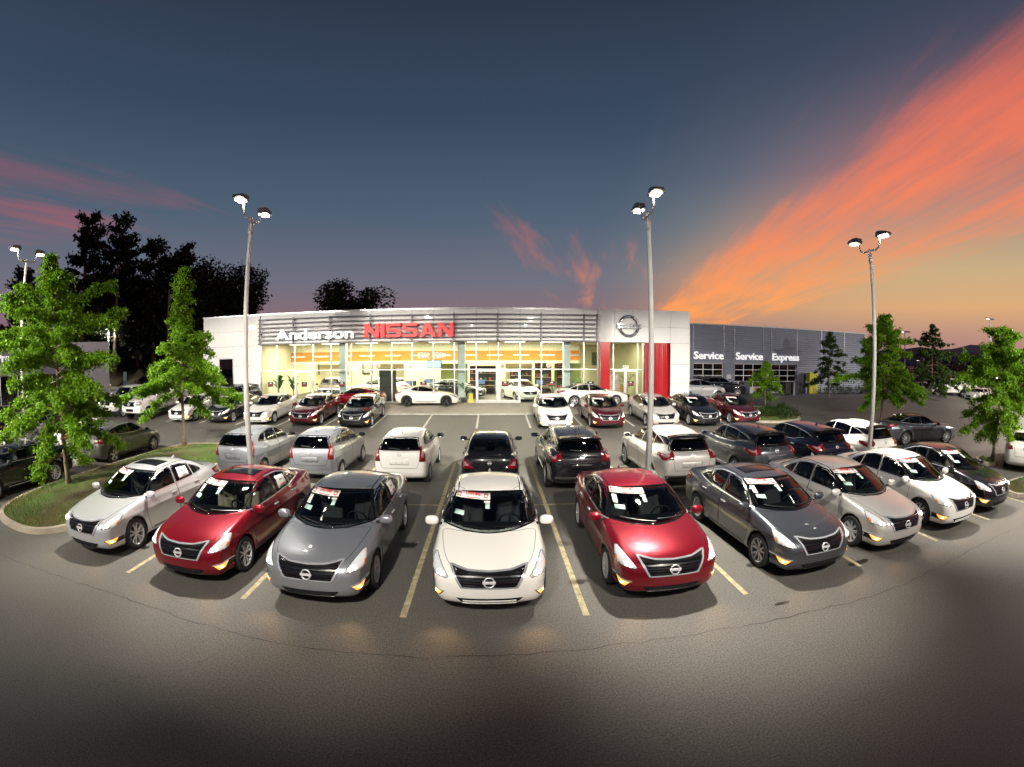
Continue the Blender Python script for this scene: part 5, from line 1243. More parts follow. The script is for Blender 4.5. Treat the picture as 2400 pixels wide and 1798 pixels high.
        put(f'turn{s}', 'turn_signal', B.patch('turn_signal', shrink(ap, .008) if len(ap) > 2 else ap, dv, .009, .04), 'amber', hk)
        dv = Vector((S['tail_dir'][0], s * S['tail_dir'][1], S['tail_dir'][2]))
        tp = [B.to_plane((x, s * y, z), dv) for x, y, z in S['tail']]
        tk = put(f'tail{s}', 'tail_light', B.patch('tail_light', tp, dv, .008, .05), 'tail')
        cc = np.mean(np.array(tp), 0); sp = [((x - cc[0]) * .45 + cc[0], (y - cc[1]) * .45 + cc[1]) for x, y in tp]
        put(f'tcl{s}', 'reverse_lens', B.patch('reverse_lens', sp, dv, .012, .05), 'tailclear', tk)
        put(f'sill{s}', 'sill_trim', B.strip('sill_trim', side_poly([(S['axles'][0] - .62, .30 if S['H'] < 1.6 else .40), (S['axles'][1] + .60, .30 if S['H'] < 1.6 else .40)], s), d, .02, .008), 'silltrim')
    # front
    gp = S['grille']
    sg = S.get('gsag', .0)
    gpp = [gp[0], (gp[0][0] * .5, gp[0][1] - sg * .85), (0, gp[0][1] - sg), (gp[1][0] * .5, gp[1][1] - sg * .85), gp[1], gp[2], gp[3]]
    gk = put('grille', 'grille', B.patch('grille', gpp, FRONT, .004, .05), 'gloss')
    gz1, gz0 = gp[0][1], gp[2][1]
    nsl = 5
    for i in range(nsl):
        f = (i + .6) / nsl; z = gz0 + (gz1 - sg - gz0) * f; w = gp[2][0] + (gp[1][0] - gp[2][0]) * f - .035
        put(f'slat{i}', 'slat', B.strip('slat', [(-w, z), (w, z)], FRONT, .020, .014), 'slat', gk)
    sur = [gp[3], gp[0], (gp[0][0] * .55, gp[0][1] - .8 * sg), (0, gp[0][1] - sg), (gp[1][0] * .55, gp[1][1] - .8 * sg), gp[1], gp[2]]
    put('surround', 'grille_surround', B.strip('grille_surround', sur, FRONT, .034, .018, .03), 'chrome', gk)
    put('chin', 'grille_chin', B.strip('grille_chin', [gp[3], gp[2]], FRONT, .02, .012, .02), 'chrome', gk)
    if S.get('emblem'):
        ez, er = S['emblem']; p, n = B.hit(0, ez, FRONT)
        rot = Vector(n).to_track_quat('Z', 'Y').to_euler()
        put('emblem', 'emblem', emblem_mesh(er), 'badge', gk, tuple(p + n * .016), tuple(rot))
    if 'intake' in S:
        ik = put('intake', 'lower_intake', B.patch('lower_intake', S['intake'], FRONT, .003, .05), 'intake')
        zs = (S['intake'][0][1] + S['intake'][2][1]) / 2
        put('ibar', 'intake_bar', B.strip('intake_bar', [(S['intake'][3][0] * .98, zs), (S['intake'][2][0] * .98, zs)], FRONT, .022, .012), 'intakebar', ik)
        put('irim', 'intake_rim', B.strip('intake_rim', [(S['intake'][3][0], S['intake'][3][1] - .01), (S['intake'][2][0], S['intake'][2][1] - .01)], FRONT, .02, .012), 'intakebar', ik)
    if 'fogs' in S:
        for s in (1, -1):
            dv = Vector((.85, s * .5, .05))
            f3 = []
            for y, z in S['fogs']:
                p, n = B.hit(s * y, z, FRONT); f3.append(B.to_plane(p, dv))
            fk = put(f'fog{s}', 'fog_light', B.patch('fog_light', f3, dv, .004, .04), 'gloss')
            put(f'foge{s}', 'fog_trim', B.strip('fog_trim', f3[:2], dv, .018, .014), 'chrome', fk)
            inner = [f3[0], tuple(.58 * f3[0][q] + .42 * f3[1][q] for q in (0, 1)), tuple(.58 * f3[3][q] + .42 * f3[2][q] for q in (0, 1)), f3[3]]
            put(f'fogl{s}', 'fog_bulb', B.patch('fog_bulb', shrink(inner, .016), dv, .012, .03), 'fog', fk)
            ic = np.mean(np.array(inner), 0); put(f'foghot{s}', 'fog_filament', B.patch('fog_filament', [(ic[0] + .028 * math.cos(t), ic[1] + .022 * math.sin(t)) for t in np.linspace(0, 6.283, 10, endpoint=False)], dv, .016, .03), 'foghot', fk)
    # rear
    if 'hatch' in S:
        put('hatchgap', 'hatch_gap', B.strip('hatch_gap', S['hatch'], REAR, .009, .003, closed=True), 'seam')
    if 'platebox' in S:
        a, b, c, d_ = S['platebox']
        pk = put('plateb', 'plate_panel', B.patch('plate_panel', [(a, c), (b, c), (b, d_ - .03), (b - .05, d_), (a + .05, d_), (a, d_ - .03)], REAR, .004, .06), 'paint')
        put('platebt', 'plate_trim', B.strip('plate_trim', [(a - .03, d_ + .01), (b + .03, d_ + .01)], REAR, .025, .014), 'rtrim', pk)
        for sgn in (-1, 1): 
            p, n = B.hit(sgn * .09, c + .07, REAR); hb = MB(); hb.lathe([(.001, .004), (.012, .004), (.012, -.004)], 10, 'z', Matrix.Translation(p + n * .006) @ Vector(n).to_track_quat('Z', 'Y').to_matrix().to_4x4())
            put(f'pscrew{sgn}', 'plate_screw', hb.mesh('plate_screw'), 'seam', pk)
    if 'remblem' in S:
        ez, er = S['remblem']; p, n = B.hit(0, ez, REAR); put('remblem', 'emblem', emblem_mesh(er), 'badge', None, tuple(p + n * .008), tuple(Vector(n).to_track_quat('Z', 'Y').to_euler()))
    if S.get('rwiper'):
        put('rwiper', 'rear_wiper', B.strip('rear_wiper', [(.02, r0 + .03), (-.30, r0 + .06)], REAR, .018, .03), 'black')
    if S.get('spoiler'):
        p, n = B.hit(0, r1 + .03, REAR); xs = p.x
        sb = MB(); pts = []
        nn = 13
        for i in range(nn):
            y = -q1 * 1.08 + 2 * q1 * 1.08 * i / (nn - 1); zt = S['H'] - .085 - .045 * (y / .6) ** 2
            pts.append((y, zt))
        V = []; Fc = []
        for y, zt in pts: V += [(xs + .25, y, zt + .012), (xs - .06, y, zt - .012), (xs - .065, y, zt - .045), (xs + .14, y, zt - .04)]
        for i in range(nn - 1):
            for k2 in range(4): Fc.append((i * 4 + k2, i * 4 + (k2 + 1) % 4, i * 4 + 4 + (k2 + 1) % 4, i * 4 + 4 + k2))
        Fc += [(0, 1, 2, 3), tuple((nn - 1) * 4 + q for q in (3, 2, 1, 0))]
        sb.add(V, Fc, True); put('spoiler', 'roof_spoiler', sb.mesh('roof_spoiler'), 'spoiler')
    if S.get('lip'):
        sb = MB(); V = []; Fc = []; nn = 13
        for i in range(nn):
            y = -.60 + 1.2 * i / (nn - 1); p, n = B.hit(y, -(-S['L'] / 2 + .16 + .10 * (y / .6) ** 2), UP)
            V += [tuple(p + Vector((.10, 0, -.004))), tuple(p + Vector((-.07, 0, .045))), tuple(p + Vector((-.09, 0, .03))), tuple(p + Vector((-.03, 0, -.01)))]
        for i in range(nn - 1):
            for k2 in range(4): Fc.append((i * 4 + k2, i * 4 + (k2 + 1) % 4, i * 4 + 4 + (k2 + 1) % 4, i * 4 + 4 + k2))
        sb.add(V, Fc, True); put('lip', 'trunk_spoiler', sb.mesh('trunk_spoiler'), 'paint')
    if S.get('diffuser'):
        put('diff', 'rear_valance', B.patch('rear_valance', [(-.80, .50), (.80, .50), (.70, .30), (-.70, .30)], REAR, .006, .06), 'black')
        put('difft', 'valance_trim', B.strip('valance_trim', [(-.74, .52), (.74, .52)], REAR, .03, .014), 'satin')
    rb = S.get('rbump', None)
    # top side
    if kind != 'truck':
        for s in (1, -1):
            yr = S['ws'][3] - .035
            put(f'rseam{s}', 'roof_seam', B.strip('roof_seam', [(s * yr, -(S['axles'][0] - 1.22)), (s * (yr + .01), .25), (s * (yr - .03), 1.0)], UP, .016, .003), 'gloss')
    if 'pillar' in S:
        for s in (1, -1): put(f'pillar{s}', 'pillar_panel', B.patch('pillar_panel', side_poly(S['pillar'], s), (0, s, 0), .005, .05), 'gloss')
    put('sunroof', 'sunroof', B.patch('sunroof', [(-.42, .0), (.42, .0), (.42, .48), (-.42, .48)], UP, .003, .06), 'gloss')
    if kind != 'truck':
        p, n = B.hit(0, 1.15 if S['L'] > 4.5 else 1.3, UP); fb = MB()
        if S.get('rwiper') and not S.get('shark'): fb.tube([p, p + Vector((-.12, 0, .17))], [.008, .004], 6)
        else: fb.add([p + Vector(q) for q in [(.08, 0, 0), (-.07, .03, 0), (-.07, -.03, 0), (-.075, 0, .06)]], [(0, 1, 3), (1, 2, 3), (2, 0, 3), (0, 2, 1)])
        put('antenna', 'antenna', fb.mesh('antenna'), 'paint' if not S.get('rwiper') or S.get('shark') else 'black')
    for i, (a, b) in enumerate((((w0 * .80, z0 + .012), (.06, z0 + .035)), ((.02, z0 + .01), (-w0 * .72, z0 + .045)))):
        put(f'wiper{i}', 'wiper', B.strip('wiper', [a, b], FRONT, .018, .022), 'black')
    # cabin
    ax = (S['side'][0][0][0]); wcab = S['gsec'][1][1] - .10; zb = S['side'][0][0][1]
    db = MB(); db.bevbox((ax - .22, -wcab, zb - .30), (ax + .20, wcab, zb - .05), .05); put('dash', 'dashboard', db.mesh('dashboard'), 'dash')
    sw = MB(); 
    M = Matrix.Translation((ax - .36, .36, zb - .10)) @ Matrix.Rotation(R(-62), 4, 'Y')
    for k2 in range(20):
        pass
    sw.tube([tuple(M @ Vector((.18 * math.cos(t), .18 * math.sin(t), 0))) for t in np.linspace(0, 2 * math.pi, 21)], .017, 6, False)
    sw.tube([tuple(M @ Vector((-.17, 0, 0))), tuple(M @ Vector((.17, 0, 0)))], .02, 5)
    put('steer', 'steering_wheel', sw.mesh('steering_wheel'), 'dash')
    seats = [(-.08 + ax - .80, .36), (-.08 + ax - .80, -.36)]
    if len(S['side']) > 1: seats += [(ax - 1.62, .36), (ax - 1.62, -.36)]
    for i, (sx, sy) in enumerate(seats):
        sb = MB(); sb.bevbox((sx - .05, sy - .25, zb - .72), (sx + .48, sy + .25, zb - .48), .06)
        Mb = Matrix.Translation((sx, sy, zb - .55)) @ Matrix.Rotation(R(-16), 4, 'Y')
        sb.bevbox((-.10, -.24, 0), (.06, .24, .66), .06, Mb); sb.bevbox((-.07, -.13, .69), (.03, .13, .86 if S['H'] > 1.4 else .80), .04, Mb)
        put(f'seat{i}', 'seat', sb.mesh('seat'), 'seat')
    fl = MB(); fl.box((ax - 2.3, -wcab, zb - .76), (ax + .3, wcab, zb - .73)); put('cabin', 'cabin_floor', fl.mesh('cabin_floor'), 'dash')
    # wheels
    for wst in ('twin', 'star', 'cap', 'multi'):
        if (S['rw'], wst) not in WHEELS: WHEELS[(S['rw'], wst)] = wheel_meshes(S['rw'], wst)
    TEMPL[kind] = (T, B)
def sticker(kind, key, name, poly, m, off=.013, step=.06, d=(1, 0, 0)):
    B = TEMPL[kind][1]; return B.patch(name, poly, d, off, step, skirt=.002)
def text_on(kind, txt, size, cx, cz, d=(1, 0, 0), off=.018, bold=0.0, sx=1.0, subdiv=False):
    B = TEMPL[kind][1]; src = text_mesh(txt, size, 0.0, bold, 'CENTER', 1.0, sx)
    me = src.copy()
    for v in me.vertices:
        p, n = B.hit(cx + v.co.x, cz + v.co.y, d)
        if p is not None: v.co = p + n * off
    return me
CAR_N = [0]
def place_car(kind, paint, loc, rz, label, cat='car', group=None, name=None, wheels='twin', rimmat='rim', skip=(), lights=True, seat='seat', pitch=0.0, small=False, over=None, front_steer=0.0):
    """instantiate the parts of one kind of car at a spot in the lot"""
    T, B = TEMPL[kind]; S = SPEC[kind]
    root = empty(name or kind, loc, rz); root.rotation_euler = (0, -pitch, rz); root.rotation_mode = 'XYZ'
    tag(root, label, cat, group)
    pm = PAINT[paint]
    mm = dict(CM); mm.update(paint=pm, mirror=pm, handle=CM['chrome'], trim=CM['chrome'], silltrim=CM['black'], slat=CM['slat'], intake=CM['gloss'], intakebar=CM['black'], rtrim=pm, spoiler=pm, belt=CM['chrome'])
    if paint in ('white', 'pearl') and kind == 'family_sedan': mm['intakebar'] = pm
    if not lights: mm['lamp'] = CM['lensoff']; mm['fog'] = CM['lensoff']; mm['foghot'] = CM['lensoff']; mm['lens'] = CM['lensoff']
    mm['seat'] = CM[seat]
    if over: mm.update({k: (CM[v] if isinstance(v, str) and v in CM else PAINT[v] if isinstance(v, str) else v) for k, v in over.items()})
    objs = {}
    drop = set(skip)
    if small: drop |= {'hoodgap', 'wsf', 'rgf', 'irim', 'chin'}
    for key, nm, me, mk, par, l, r in T:
        base = key.rstrip('-0123456789')
        if key in drop or base in drop: continue
        if small and base in ('dgap', 'wfr', 'mgl', 'mst', 'hfr', 'turn', 'tcl', 'wiper', 'qwf', 'sill', 'pscrew', 'rseam'): continue
        objs[key] = link(nm, me, objs.get(par, root) if par else root, l, r, mm[mk])
    tm, rm, hm = WHEELS[(S['rw'], wheels)]
    for i, a in enumerate(S['axles']):
        for s in (1, -1):
            w = empty('wheel', (a, s * S['ty'], S['rw']), 0 if s > 0 else math.pi); w.parent = root
            if i == 0 and front_steer: w.rotation_euler[2] += front_steer
            link('tyre', tm, w, m=CM['tyre']); link('rim', rm, w, m=CM[rimmat]); link('brake_disc', hm, w, m=CM['hub'])
    CAR_N[0] += 1
    return root
# ---------------------------------------------------------------- stock on the lot
for kd in ('family_sedan', 'small_hatch', 'large_crossover', 'compact_sedan', 'coupe', 'large_sedan', 'sport_hatch', 'small_crossover', 'truck'): build_template(kd)
ST = {}
def banner_parts():
    T = TEMPL['family_sedan'][0]
    zb, zt = 1.318, 1.380
    def add(key, name, me, m, parent=None): ST[key] = (name, me, m, parent)
    add('banner', 'banner', sticker('family_sedan', '', 'banner', [(-.60, zb), (.02, zb), (.02, zt), (-.58, zt)], None), 'paper')
    add('btext', 'banner_print', text_on('family_sedan', 'LIFETIME', .040, -.285, 1.352, off=.0175, bold=.001, sx=1.75), 'redprint', 'banner')
    add('bbar', 'banner_print', sticker('family_sedan', '', 'banner_print', [(-.40, 1.324), (-.16, 1.324), (-.16, 1.331), (-.40, 1.331)], None, .0165), 'redprint', 'banner')
    for i, y in enumerate((-.565, -.085)):
        add(f'bbox{i}', 'banner_print', sticker('family_sedan', '', 'banner_print', [(y - .005, 1.328), (y + .06, 1.328), (y + .07, 1.372), (y - .01, 1.372)], None, .0165), 'redprint', 'banner')
        add(f'bbin{i}', 'banner_print', sticker('family_sedan', '', 'banner_print', [(y + .005, 1.337), (y + .052, 1.337), (y + .052, 1.360), (y + .005, 1.360)], None, .0185), 'paper', 'banner')
    add('tag1', 'hang_tag', sticker('family_sedan', '', 'hang_tag', [(-.09, 1.285), (.015, 1.285), (.015, 1.305), (-.09, 1.305)], None), 'paper')
    add('tag2', 'hang_tag', sticker('family_sedan', '', 'hang_tag', [(-.065, 1.225), (.01, 1.225), (.01, 1.282), (-.065, 1.282)], None), 'mint')
    add('note1', 'window_note', sticker('family_sedan', '', 'window_note', [(-.60, 1.135), (-.43, 1.135), (-.42, 1.185), (-.585, 1.185)], None), 'mint')
    add('note2', 'window_note', sticker('family_sedan', '', 'window_note', [(-.60, 1.20), (-.515, 1.20), (-.505, 1.30), (-.585, 1.30)], None), 'paper')
    W = [(-.40, 1.075), (-.42, 1.33), (-.80, 1.30), (-.83, 1.085)]
    add('price', 'price_sheet', sticker('family_sedan', '', 'price_sheet', side_poly(W, 1), None, .012, .06, (0, 1, 0)), 'paper')
    add('pprint', 'price_print', sticker('family_sedan', '', 'price_print', side_poly([(-.56, 1.215), (-.56, 1.235), (-.68, 1.228), (-.68, 1.208)], 1), None, .015, .06, (0, 1, 0)), 'greyprint', 'price')
    add('pprint2', 'price_print', sticker('family_sedan', '', 'price_print', side_poly([(-.56, 1.12), (-.56, 1.14), (-.72, 1.14), (-.72, 1.12)], 1), None, .015, .06, (0, 1, 0)), 'redprint', 'price')
banner_parts()
def stick(root, keys):
    ob = {}
    for k in keys:
        name, me, m, par = ST[k]; ob[k] = link(name, me, ob.get(par, root), m=CM[m])
BAN = ['banner', 'btext', 'bbar', 'bbox0', 'bbox1', 'bbin0', 'bbin1']
def glow(root, pts, watts, col, tgt=(6, 0, -1.2), size=70):
    for p in pts:
        L = bpy.data.lights.new('fog_glow', 'SPOT'); L.energy = watts; L.color = col; L.spot_size = R(size); L.spot_blend = .8; L.shadow_soft_size = .05
        o = bpy.data.objects.new('fog_glow', L); COL.objects.link(o); o.parent = root; o.location = p; o.rotation_euler = Vector(tgt).to_track_quat('-Z', 'Y').to_euler()
G1 = 'sedans in the front row nose out'; G2 = 'cars in the second row seen from behind'; G3 = 'sedans in the row in front of the showroom'
rj = random.Random(21)
def facing_cam(kind, paint, x, ynose, label, group, **kw):
    yc = ynose + SPEC[kind]['L'] / 2
    return place_car(kind, paint, (x, yc, gz(yc)), R(-90 + rj.uniform(-.7, .7)), label, 'car', group, 'sedan', pitch=-gslope(yc), **kw)
row1 = [(-8.32, 6.12, 'brightsilver', 'silver sedan with sunroof beside the grass island', 'twin', 1, 'seat', dict(price=1)),
        (-5.43, 6.06, 'red', 'bright red sedan with sunroof and cream seats next to the silver sedan', 'twin', 1, 'beige', dict(price=1)),
        (-2.85, 5.97, 'midgrey', 'mid grey sedan without sunroof between red and white sedans in front row', 'twin', 0, 'seat', dict(price=1)),
        (-.07, 6.00, 'pearl', 'white sedan facing straight ahead in the middle of the front row', 'cap', 0, 'seat', {}),
        (2.78, 6.06, 'red', 'red sedan without sunroof right of the centre white sedan', 'cap', 0, 'seat', {}),
        (5.71, 5.96, 'grey', 'gunmetal grey sedan with sunroof beside the red sedan in front row', 'twin', 1, 'seat', {}),
        (8.22, 6.00, 'silver', 'pale silver sedan between gunmetal and white sedans in front row', 'cap', 0, 'seat', {}),
        (10.85, 6.04, 'white', 'white sedan between silver and black sedans near the end of the front row', 'cap', 0, 'seat', {}),
        (13.25, 6.12, 'black', 'black sedan at the end of the front row by the grass bed', 'twin', 0, 'beige', {})]
for x, y, p, lab, wh, sun, st, ex in row1:
    c = facing_cam('family_sedan', p, x, y - .02, lab, G1, wheels=wh, skip=() if sun else ('sunroof',), seat=st)
    stick(c, BAN + ['tag1', 'tag2', 'note1'] + (['note2'] if x not in (-.07,) else []) + (['price', 'pprint', 'pprint2'] if ex.get('price') else []))
    glow(c, [(2.36, .70, .40), (2.36, -.70, .40)], 13, (1, .55, .22), (2.6, 0, -.55), 90)
row3 = [(3.26, 22.65, 'white', 'white sedan in showroom row next to the empty bays'), (5.99, 22.5, 'wine', 'burgundy sedan in showroom row between the white and silver ones'), (9.06, 22.51, 'silver', 'silver sedan in showroom row behind the tall lamp post'),
        (11.57, 22.39, 'black', 'black sedan in showroom row beside the silver one'), (14.23, 22.39, 'wine', 'burgundy sedan in showroom row beside the shrub bed'),
        (-19.09, 22.99, 'white', 'white sedan partly hidden by tree foliage beside the lifted pickup'), (-16.19, 23.09, 'black', 'black sedan in showroom row under the tree branches'), (-13.31, 23.1, 'white', 'white sedan in showroom row behind the lamp post in front of the wing wall'),
        (-10.31, 23.07, 'wine', 'burgundy sedan in showroom row between white and black ones'), (-7.31, 22.75, 'black', 'black sedan in showroom row next to the empty bays and red coupe')]
for x, y, p, lab in row3:
    c = facing_cam('family_sedan', p, x, y, lab, G3, wheels='cap' if p in ('white', 'silver') else 'twin', skip=('sunroof',), seat='beige' if p == 'wine' else 'seat')
    stick(c, BAN + ['tag1', 'note1', 'note2'])
    glow(c, [(2.36, 0, .40)], 16, (1, .45, .12), (5, 0, -1.0), 130)
def seen_behind(kind, paint, x, ytail, label, name, **kw):
    yc = ytail + SPEC[kind]['L'] / 2
    return place_car(kind, paint, (x, yc, gz(yc)), R(90 + rj.uniform(-.8, .8)), label, 'car', G2, name, pitch=gslope(yc), lights=False, **kw)
seen_behind('small_hatch', 'midgrey', -8.4, 12.87, 'silver grey hatchback behind the tall lamp post beside the grass island', 'hatchback', skip=('sunroof',), over=dict(trim='black', handle='midgrey', mirror='black', rtrim='midgrey'), wheels='cap')
seen_behind('small_hatch', 'midgrey', -5.65, 13.04, 'silver grey hatchback next to the white hatchback', 'hatchback', skip=('sunroof',), over=dict(trim='black', handle='midgrey', mirror='black', rtrim='midgrey'), wheels='cap')
seen_behind('small_hatch', 'white', -2.77, 13.03, 'white hatchback with red tail lamps in the second row', 'hatchback', skip=('sunroof',), over=dict(trim='black', handle='white', mirror='black', rtrim='paper', plate='white'), wheels='cap')
seen_behind('compact_sedan', 'black', -.06, 12.28, 'black compact sedan seen from behind the centre white sedan', 'sedan', skip=('sunroof',), over=dict(trim='black', handle='black'), wheels='cap')
for x, y, p, lab in ((2.46, 12.09, 'black', 'black crossover beside the compact sedan in the second row'), (5.64, 11.8, 'silver', 'silver crossover beside the base of the tall lamp post'), (8.58, 11.7, 'grey', 'gunmetal crossover between silver and dark blue crossovers'),
                     (10.98, 11.51, 'navy', 'dark blue crossover between gunmetal and white crossovers'), (13.51, 11.42, 'pearl', 'white crossover with glass roof by the third lamp post')):
    seen_behind('large_crossover', p, x, y, lab, 'crossover', skip=() if p == 'pearl' else ('sunroof',), over=dict(spoiler='gloss', silltrim='chrome', rtrim=p if p not in ('grey',) else 'satin'), wheels='multi')
# cars by the building
place_car('coupe', 'white', (-4.25, 28.95 + .80, gz(29.75) + .09), R(1), 'white sports coupe parked sideways on the apron by the glass', 'car', None, 'sports_coupe', lights=False, wheels='star', rimmat='darkrim', skip=('sunroof', 'slat', 'chin'), over=dict(trim='black', handle='white', silltrim='black'), pitch=0)
place_car('coupe', 'red', (-9.0, 28.9, gz(28.9) + .09), R(181), 'red sports coupe with rear wing behind the row by the showroom', 'car', None, 'sports_coupe', lights=False, wheels='star', skip=('sunroof', 'slat', 'chin'), over=dict(trim='black', handle='red'))
place_car('large_sedan', 'white', (6.45, 29.0 + .55, gz(29.55) + .09), R(2), 'white large sedan parked sideways before the red entrance pier', 'car', None, 'sedan', lights=False, wheels='twin', over=dict(handle='white'))
place_car('small_crossover', 'brightsilver', (15.3, 31.6, .77), R(-3), 'small silver crossover parked sideways past the entrance tower', 'car', None, 'crossover', lights=False, skip=('sunroof',), over=dict(trim='black', handle='black'), wheels='multi')
place_car('large_crossover', 'black', (18.3, 34.2, .77), R(-8), 'black crossover waiting in front of the first service door', 'car', None, 'crossover', lights=False, small=True)
place_car('large_sedan', 'grey', (20.65, 15.35, 0), R(-17), 'gunmetal sedan parked across the aisle behind the white crossover', 'car', None, 'sedan', lights=False, wheels='multi')
place_car('large_sedan', 'white', (21.25, 9.03, 0), R(25), 'white sedan cut off by the picture edge beyond the grass bed', 'car', None, 'sedan', lights=False, wheels='multi', skip=('lip',))
# left block
place_car('large_sedan', 'black', (-15.62, 8.80, 0), R(-90.5), 'black sedan with bright sill strip left of the grass island', 'car', None, 'sedan', lights=False, wheels='multi', skip=('lip', 'sunroof'), over=dict(silltrim='chrome', handle='black'))
place_car('sport_hatch', 'brown', (-15.75, 14.75, 0), R(90.5), 'dark grey hatchback with five spoke wheels beyond the grass island', 'car', None, 'hatchback', lights=False, wheels='star', skip=('sunroof',), over=dict(handle='brown'))
for kd, p, x, y, rz, lab, nm, ex in (
        ('family_sedan', 'silver', -18.6, 8.9, -90, 'silver sedan with price sheet next to the black sedan', 'sedan', 1), ('family_sedan', 'silver', -18.5, 15.2, 90, 'silver sedan behind the foliage of the big street tree', 'sedan', 0),
        ('family_sedan', 'brown', -23.4, 15.6, 92, 'warm grey sedan with red tail lamps behind the big street tree', 'sedan', 0), ('family_sedan', 'navy', -26.4, 15.4, 88, 'dark blue sedan with price sheet near the picture edge', 'sedan', 1),
        ('large_sedan', 'grey', -21.3, 9.0, -90, 'dark sedan second from the black sedan near the picture edge', 'sedan', 0)):
    c = place_car(kd, p, (x, y, gz(y)), R(rz), lab, 'car', None, nm, lights=False, small=True, skip=('sunroof', 'lip'))
    if ex: stick(c, ['price', 'pprint'])
t1 = place_car('truck', 'white', (-22.94, 22.55 + 2.85, gz(25.4) + .06), R(-90), 'lifted white pickup with black wheels between foliage and white sedan', 'pickup', 'pickups in the showroom row', 'pickup_truck', wheels='star', rimmat='darkrim', skip=('sunroof', 'antenna'), pitch=-gslope(25.4), over=dict(trim='white', mirror='white', slat='gloss', handle='white'), lights=False)
t2 = place_car('truck', 'white', (-26.2, 23.2 + 2.85, gz(26) + .0), R(-90), 'white pickup with lit lamps mostly hidden by the big street tree', 'pickup', 'pickups in the showroom row', 'pickup_truck', wheels='multi', skip=('sunroof', 'antenna'), pitch=-gslope(26), over=dict(trim='white', mirror='white', handle='white'))
place_car('truck', 'silver', (-46.8, 25.2, gz(25.2)), R(205), 'silver pickup in front of the low grey building', 'pickup', None, 'pickup_truck', wheels='multi', skip=('sunroof', 'antenna'), lights=False, small=True, over=dict(handle='silver', trim='black'))
for i, (kd, p, x, y, rz, lab) in enumerate((('large_crossover', 'wine', -36.2, 38.4, -60, 'dark red crossover beside the low grey building'), ('large_crossover', 'black', -34.6, 41.0, -70, 'black crossover in front of the bank'), ('family_sedan', 'blue', -32.4, 36.4, 190, 'dark blue sedan parked across behind the pickups'),
        ('truck', 'black', -31.0, 42.6, -75, 'black pickup parked at the foot of the bank'), ('family_sedan', 'navy', -27.3, 36.0, 100, 'dark sedan behind the lifted pickup'), ('large_crossover', 'grey', -25.2, 36.0, 95, 'grey crossover behind the lifted pickup'),
        ('family_sedan', 'white', -19.8, 28.6, -95, 'white sedan by the wing wall behind the black sedan'), ('large_crossover', 'navy', -17.9, 28.3, -100, 'dark crossover by the corner of the showroom glass'))):
    place_car(kd, p, (x, y, gz(y)), R(rz), lab, 'car', 'cars parked beside the showroom', {'large_crossover': 'crossover', 'family_sedan': 'sedan', 'truck': 'pickup_truck'}[kd], lights=False, small=True, skip=('sunroof', 'antenna'))
# overflow lot in the distance on the right
for i, (kd, p, x, y, rz, lab) in enumerate((('truck', 'white', 47.5, 31.0, 150, 'white van-like truck in the far overflow lot'), ('family_sedan', 'white', 50.5, 30.2, 160, 'white sedan in the middle of the far overflow lot'), ('large_crossover', 'white', 51.5, 33.0, 150, 'white crossover in the far overflow lot behind the sedan'),
        ('large_crossover', 'grey', 55.0, 31.5, 160, 'grey crossover at the far end of the overflow lot'), ('small_hatch', 'silver', 49.0, 27.4, 170, 'silver hatchback nearest in the far overflow lot'), ('family_sedan', 'white', 45.0, 33.6, 140, 'white sedan by the dark conifer in the far lot'))):
    place_car(kd, p, (x, y, gz(y) - .25), R(rz), lab, 'car', 'cars in the far overflow lot', {'large_crossover': 'crossover', 'family_sedan': 'sedan', 'truck': 'pickup_truck', 'small_hatch': 'hatchback'}[kd], lights=False, small=True, skip=('sunroof', 'antenna'))
# inside the showroom
for kd, p, x, y, rz, lab in (('large_crossover', 'grey', -12.4, 33.8, -75, 'dark crossover inside the showroom behind the side door'), ('large_crossover', 'pearl', -8.6, 33.4, 195, 'white crossover inside the showroom behind the red coupe'), ('family_sedan', 'black', -2.9, 34.6, -10, 'black sedan inside the showroom behind the potted plant'), ('family_sedan', 'white', 2.0, 33.4, -75, 'white sedan inside the showroom behind the double doors')):
    place_car(kd, p, (x, y, GZ + .035), R(rz), lab, 'car', 'cars on show indoors', 'crossover' if kd == 'large_crossover' else 'sedan', lights=False, small=True, skip=('sunroof', 'antenna'))
# ---------------------------------------------------------------- trees
def leaf_mat(name, c0, c1, trans=.35):
    m = bpy.data.materials.new(name); nt, b = _nodes(m); N = nt.nodes; L = nt.links
    geo = N.new('ShaderNodeNewGeometry'); r = N.new('ShaderNodeValToRGB'); L.new(geo.outputs['Random Per Island'], r.inputs[0])
    e = r.color_ramp.elements; e[0].color = (*c0, 1); e[1].color = (*c1, 1)
    L.new(r.outputs[0], b.inputs['Base Color']); b.inputs['Roughness'].default_value = .5; b.inputs['Specular IOR Level'].default_value = .35
    t = N.new('ShaderNodeBsdfTranslucent'); hs = N.new('ShaderNodeHueSaturation'); hs.inputs['Value'].default_value = 1.4; L.new(r.outputs[0], hs.inputs['Color']); L.new(hs.outputs[0], t.inputs[0])
    mx = N.new('ShaderNodeMixShader'); mx.inputs[0].default_value = trans; L.new(b.outputs[0], mx.inputs[1]); L.new(t.outputs[0], mx.inputs[2]); L.new(mx.outputs[0], N['Material Output'].inputs[0])
    return m
BARK = mat('bark', (.20, .15, .10), .9, noise=.35, nscale=14, bump=.8, bscale=30)
OAK = leaf_mat('oak_leaves', (.070, .180, .006), (.200, .360, .014)); OAKD = leaf_mat('oak_leaves_dark', (.030, .065, .012), (.075, .120, .020))
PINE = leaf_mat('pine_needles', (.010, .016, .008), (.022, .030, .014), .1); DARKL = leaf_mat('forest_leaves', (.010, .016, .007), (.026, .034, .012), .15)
SHRUB = leaf_mat('shrub_leaves', (.020, .045, .010), (.055, .100, .020), .25)
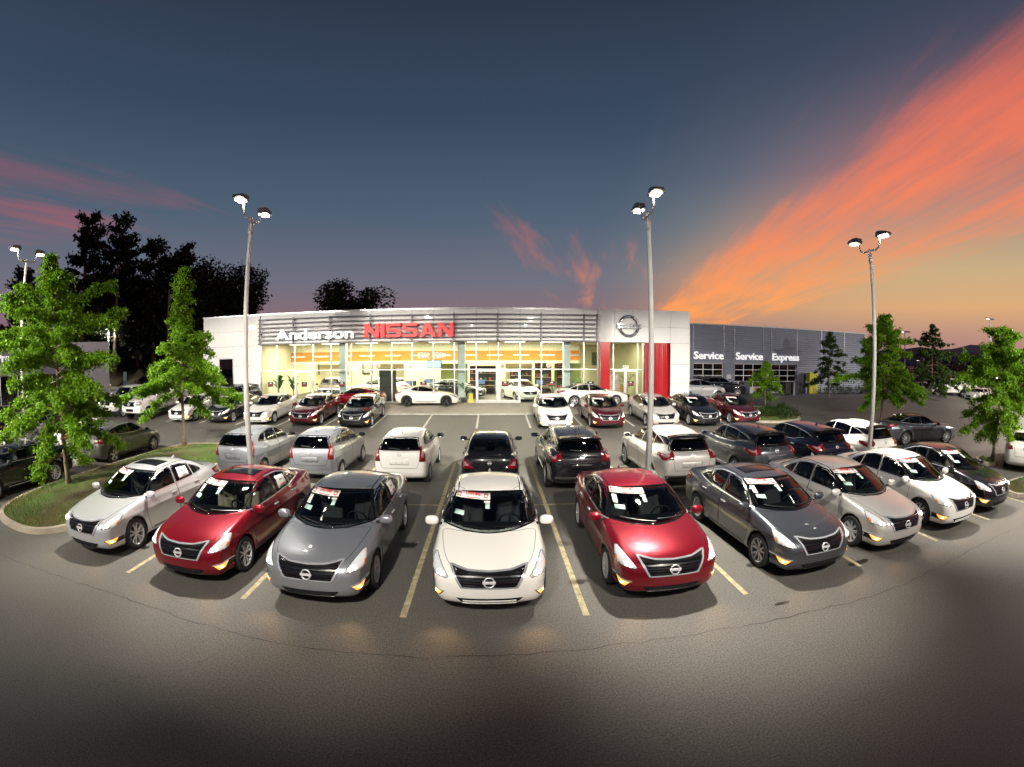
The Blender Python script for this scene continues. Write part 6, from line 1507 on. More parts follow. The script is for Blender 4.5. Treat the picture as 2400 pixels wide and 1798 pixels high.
LOBE = [(0, -.5), (.40, -.05), (.14, .10), (0, .5), (-.14, .10), (-.40, -.05)]
DIAM = [(0, -.5), (.32, -.05), (0, .5), (-.32, -.05)]
class Leaves:
    def __init__(s, shape): s.shape = np.array(shape); s.V = []; s.n = 0
    def add(s, P, size, droop, rng):
        """leaves at points P with random turn; droop = mean downward pitch"""
        n = len(P); a = rng.uniform(0, 2 * np.pi, n); pit = rng.normal(droop, .5, n); rol = rng.normal(0, .6, n)
        L = np.stack([np.cos(a) * np.cos(pit), np.sin(a) * np.cos(pit), -np.sin(pit)], 1)          # along the leaf
        S0 = np.stack([-np.sin(a), np.cos(a), np.zeros(n)], 1); U = np.cross(L, S0)
        S = S0 * np.cos(rol)[:, None] + U * np.sin(rol)[:, None]
        sz = size * rng.uniform(.7, 1.25, n)
        v = P[:, None, :] + (s.shape[None, :, 0:1] * S[:, None, :] + (s.shape[None, :, 1:2] + .5) * L[:, None, :]) * sz[:, None, None]
        s.V.append(v.reshape(-1, 3)); s.n += n
    def mesh(s, name):
        k = len(s.shape); V = np.concatenate(s.V)
        me = bpy.data.meshes.new(name); nf = s.n
        me.vertices.add(len(V)); me.vertices.foreach_set('co', V.ravel())
        me.loops.add(nf * k); me.loops.foreach_set('vertex_index', np.arange(nf * k))
        me.polygons.add(nf); me.polygons.foreach_set('loop_start', np.arange(nf) * k); me.polygons.foreach_set('loop_total', np.full(nf, k))
        me.update(calc_edges=True); return me
def young_oak(name, loc, height, clear, prof, label, seed, leafm, n_br=70, dens=1.0, leaf=.115, trunk_r=.085, lean=(0, 0), group=None, shape=LOBE, per=42):
    """young street oak: straight leader, layered limbs that droop at the ends, lobed leaves in sprays. prof: list of (height fraction, radius)"""
    rng = np.random.default_rng(seed); rad = interp(prof)
    root = empty(name, loc); tag(root, label, 'tree', group)
    tr = MB(); lead = []
    for i in range(15):
        t = i / 14; lead.append((lean[0] * t * t + .05 * math.sin(t * 5 + seed), lean[1] * t * t + .05 * math.cos(t * 4 + seed), t * height * .97))
    tr.tube(lead, [trunk_r * (1.35 if i == 0 else 1) * (1 - .93 * i / 14) + .006 for i in range(15)], 10); trunk = tr.obj('trunk', BARK, root)
    br = MB(); lv = Leaves(shape); ld = np.array(lead)
    for k in range(n_br):
        f = (k + rng.uniform(0, 1)) / n_br; z = clear + (height - clear) * f ** .95
        t = z / (height * .97); p0 = np.array([np.interp(t, np.linspace(0, 1, 15), ld[:, q]) for q in range(3)])
        az = k * 2.399 + rng.uniform(-.4, .4); Lb = max(.12, rad(t) * rng.uniform(.55, 1.18) * (.86 + .22 * math.sin(az * 2 + k * .13 + seed)))
        up = np.interp(f, [0, .35, .75, 1], [-.05, .30, .55, 1.0]) + rng.uniform(-.30, .34)
        pts = [p0]; d = np.array([math.cos(az), math.sin(az), up]); d /= np.linalg.norm(d); n = 7
        for j in range(n):
            d = d + np.array([rng.uniform(-.10, .10), rng.uniform(-.10, .10), -.05 - .06 * (1 - f) + rng.uniform(-.05, .05)]); d /= np.linalg.norm(d); pts.append(pts[-1] + d * Lb / n)
        r0 = .012 + .012 * Lb / 2
        br.tube(pts, [r0 * (1 - .85 * j / n) for j in range(n + 1)], 5, False)
        P = np.array(pts)
        # sprays of twigs along the outer part of the limb
        ns = int(max(3, Lb * 8.5 * dens))
        for q in range(ns):
            u = rng.uniform(.28, 1.0) * n; i0 = min(int(u), n - 1); c = P[i0] + (P[i0 + 1] - P[i0]) * (u - i0)
            tw = rng.normal(0, 1, 3) * np.array([1, 1, .45]); tw /= np.linalg.norm(tw); tl = rng.uniform(.12, .42) * min(1, .5 + Lb * .35)
            e = c + tw * tl + np.array([0, 0, -.10 * tl])
            if q % 2 == 0: br.tube([c, e], [.006, .003], 3, False)
            m = int(per * rng.uniform(.6, 1.3)); s_ = rng.uniform(0, 1, m)[:, None]
            Q = c + (e - c) * s_ + rng.normal(0, 1, (m, 3)) * np.array([.075, .075, .055])
            lv.add(Q, leaf, .55, rng)
    bo = br.obj('limbs', BARK, root); co = link('crown', lv.mesh('crown'), root, m=leafm); co['kind'] = 'stuff'
    return root
P_L1 = [(0, 0), (.17, 1.6), (.24, 2.35), (.34, 2.55), (.46, 2.65), (.56, 2.75), (.66, 2.75), (.74, 2.35), (.80, 1.5), (.86, .85), (.93, .6), (1, .25)]
P_L2 = [(0, 0), (.24, 1.9), (.31, 3.0), (.40, 3.0), (.50, 2.9), (.57, 2.3), (.62, 1.0), (.70, .62), (.84, .62), (.93, .60), (1, .15)]
P_R = [(0, 0), (.27, 1.4), (.36, 2.15), (.50, 2.35), (.62, 2.35), (.75, 2.0), (.86, 1.45), (.95, .8), (1, .3)]
P_M = [(0, 0), (.28, 2.0), (.38, 2.9), (.50, 2.9), (.62, 2.8), (.70, 2.3), (.78, 1.6), (.88, 1.1), (1, .3)]
young_oak('street_tree', (-13.22, 9.58, .15), 7.25, 1.55, P_L1, 'tall bushy street tree on the near end of the grass island', 11, OAK, 92, 2.1, .098, .085, (-.75, 0))
young_oak('street_tree', (-13.75, 17.0, .15), 7.95, 2.2, P_L2, 'street tree with narrow top on the far end of the grass island', 12, OAK, 74, 2.1, .105, .085, (.0, .2))
young_oak('street_tree', (19.69, 9.9, .12), 5.3, 1.35, P_R, 'street tree at the end of the front row by the cut-off white sedan', 13, OAK, 66, 2.1, .098, .075, (.25, 0))
young_oak('street_tree', (22.75, 19.98, .05), 6.7, 1.75, P_M, 'broad street tree behind the third lamp post and gunmetal sedan', 14, OAK, 70, 2.0, .112, .08, (.25, 0))
young_oak('sapling', (17.9, 26.4, .45), 3.2, 1.0, [(0, 0), (.35, 1.2), (.5, 1.4), (.7, 1.1), (.85, .65), (1, .1)], 'young sapling in the shrub bed before the service doors', 15, OAK, 34, .9, .12, .04)
young_oak('street_tree', (27.6, 30.6, .72), 5.6, 1.3, [(0, 0), (.25, 1.9), (.4, 2.5), (.6, 2.1), (.8, 1.2), (1, .15)], 'dark tree in front of the grey service wall', 16, OAKD, 46, .8, .16, .07, per=20, shape=DIAM)
young_oak('conifer', (43.5, 30.6, .6), 7.4, 1.6, [(0, 0), (.25, 3.6), (.36, 4.6), (.5, 3.7), (.65, 2.6), (.8, 1.5), (1, .2)], 'dark layered tree standing alone at the far lot edge', 17, OAKD, 70, .8, .20, .09, per=22, shape=DIAM)
for i, (x, y, h, lab) in enumerate(((46.0, 30.2, 2.9, 'thin young tree at the far lot edge beside the dark tree'), (48.5, 28.6, 3.6, 'second thin young tree at the far lot edge towards the white cars'), (-27.5, 45.6, 4.2, 'small tree on the bank behind the parked dark cars'))):
    young_oak('sapling', (x, y, gz(y) - .2 if x > 0 else 1.0), h, .9, [(0, 0), (.3, .8), (.5, 1.0), (.75, .6), (1, .1)], lab, 30 + i, OAK, 26, .7, .18, .04, per=14, shape=DIAM)
def forest_tree(loc, h, r, kind, seed, label):
    rng = np.random.default_rng(seed); root = empty('pine_tree' if kind == 'pine' else 'forest_tree', loc); tag(root, label, 'tree', 'dark trees on the rise behind the building')
    tr = MB(); tr.tube([(0, 0, -1), (.15, .1, h * .4), (.05, -.1, h * .75), (0, 0, h * .96)], [.32, .25, .14, .04], 7); tr.obj('trunk', BARK, root)
    lv = Leaves(DIAM); br = MB()
    if kind == 'pine':
        nb = int(h * 5.0)
        for k in range(nb):
            f = rng.uniform(0, 1); z = h * (.20 + .80 * f); L = r * (1 - .80 * f) * rng.uniform(.45, 1.25) + .35; az = rng.uniform(0, 6.283); up = -.08 + .75 * f * f + rng.uniform(-.15, .3)
            c = np.array([0, 0, z]); e = c + np.array([math.cos(az), math.sin(az), up]) * L
            if k % 2: br.tube([tuple(c), tuple(e)], [.05, .015], 4, False)
            m = int(24 + L * 40); s_ = rng.uniform(.18, 1.05, m)[:, None] ** .8; lv.add(c + (e - c) * s_ + rng.normal(0, 1, (m, 3)) * (.16 + .10 * s_) * np.array([1, 1, .75]) + np.array([0, 0, .12]) * s_, .52, -.5, rng)
    else:
        cl = [(rng.normal(0, 1, 3) * np.array([r * .38, r * .38, h * .12]) + np.array([0, 0, h * .64]), rng.uniform(.35, .62) * r) for _ in range(26)]
        for c, q in cl:
            br.tube([(0, 0, h * .4), tuple(c)], [.09, .03], 4, False)
            m = 240; d = rng.normal(0, 1, (m, 3)); d /= np.linalg.norm(d, axis=1, keepdims=True); lv.add(c + d * q * rng.uniform(.45, 1.0, m)[:, None] * np.array([1, 1, .8]), .52, .3, rng)
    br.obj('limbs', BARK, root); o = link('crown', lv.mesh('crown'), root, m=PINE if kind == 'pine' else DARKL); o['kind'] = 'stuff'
    return root
ft = [(-66, 40, 13.5, 4.5, 'pine', 'tall dark pine furthest left behind the low grey building'), (-61, 43, 13, 4.2, 'pine', 'dark pine beside the far left lamp post'), (-55.5, 44.5, 20.5, 5.4, 'pine', 'tallest dark pine with a double tip above the big street tree'), (-51.3, 47.6, 20.0, 5.6, 'pine', 'second tallest dark pine right of the double tipped one'),
      (-47.2, 51.8, 17.2, 5.0, 'pine', 'dark pine with upswept branches between the two street trees'), (-43.8, 54, 16.6, 4.6, 'pine', 'dark pine just left of the narrow topped street tree'), (-40.5, 57.0, 15.3, 4.8, 'oak', 'round dark tree right of the narrow topped street tree'),
      (-36.6, 59.6, 16.0, 4.4, 'oak', 'tall dark tree behind the first lamp post'),
      (-58, 52, 17.0, 6, 'oak', 'dark filler tree behind the tallest pines'), (-49, 58, 13.0, 6, 'oak', 'dark filler tree behind the upswept pine'), (-53.5, 55, 15.5, 6, 'oak', 'dark filler tree behind the second tallest pine'), (-45.5, 56, 13.5, 5.5, 'oak', 'dark filler tree left of the round dark tree'), (-39.5, 62.5, 9.0, 4.5, 'oak', 'dark filler tree behind the first lamp post'), (-64, 50, 12.0, 6, 'oak', 'dark filler tree behind the far left pines'), (-42.5, 62.5, 11.5, 5.5, 'oak', 'dark filler tree behind the round dark tree'),
      (-22.2, 66.8, 12.6, 4.4, 'oak', 'tallest dark tree of the clump above the white lettering'), (-19.5, 67.8, 9.4, 3.4, 'oak', 'middle dark tree of the clump above the white lettering'), (-16.6, 68.4, 9.0, 3.2, 'oak', 'right dark tree of the clump above the white lettering'), (-7.1, 69.8, 7.4, 3.2, 'oak', 'lone dark treetop just above the louvre band')]
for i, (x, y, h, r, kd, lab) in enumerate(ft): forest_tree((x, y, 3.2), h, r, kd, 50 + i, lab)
# dark wood on the right under the hills
def wood(name, x0, x1, y0, y1, n, seed, m, z=0, hmin=4, hmax=8):
    rng = np.random.default_rng(seed); lv = Leaves(DIAM)
    for k in range(n):
        c = np.array([rng.uniform(x0, x1), rng.uniform(y0, y1), z]); h = rng.uniform(hmin, hmax); q = h * .42
        d = rng.normal(0, 1, (90, 3)); d /= np.linalg.norm(d, axis=1, keepdims=True); lv.add(c + np.array([0, 0, h * .55]) + d * np.array([q, q, h * .5]) * rng.uniform(.5, 1, (90, 1)), 1.1, .3, rng)
    o = link(name, lv.mesh(name), m=m); tag(o, 'dark belt of woodland beyond the far lot', 'trees', kind='stuff'); return o
wood('woodland', 78, 190, 20, 120, 170, 5, DARKL, -2.5, 5, 9.5)
wood('undergrowth', -68, -35, 50, 62, 80, 6, DARKL, 4.0, 3, 8)
def shrub(name, loc, r, h, n, seed, label, group=None):
    rng = np.random.default_rng(seed); root = empty(name, loc); tag(root, label, 'shrub', group); lv = Leaves(DIAM); st = MB()
    for k in range(n):
        az = rng.uniform(0, 6.283); el = rng.uniform(.15, 1.45); d = np.array([math.cos(az) * math.cos(el) * r, math.sin(az) * math.cos(el) * r, math.sin(el) * h]) * rng.uniform(.75, 1.05)
        if k % 3 == 0: st.tube([(0, 0, 0), tuple(d * .9)], [.012, .004], 3, False)
        m = 26; lv.add(d * rng.uniform(.55, 1.05, (m, 1)) + rng.normal(0, .05, (m, 3)), .075, -.2, rng)
    st.obj('stems', BARK, root); o = link('foliage', lv.mesh('foliage'), root, m=SHRUB); o['kind'] = 'stuff'; return root
G = 'low shrubs in the kerbed bed'
for i, (x, y, lab) in enumerate(((16.2, 24.1, 'low shrub in the kerbed bed next to the burgundy sedan'), (17.4, 23.7, 'low shrub at the front of the kerbed bed'), (18.5, 24.2, 'low shrub at the outer tip of the kerbed bed'), (17.4, 25.2, 'low shrub beneath the sapling'), (18.8, 25.6, 'low shrub at the back of the kerbed bed'))):
    shrub('shrub', (x, y, gz(y) + .12), .75, .62, 60, 80 + i, lab, G)
for i, x in enumerate((31.2, 32.5, 33.8, 35.2, 36.6)):
    shrub('shrub', (x, 34.6 - .15 * i, .77), .85, .85, 50, 90 + i, ['dark shrub beside the yellow cabinet along the service wall', 'second dark shrub along the service wall', 'middle dark shrub along the service wall', 'fourth dark shrub along the service wall', 'last dark shrub along the service wall behind the tree'][i], 'shrubs along the service wall')
# ---------------------------------------------------------------- lamp posts with their lights
POLE = mat('pole_paint', (.70, .70, .68), .5, noise=.06, nscale=3); HEAD = mat('lamp_housing', (.20, .20, .20), .4, .4); LENS = mat('lamp_lens', (1, 1, 1), .3, emit=(1.0, .93, .74), estr=26.0)
BASEC = mat('pole_base_concrete', (.50, .47, .40), .85, noise=.15, nscale=3, bump=.3)
def lamp_post(loc, height, label, dirs=((0, -1), (0, 1)), watts=None, tilt=.35, base=.35, cone=150, group='lit lamp posts over the lot', r=.085, aim=None, blend=.35, tilts=None, cones=None):
    root = empty('lamp_post', loc); tag(root, label, 'lamp post', group)
    b = MB(); b.lathe([(.001, base), (.24, base), (.26, base - .02), (.26, -.02)], 20); b.obj('base', BASEC, root)
    b = MB(); b.bevbox((-.17, -.17, base), (.17, .17, base + .10), .02); b.obj('base_cover', POLE, root)
    b = MB(); b.tube([(0, 0, base + .08), (0, 0, height * .5), (0, 0, height)], [r, r * .86, r * .68], 14); b.obj('pole', POLE, root)
    b = MB(); b.lathe([(r * .9, height - .30), (r * .9, height - .02), (.03, height + .02), (.03, height + .18)], 14); b.obj('collar', POLE, root)
    for di, (dx, dy) in enumerate(dirs):
        tl = tilts[di] if tilts else tilt
        A = empty('lamp_arm', (0, 0, height + .10), math.atan2(dy, dx)); A.parent = root
        b = MB(); b.tube([(0, 0, 0), (.30, 0, -.02), (.46, 0, .05), (.52, 0, .20), (.53, 0, .38)], .032, 8); b.obj('arm', POLE, A)
        b = MB(); V = []
        for x, w, z0, z1 in ((.42, .10, .38, .50), (.52, .16, .36, .54), (.70, .19, .37, .53), (.92, .18, .38, .49), (1.02, .13, .40, .46)): V += [(x, -w, z0), (x, w, z0), (x, w * .8, z1), (x, -w * .8, z1)]
        F = [(i * 4 + k, i * 4 + (k + 1) % 4, i * 4 + 4 + (k + 1) % 4, i * 4 + 4 + k) for i in range(4) for k in range(4)] + [(3, 2, 1, 0), (16, 17, 18, 19)]
        b.add(V, F); h_ = b.obj('lamp_head', HEAD, A)
        b = MB(); b.prism([(.58, -.11), (.90, -.10), (.90, .10), (.58, .11)], .335, .366); b.obj('lens', LENS, h_)
        L = bpy.data.lights.new('lamp_light', 'SPOT'); L.energy = (watts or LAMP_W) * (1.5 if cones and di == 1 else 1.0); L.color = LAMP_COL; L.spot_size = R(cones[di] if cones else cone); L.spot_blend = .8 if cones and cones[di] < 80 else blend; L.shadow_soft_size = .22
        o = bpy.data.objects.new('lamp_light', L); COL.objects.link(o); o.parent = A; o.location = (.76, 0, .31)
        o.rotation_euler = Vector(aim if aim else (tl, 0, -1)).to_track_quat('-Z', 'Y').to_euler()
    return root
lamp_post((4.11, 11.40, 0), 7.55, 'tall lit lamp post rising beside the silver crossover', tilts=(.44, .95), cones=(54, 92), base=.75)
lamp_post((-6.85, 11.50, 0), 7.70, 'tall lit lamp post rising behind the red sedan and grey hatchback', tilts=(.44, .95), cones=(54, 92), base=.75)
lamp_post((12.33, 11.24, 0), 7.45, 'tall lit lamp post rising beside the white crossover', tilts=(.44, .95), cones=(54, 92), base=.75)
lamp_post((-18.65, 11.35, 0), 7.95, 'tall lit lamp post behind the bushy street tree near the picture edge', tilts=(.44, .95), cones=(54, 92), base=.75)
lamp_post((-50.5, 45.7, .8), 7.6, 'distant lit lamp post over the low grey building', watts=LAMP_W * .5)
# unseen posts read off windscreen reflections; the end ones added to widen the light
for x, lab in ((-17.5, 'added lamp post behind the viewer beyond the tree island'), (-10.2, 'lamp post behind the viewer towards the tree island'), (-2.8, 'lamp post straight behind the viewer'), (4.6, 'lamp post behind the viewer before the gunmetal sedan'), (12.4, 'lamp post behind the viewer towards the grass bed'), (20.5, 'added lamp post behind the viewer beyond the grass bed')):
    lamp_post((x, -2.2, 0), 7.9, lab, dirs=((0, 1),), watts=LAMP_W * 1.35, cone=64, blend=1.0, aim=(1.30, 0, -.80), base=.75)
lamp_post((-19.5, -1.0, 0), 7.6, 'added lamp post out of view brightening the two street trees', dirs=((.42, 1), (.25, 1)), watts=LAMP_W * 1.5, cone=64, blend=.7, aim=(2.6, 0, -.80), base=.75)  # extra unseen post, put in to brighten both tree crowns
lamp_post((16.5, -2.0, 0), 7.6, 'added lamp post out of view brightening the street tree by the grass bed', dirs=((.25, 1),), watts=LAMP_W * 1.2, cone=60, blend=.7, aim=(2.4, 0, -.80), base=.75)  # extra unseen post, put in to brighten this tree
lamp_post((31.0, 7.5, 0), 7.6, 'added lamp post out of view past the grass bed', dirs=((-.5, 1), (0, -1)), tilts=(.8, .3), base=.75)  # unseen post added to light the right-hand lot and its trees
lamp_post((48.0, 17.5, 0), 7.6, 'added lamp post out of view on the way to the overflow lot', dirs=((-.6, 1), (0, 1)), tilts=(1.0, .4), base=.75)  # unseen post added so that the service wall gets light
lamp_post((-31.0, 7.0, 0), 7.6, 'added lamp post out of view beyond the black sedan', dirs=((.5, 1), (0, -1)), tilts=(.8, .3), base=.75)  # unseen post added to brighten the cars of the left block
def far_post(loc, h, label):
    root = empty('lamp_post', loc); tag(root, label, 'lamp post', 'unlit or distant lamp posts beyond the lot')
    b = MB(); b.tube([(0, 0, 0), (0, 0, h)], [.08, .06], 8); b.obj('pole', mat('far_pole', (.30, .31, .34), .5), root)
    b = MB(); b.bevbox((-.9, -.14, h), (-.15, .14, h + .12), .02); b.obj('lamp_head', HEAD, root)
    b = MB(); b.bevbox((.15, -.14, h), (.9, .14, h + .12), .02); b.obj('lamp_head', HEAD, root)
    b = MB(); b.box((-.14, -.03, h + .02), (.14, .03, h + .07)); b.obj('arm', HEAD, root)
    b = MB(); b.prism([(-.8, -.1), (-.25, -.1), (-.25, .1), (-.8, .1)], h - .02, h - .004); b.obj('lens', mat('far_lens', (1, 1, 1), .3, emit=(1, .95, .85), estr=6), root)
    return root
far_post((49.5, 26.2, .3), 8.4, 'dark twin-head lamp post by the street tree at the far lot'); far_post((42.0, 33.5, .5), 6.6, 'pale lamp post left of the dark conifer'); far_post((56, 41, .3), 5.5, 'pale lamp post behind the dark conifer'); far_post((75, 56, -.5), 5.0, 'small distant lamp post far beyond the overflow lot')
for i, (x, y, z, lab) in enumerate(((88, 50, 2.2, 'tiny light low beneath the dark conifer'), (92, 47, 2.0, 'tiny light right of the dark conifer'), (95, 42, 2.0, 'tiny light by the far twin-head post'), (100, 40, 1.8, 'tiny light before the woodland'))):
    o = MB().lathe([(.001, .25), (.2, .2), (.26, 0), (.2, -.2), (.001, -.25)], 8).obj('distant_lamp', mat('distant_glow', (1, 1, 1), .5, emit=(1, .95, .85), estr=5), None, (x, y, z)); tag(o, lab, 'light', 'tiny lights beyond the far lot')
# ---------------------------------------------------------------- fence on the bank
FEN = mat('fence_wood', (.26, .23, .21), .9, noise=.3, nscale=1.2)
fe = empty('fence', (-45, 60.5, 5.6)); tag(fe, 'weathered board fence on top of the bank', 'fence')
fm = MB(); fm.box((-.075, -.015, 0), (.075, .015, 2.2)); fme = fm.mesh('board')
rf = random.Random(2)
for i in range(150):
    x = -64 + i * .165 * 1.55; o = link('board', fme, fe, (x + 45, rf.uniform(-.02, .02), rf.uniform(-.05, .05)), m=FEN); o.scale = (1.5, 1, 1)
MB().box((-64, 60.53, 6.1), (-26, 60.6, 6.2)).obj('rail', FEN, fe, (45, -60.5, -5.6)); MB().box((-64, 60.53, 7.1), (-26, 60.6, 7.2)).obj('rail', FEN, fe, (45, -60.5, -5.6))
up_ = empty('utility_pole', (-41.8, 49.0, 2.0)); tag(up_, 'thin wooden utility pole in front of the dark pines', 'pole')
MB().tube([(0, 0, 0), (0, 0, 11.2)], [.16, .11], 8).obj('pole', mat('pole_wood', (.16, .13, .10), .9, noise=.3), up_); MB().tube([(.28, 0, 9.6), (.28, 0, 10.5)], .16, 10).obj('transformer', mat('transformer_grey', (.25, .26, .27), .5), up_)
# ---------------------------------------------------------------- service yard
BOL = mat('bollard_paint', (.42, .46, .52), .5, noise=.1)
for i, (x, y) in enumerate(((20.3, 35.6), (20.75, 35.0), (24.75, 35.5), (26.2, 33.9), (28.85, 35.4))):
    b = MB(); b.lathe([(.10, 0), (.10, 1.10), (.07, 1.16), (.001, 1.18)], 14); o = b.obj('bollard', BOL, None, (x, y, .775)); tag(o, ['grey bollard right of the first service door', 'grey bollard in front of the first door jamb', 'grey bollard between second and third service doors', 'grey bollard standing forward beside the waste bin', 'grey bollard next to the yellow cabinet'][i], 'bollard', 'bollards by the service doors')
yc = empty('yellow_cabinet', (29.75, 35.6, .775)); tag(yc, 'bright yellow storage cabinet against the service wall', 'cabinet')
YEL = mat('safety_yellow', (.55, .52, .03), .5)
MB().bevbox((-.55, -.3, 0), (.55, .3, 1.95), .02).obj('cabinet_body', YEL, yc)
for x in (-.275, .275):
    for z in (.33, .98, 1.63): MB().bevbox((x - .255, -.325, z - .29), (x + .255, -.302, z + .29), .01).obj('cabinet_door', YEL, yc)
for i, (x, y, c, lab) in enumerate(((25.6, 34.3, (.02, .02, .022), 'black waste bin near the third service door'), (21.6, 35.1, (.05, .06, .08), 'dark barrier stand beside the second service door'), (26.6, 34.4, (.02, .025, .03), 'dark pump stand in front of the third service door'))):
    b = MB(); b.bevbox((-.32, -.32, .08), (.32, .32, 1.05), .05); root = empty('waste_bin', (x, y, .775)); tag(root, lab, 'bin'); b.obj('bin_body', mat(f'bin_{i}', c, .5), root); b = MB(); b.bevbox((-.35, -.35, 1.05), (.35, .35, 1.16), .04); b.obj('lid', mat(f'bin_{i}', c, .5), root)
for i, (x, z) in enumerate(((20.45, 2.3), (24.65, 2.35))):
    o = MB().box((-.22, -.01, -.18), (.22, .01, .18)).obj('wall_notice', mat('notice_grey', (.55, .56, .58), .6), None, (x, 36.12, z)); tag(o, ['small pale notice between first and second service doors', 'small pale notice between second and third service doors'][i], 'notice')
pk = empty('parking_sign', (-34.2, 33.2, .77)); tag(pk, 'pale blue-green parking sign post beside the low grey building', 'sign')
MB().box((-.2, -.03, 0), (.2, .03, 2.3)).obj('panel', mat('sign_teal', (.30, .45, .45), .5), pk); MB().box((-.1, -.036, 1.1), (.1, -.031, 1.5)).obj('symbol', mat('sign_blue', (.03, .06, .35), .5), pk)
# ---------------------------------------------------------------- showroom contents
def desk(x, y, rz, label):
    r_ = empty('desk', (x, y, GZ + .03), rz); tag(r_, label, 'desk', 'sales desks indoors'); W_ = mat('desk_wood', (.30, .24, .14), .4)
    MB().bevbox((-.8, -.4, .70), (.8, .4, .74), .01).obj('top', W_, r_)
    for sx in (-.74, .74): MB().box((sx - .03, -.36, 0), (sx + .03, .36, .70)).obj('leg', mat('desk_leg', (.06, .06, .06), .5), r_)
    c = empty('office_chair', (x + .9 * math.sin(rz), y + .95 * math.cos(rz), GZ + .03), rz); tag(c, 'black office chair at ' + label.replace('wooden ', ''), 'chair', 'office chairs indoors'); BK = mat('chair_black', (.015, .015, .016), .7)
    MB().bevbox((-.26, -.26, .42), (.26, .26, .52), .04).obj('seat', BK, c); MB().bevbox((-.25, .20, .55), (.25, .27, 1.15), .03).obj('backrest', BK, c); MB().lathe([(.03, .42), (.03, .08), (.28, .04), (.28, 0)], 12).obj('base', BK, c)
    m_ = empty('monitor', (x - .3, y, GZ + .77), rz); tag(m_, 'monitor on ' + label.replace('wooden ', ''), 'monitor', 'monitors indoors'); MB().bevbox((-.28, -.02, .12), (.28, .02, .48), .01).obj('screen', mat('screen_glow', (.02, .02, .03), .2, emit=(.4, .6, .9), estr=.6), m_); MB().lathe([(.02, .14), (.02, .02), (.12, 0)], 10).obj('stand', mat('chair_black', (.015, .015, .016), .7), m_)
for i, (x, y, rz, lab) in enumerate(((-6.6, 36.8, 0, 'wooden desk right of the tall black banner'), (-4.6, 37.0, .2, 'wooden desk behind the white coupe'), (-5.4, 39.8, 0, 'wooden desk deep in the showroom'), (-.6, 38.2, 0, 'wooden desk behind the double doors'), (4.2, 37.6, -.2, 'wooden desk near the entrance pier'))): desk(x, y, rz, lab)
def slab_thing(name, loc, lo, hi, m, label, cat, rz=0, group=None):
    o = MB().bevbox(lo, hi, .012).obj(name, m, None, loc, (0, 0, rz)); tag(o, label, cat, group); return o
slab_thing('banner_stand', (-7.4, 31.9, GZ + .03), (-.62, -.02, 0), (.62, .02, 2.35), mat('banner_black', (.02, .02, .02), .5, noise=.5, nscale=3), 'tall black hanging banner inside the glass', 'banner')
for i, (x, z) in enumerate(((-14.1, 2.15), (-11.7, 2.2), (-16.2, 2.2))):
    r_ = empty('framed_picture', (x, 41.95, z + GZ)); tag(r_, ['framed picture on the wall behind the side door', 'framed picture on the wall left of the first column', 'framed picture in the showroom corner'][i], 'picture', 'framed pictures indoors'); MB().bevbox((-.5, -.03, -.6), (.5, .03, .6), .02).obj('frame', mat('frame_dark', (.03, .025, .02), .5), r_); MB().box((-.38, -.036, -.48), (.38, -.031, .48)).obj('print', mat('picture_print', (.35, .34, .30), .6, noise=.6, nscale=5), r_)
for i, (x, lab) in enumerate(((-15.95, 'corner pane'), (-13.2, 'side door'), (-10.35, 'first column'), (-4.6, 'middle panes'), (.85, 'double doors'), (3.95, 'pane left of third column'), (6.6, 'pane by the red pier'), (9.45, 'entrance door'))):
    r_ = empty('hours_notice', (x, FY - .02 if i else FY - .02, 2.05)); tag(r_, f'small black and red notice stuck on the glass, {lab}', 'notice', 'notices on the glass'); MB().box((-.22, -.006, -.17), (.22, .0, .17)).obj('notice_sheet', mat('notice_black', (.02, .01, .01), .5), r_); MB().box((-.19, -.010, -.06), (.19, -.0065, .0)).obj('notice_stripe', mat('notice_red', (.5, .04, .03), .5), r_); MB().box((-.08, -.010, .05), (.08, -.0065, .12)).obj('notice_mark', mat('notice_white', (.7, .7, .7), .5), r_)
# address number on the entrance glass
nb = empty('door_number', (9.06, FY - .07, 3.03)); tag(nb, 'white street number over the entrance doors', 'sign'); me = text_mesh('520', .30, .01, .012).copy()
for v in me.vertices: v.co = (v.co.x, -v.co.z, v.co.y + .05)
link('digits', me, nb, m=mat('number_white', (.9, .9, .85), .5))
LIN = mat('pendant_metal', (.20, .24, .24), .5, .2)
for i, x in enumerate(np.arange(-15.4, 6.9, 1.95)):
    r_ = empty('pendant_lamp', (x, 34.2 + .3 * (i % 3), 3.95)); tag(r_, f'slim linear pendant lamp before the orange band, {["first", "second", "third", "fourth", "fifth", "sixth", "seventh", "eighth", "ninth", "tenth", "eleventh", "twelfth"][i]} from the wing wall', 'lamp', 'linear pendants indoors')
    MB().bevbox((-.62, -.05, 0), (.62, .05, .09), .01).obj('housing', LIN, r_); MB().tube([(-.5, 0, .09), (-.5, 0, 1.0)], .006, 4).obj('wire', LIN, r_); MB().tube([(.5, 0, .09), (.5, 0, 1.0)], .006, 4).obj('wire', LIN, r_); MB().box((-.58, -.04, -.012), (.58, .04, -.002)).obj('diffuser', mat('pendant_glow', (1, 1, .9), .5, emit=(1, .95, .75), estr=.2), r_)
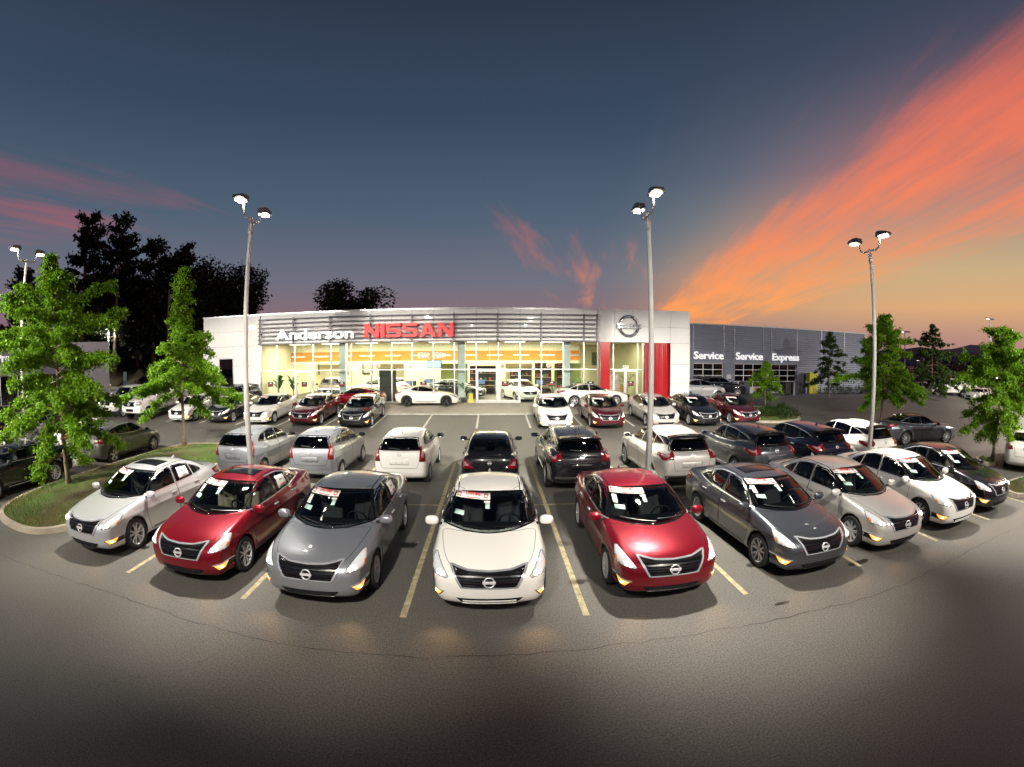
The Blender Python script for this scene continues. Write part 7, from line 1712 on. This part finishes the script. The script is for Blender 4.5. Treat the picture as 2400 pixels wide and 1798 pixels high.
def potted(x, y, h, n, seed, label, broad=False):
    rng = random.Random(seed); r_ = empty('potted_plant', (x, y, GZ + .03)); tag(r_, label, 'plant', 'potted plants indoors')
    MB().lathe([(.001, 0), (.20, 0), (.26, .38), (.23, .38), (.21, .33), (.001, .33)], 18).obj('pot', mat('pot_black', (.02, .02, .02), .4), r_)
    st_ = MB(); st_.tube([(0, 0, .3), (.03, 0, h * .5)], [.03, .02], 6); st_.tube([(.02, .02, .3), (-.12, .05, h * .62)], [.025, .015], 6); st_.obj('stem', BARK, r_)
    for i in range(n):
        az = rng.uniform(0, 6.283); L_ = h * rng.uniform(.35, .55); w = (.16 if broad else .045) * rng.uniform(.8, 1.2); z0 = h * rng.uniform(.35, .65); V = []; F = []
        for j in range(7):
            t = j / 6; rr_ = L_ * (.15 + .75 * t) * (.7 if broad else .9); z = z0 + L_ * (1.1 * t - (.95 if not broad else .7) * t * t); ww = w * math.sin(math.pi * min(.98, .12 + t * .86))
            c, s = math.cos(az), math.sin(az); V += [(rr_ * c - ww * s, rr_ * s + ww * c, z), (rr_ * c, rr_ * s, z - .02), (rr_ * c + ww * s, rr_ * s - ww * c, z)]
        F = [(j * 3 + k, j * 3 + k + 1, j * 3 + 4 + k, j * 3 + 3 + k) for j in range(6) for k in range(2)]
        MB().add(V, F, True).obj('leaf', mat('plant_leaf', (.06, .15, .03), .4, noise=.25, nscale=6), r_)
potted(-1.95, 31.2, 1.75, 16, 3, 'spiky potted plant in a black pot left of the double doors'); potted(-15.9, 31.6, 2.4, 11, 4, 'tall broad leaved plant in the corner of the glass', True); potted(-14.8, 31.9, 2.3, 9, 5, 'second broad leaved plant beside the side door', True); potted(4.3, 32.2, 1.3, 12, 6, 'small leafy plant left of the third column'); potted(6.4, 32.6, 2.1, 14, 7, 'leafy plant by the red entrance pier'); potted(9.9, 32.8, 2.4, 14, 8, 'leafy plant inside the entrance doors')
wf = empty('floor_sign', (-1.45, FY + .4, GZ + .03)); tag(wf, 'yellow wet floor sign beside the potted plant', 'sign')
for s in (-1, 1):
    b = MB(); M_ = Matrix.Rotation(R(12) * s, 4, 'X'); b.prism([(-.16, 0), (.16, 0), (.12, .68), (-.12, .68)], -.012, .012, Matrix.Translation((0, s * .14, 0)) @ M_ @ Matrix.Rotation(math.pi / 2, 4, 'X')); b.obj('board', mat('sign_yellow', (.80, .62, .02), .5, emit=(1, .8, .05), estr=.15), wf)
tv = empty('television', (-4.55, 35.95, 2.6 + GZ)); tag(tv, 'wall television with bright screen above the white coupe', 'television'); MB().bevbox((-.55, -.04, -.32), (.55, .04, .32), .02).obj('bezel', mat('chair_black', (.015, .015, .016), .7), tv); MB().box((-.50, -.046, -.27), (.50, -.041, .27)).obj('screen', mat('tv_screen', (.1, .2, .3), .2, emit=(.45, .65, .9), estr=1.2), tv)
for i, (x, z) in enumerate(((-5.4, 4.0), (-4.2, 4.0))):
    o = MB().box((-.5, -.01, -.25), (.5, .01, .25)).obj('wall_poster', mat('poster_mixed', (.35, .33, .30), .6, noise=.8, nscale=6), None, (x, 35.97, z)); tag(o, ['left dark poster on the orange band', 'right dark poster on the orange band'][i], 'poster')
for i, (x, w, h_, lab) in enumerate(((-.8, 2.2, 1.5, 'shelf of small goods behind the double doors'), (2.4, 1.8, 1.2, 'dark display case behind the indoor white sedan'), (4.3, 1.4, 2.3, 'dark shelving left of the third column'), (6.1, 1.2, 2.3, 'dark doorway cabinet by the red pier'))):
    r_ = empty('display_shelf', (x, 38.7, GZ + .03)); tag(r_, lab, 'shelf', 'shelves indoors'); DK = mat('shelf_dark', (.04, .035, .03), .6)
    MB().box((-w / 2, 0, 0), (w / 2, .05, h_ + .9)).obj('back', DK, r_)
    for z in np.linspace(.5, h_ + .85, 4): MB().box((-w / 2, -.35, z - .02), (w / 2, -.002, z + .02)).obj('shelf_board', mat('shelf_pale', (.45, .42, .34), .5), r_)
    rq = random.Random(i)
    for z in np.linspace(.5, h_ + .85, 4)[:3]:
        for k in range(5): MB().box((0, -.25, 0), (.16, -.1, rq.uniform(.15, .35))).obj('goods', mat(f'goods_{k % 4}', [(.5, .1, .05), (.1, .2, .35), (.5, .48, .4), (.1, .25, .1)][k % 4], .5), r_, (-w / 2 + .1 + k * (w - .3) / 5, 0, z + .022))
ct = empty('reception_counter', (9.0, 34.0, GZ + .03)); tag(ct, 'amber reception counter inside the entrance doors', 'counter'); MB().bevbox((-1.0, -.3, 0), (1.0, .3, 1.02), .03).obj('counter_front', mat('amber_wood', (.60, .36, .05), .35), ct); MB().bevbox((-1.06, -.36, 1.025), (1.06, .36, 1.08), .01).obj('counter_top', mat('desk_wood', (.30, .24, .14), .4), ct)
slab_thing('floor_poster', (8.55, 31.2, GZ + .03), (-.38, -.02, .3), (.38, .02, 1.9), mat('poster_pale', (.62, .50, .42), .6, noise=.4, nscale=5), 'pale poster stand behind the entrance glass', 'poster'); slab_thing('wall_art', (9.9, 41.9, 3.0 + GZ), (-.7, -.03, -.6), (.7, .0, .6), mat('art_dark', (.10, .16, .12), .6, noise=.8, nscale=3), 'dark painting on the entry wall above the counter', 'picture')
for i, x in enumerate((-8.05, -5.6, .7, 3.9)):
    o = MB().lathe([(.001, 0), (.10, .02), (.17, .18), (.12, .40), (.001, .42)], 12).obj('hanging_tag', mat('lantern_paper', (.85, .62, .50), .6, emit=(1, .6, .4), estr=.25), None, (x, 31.6, 3.05)); tag(o, ['pale red promotional lantern near the black banner', 'pale red promotional lantern above the coupe', 'pale red promotional lantern over the double doors', 'pale red promotional lantern near the third column'][i], 'lantern', 'promotional lanterns indoors')
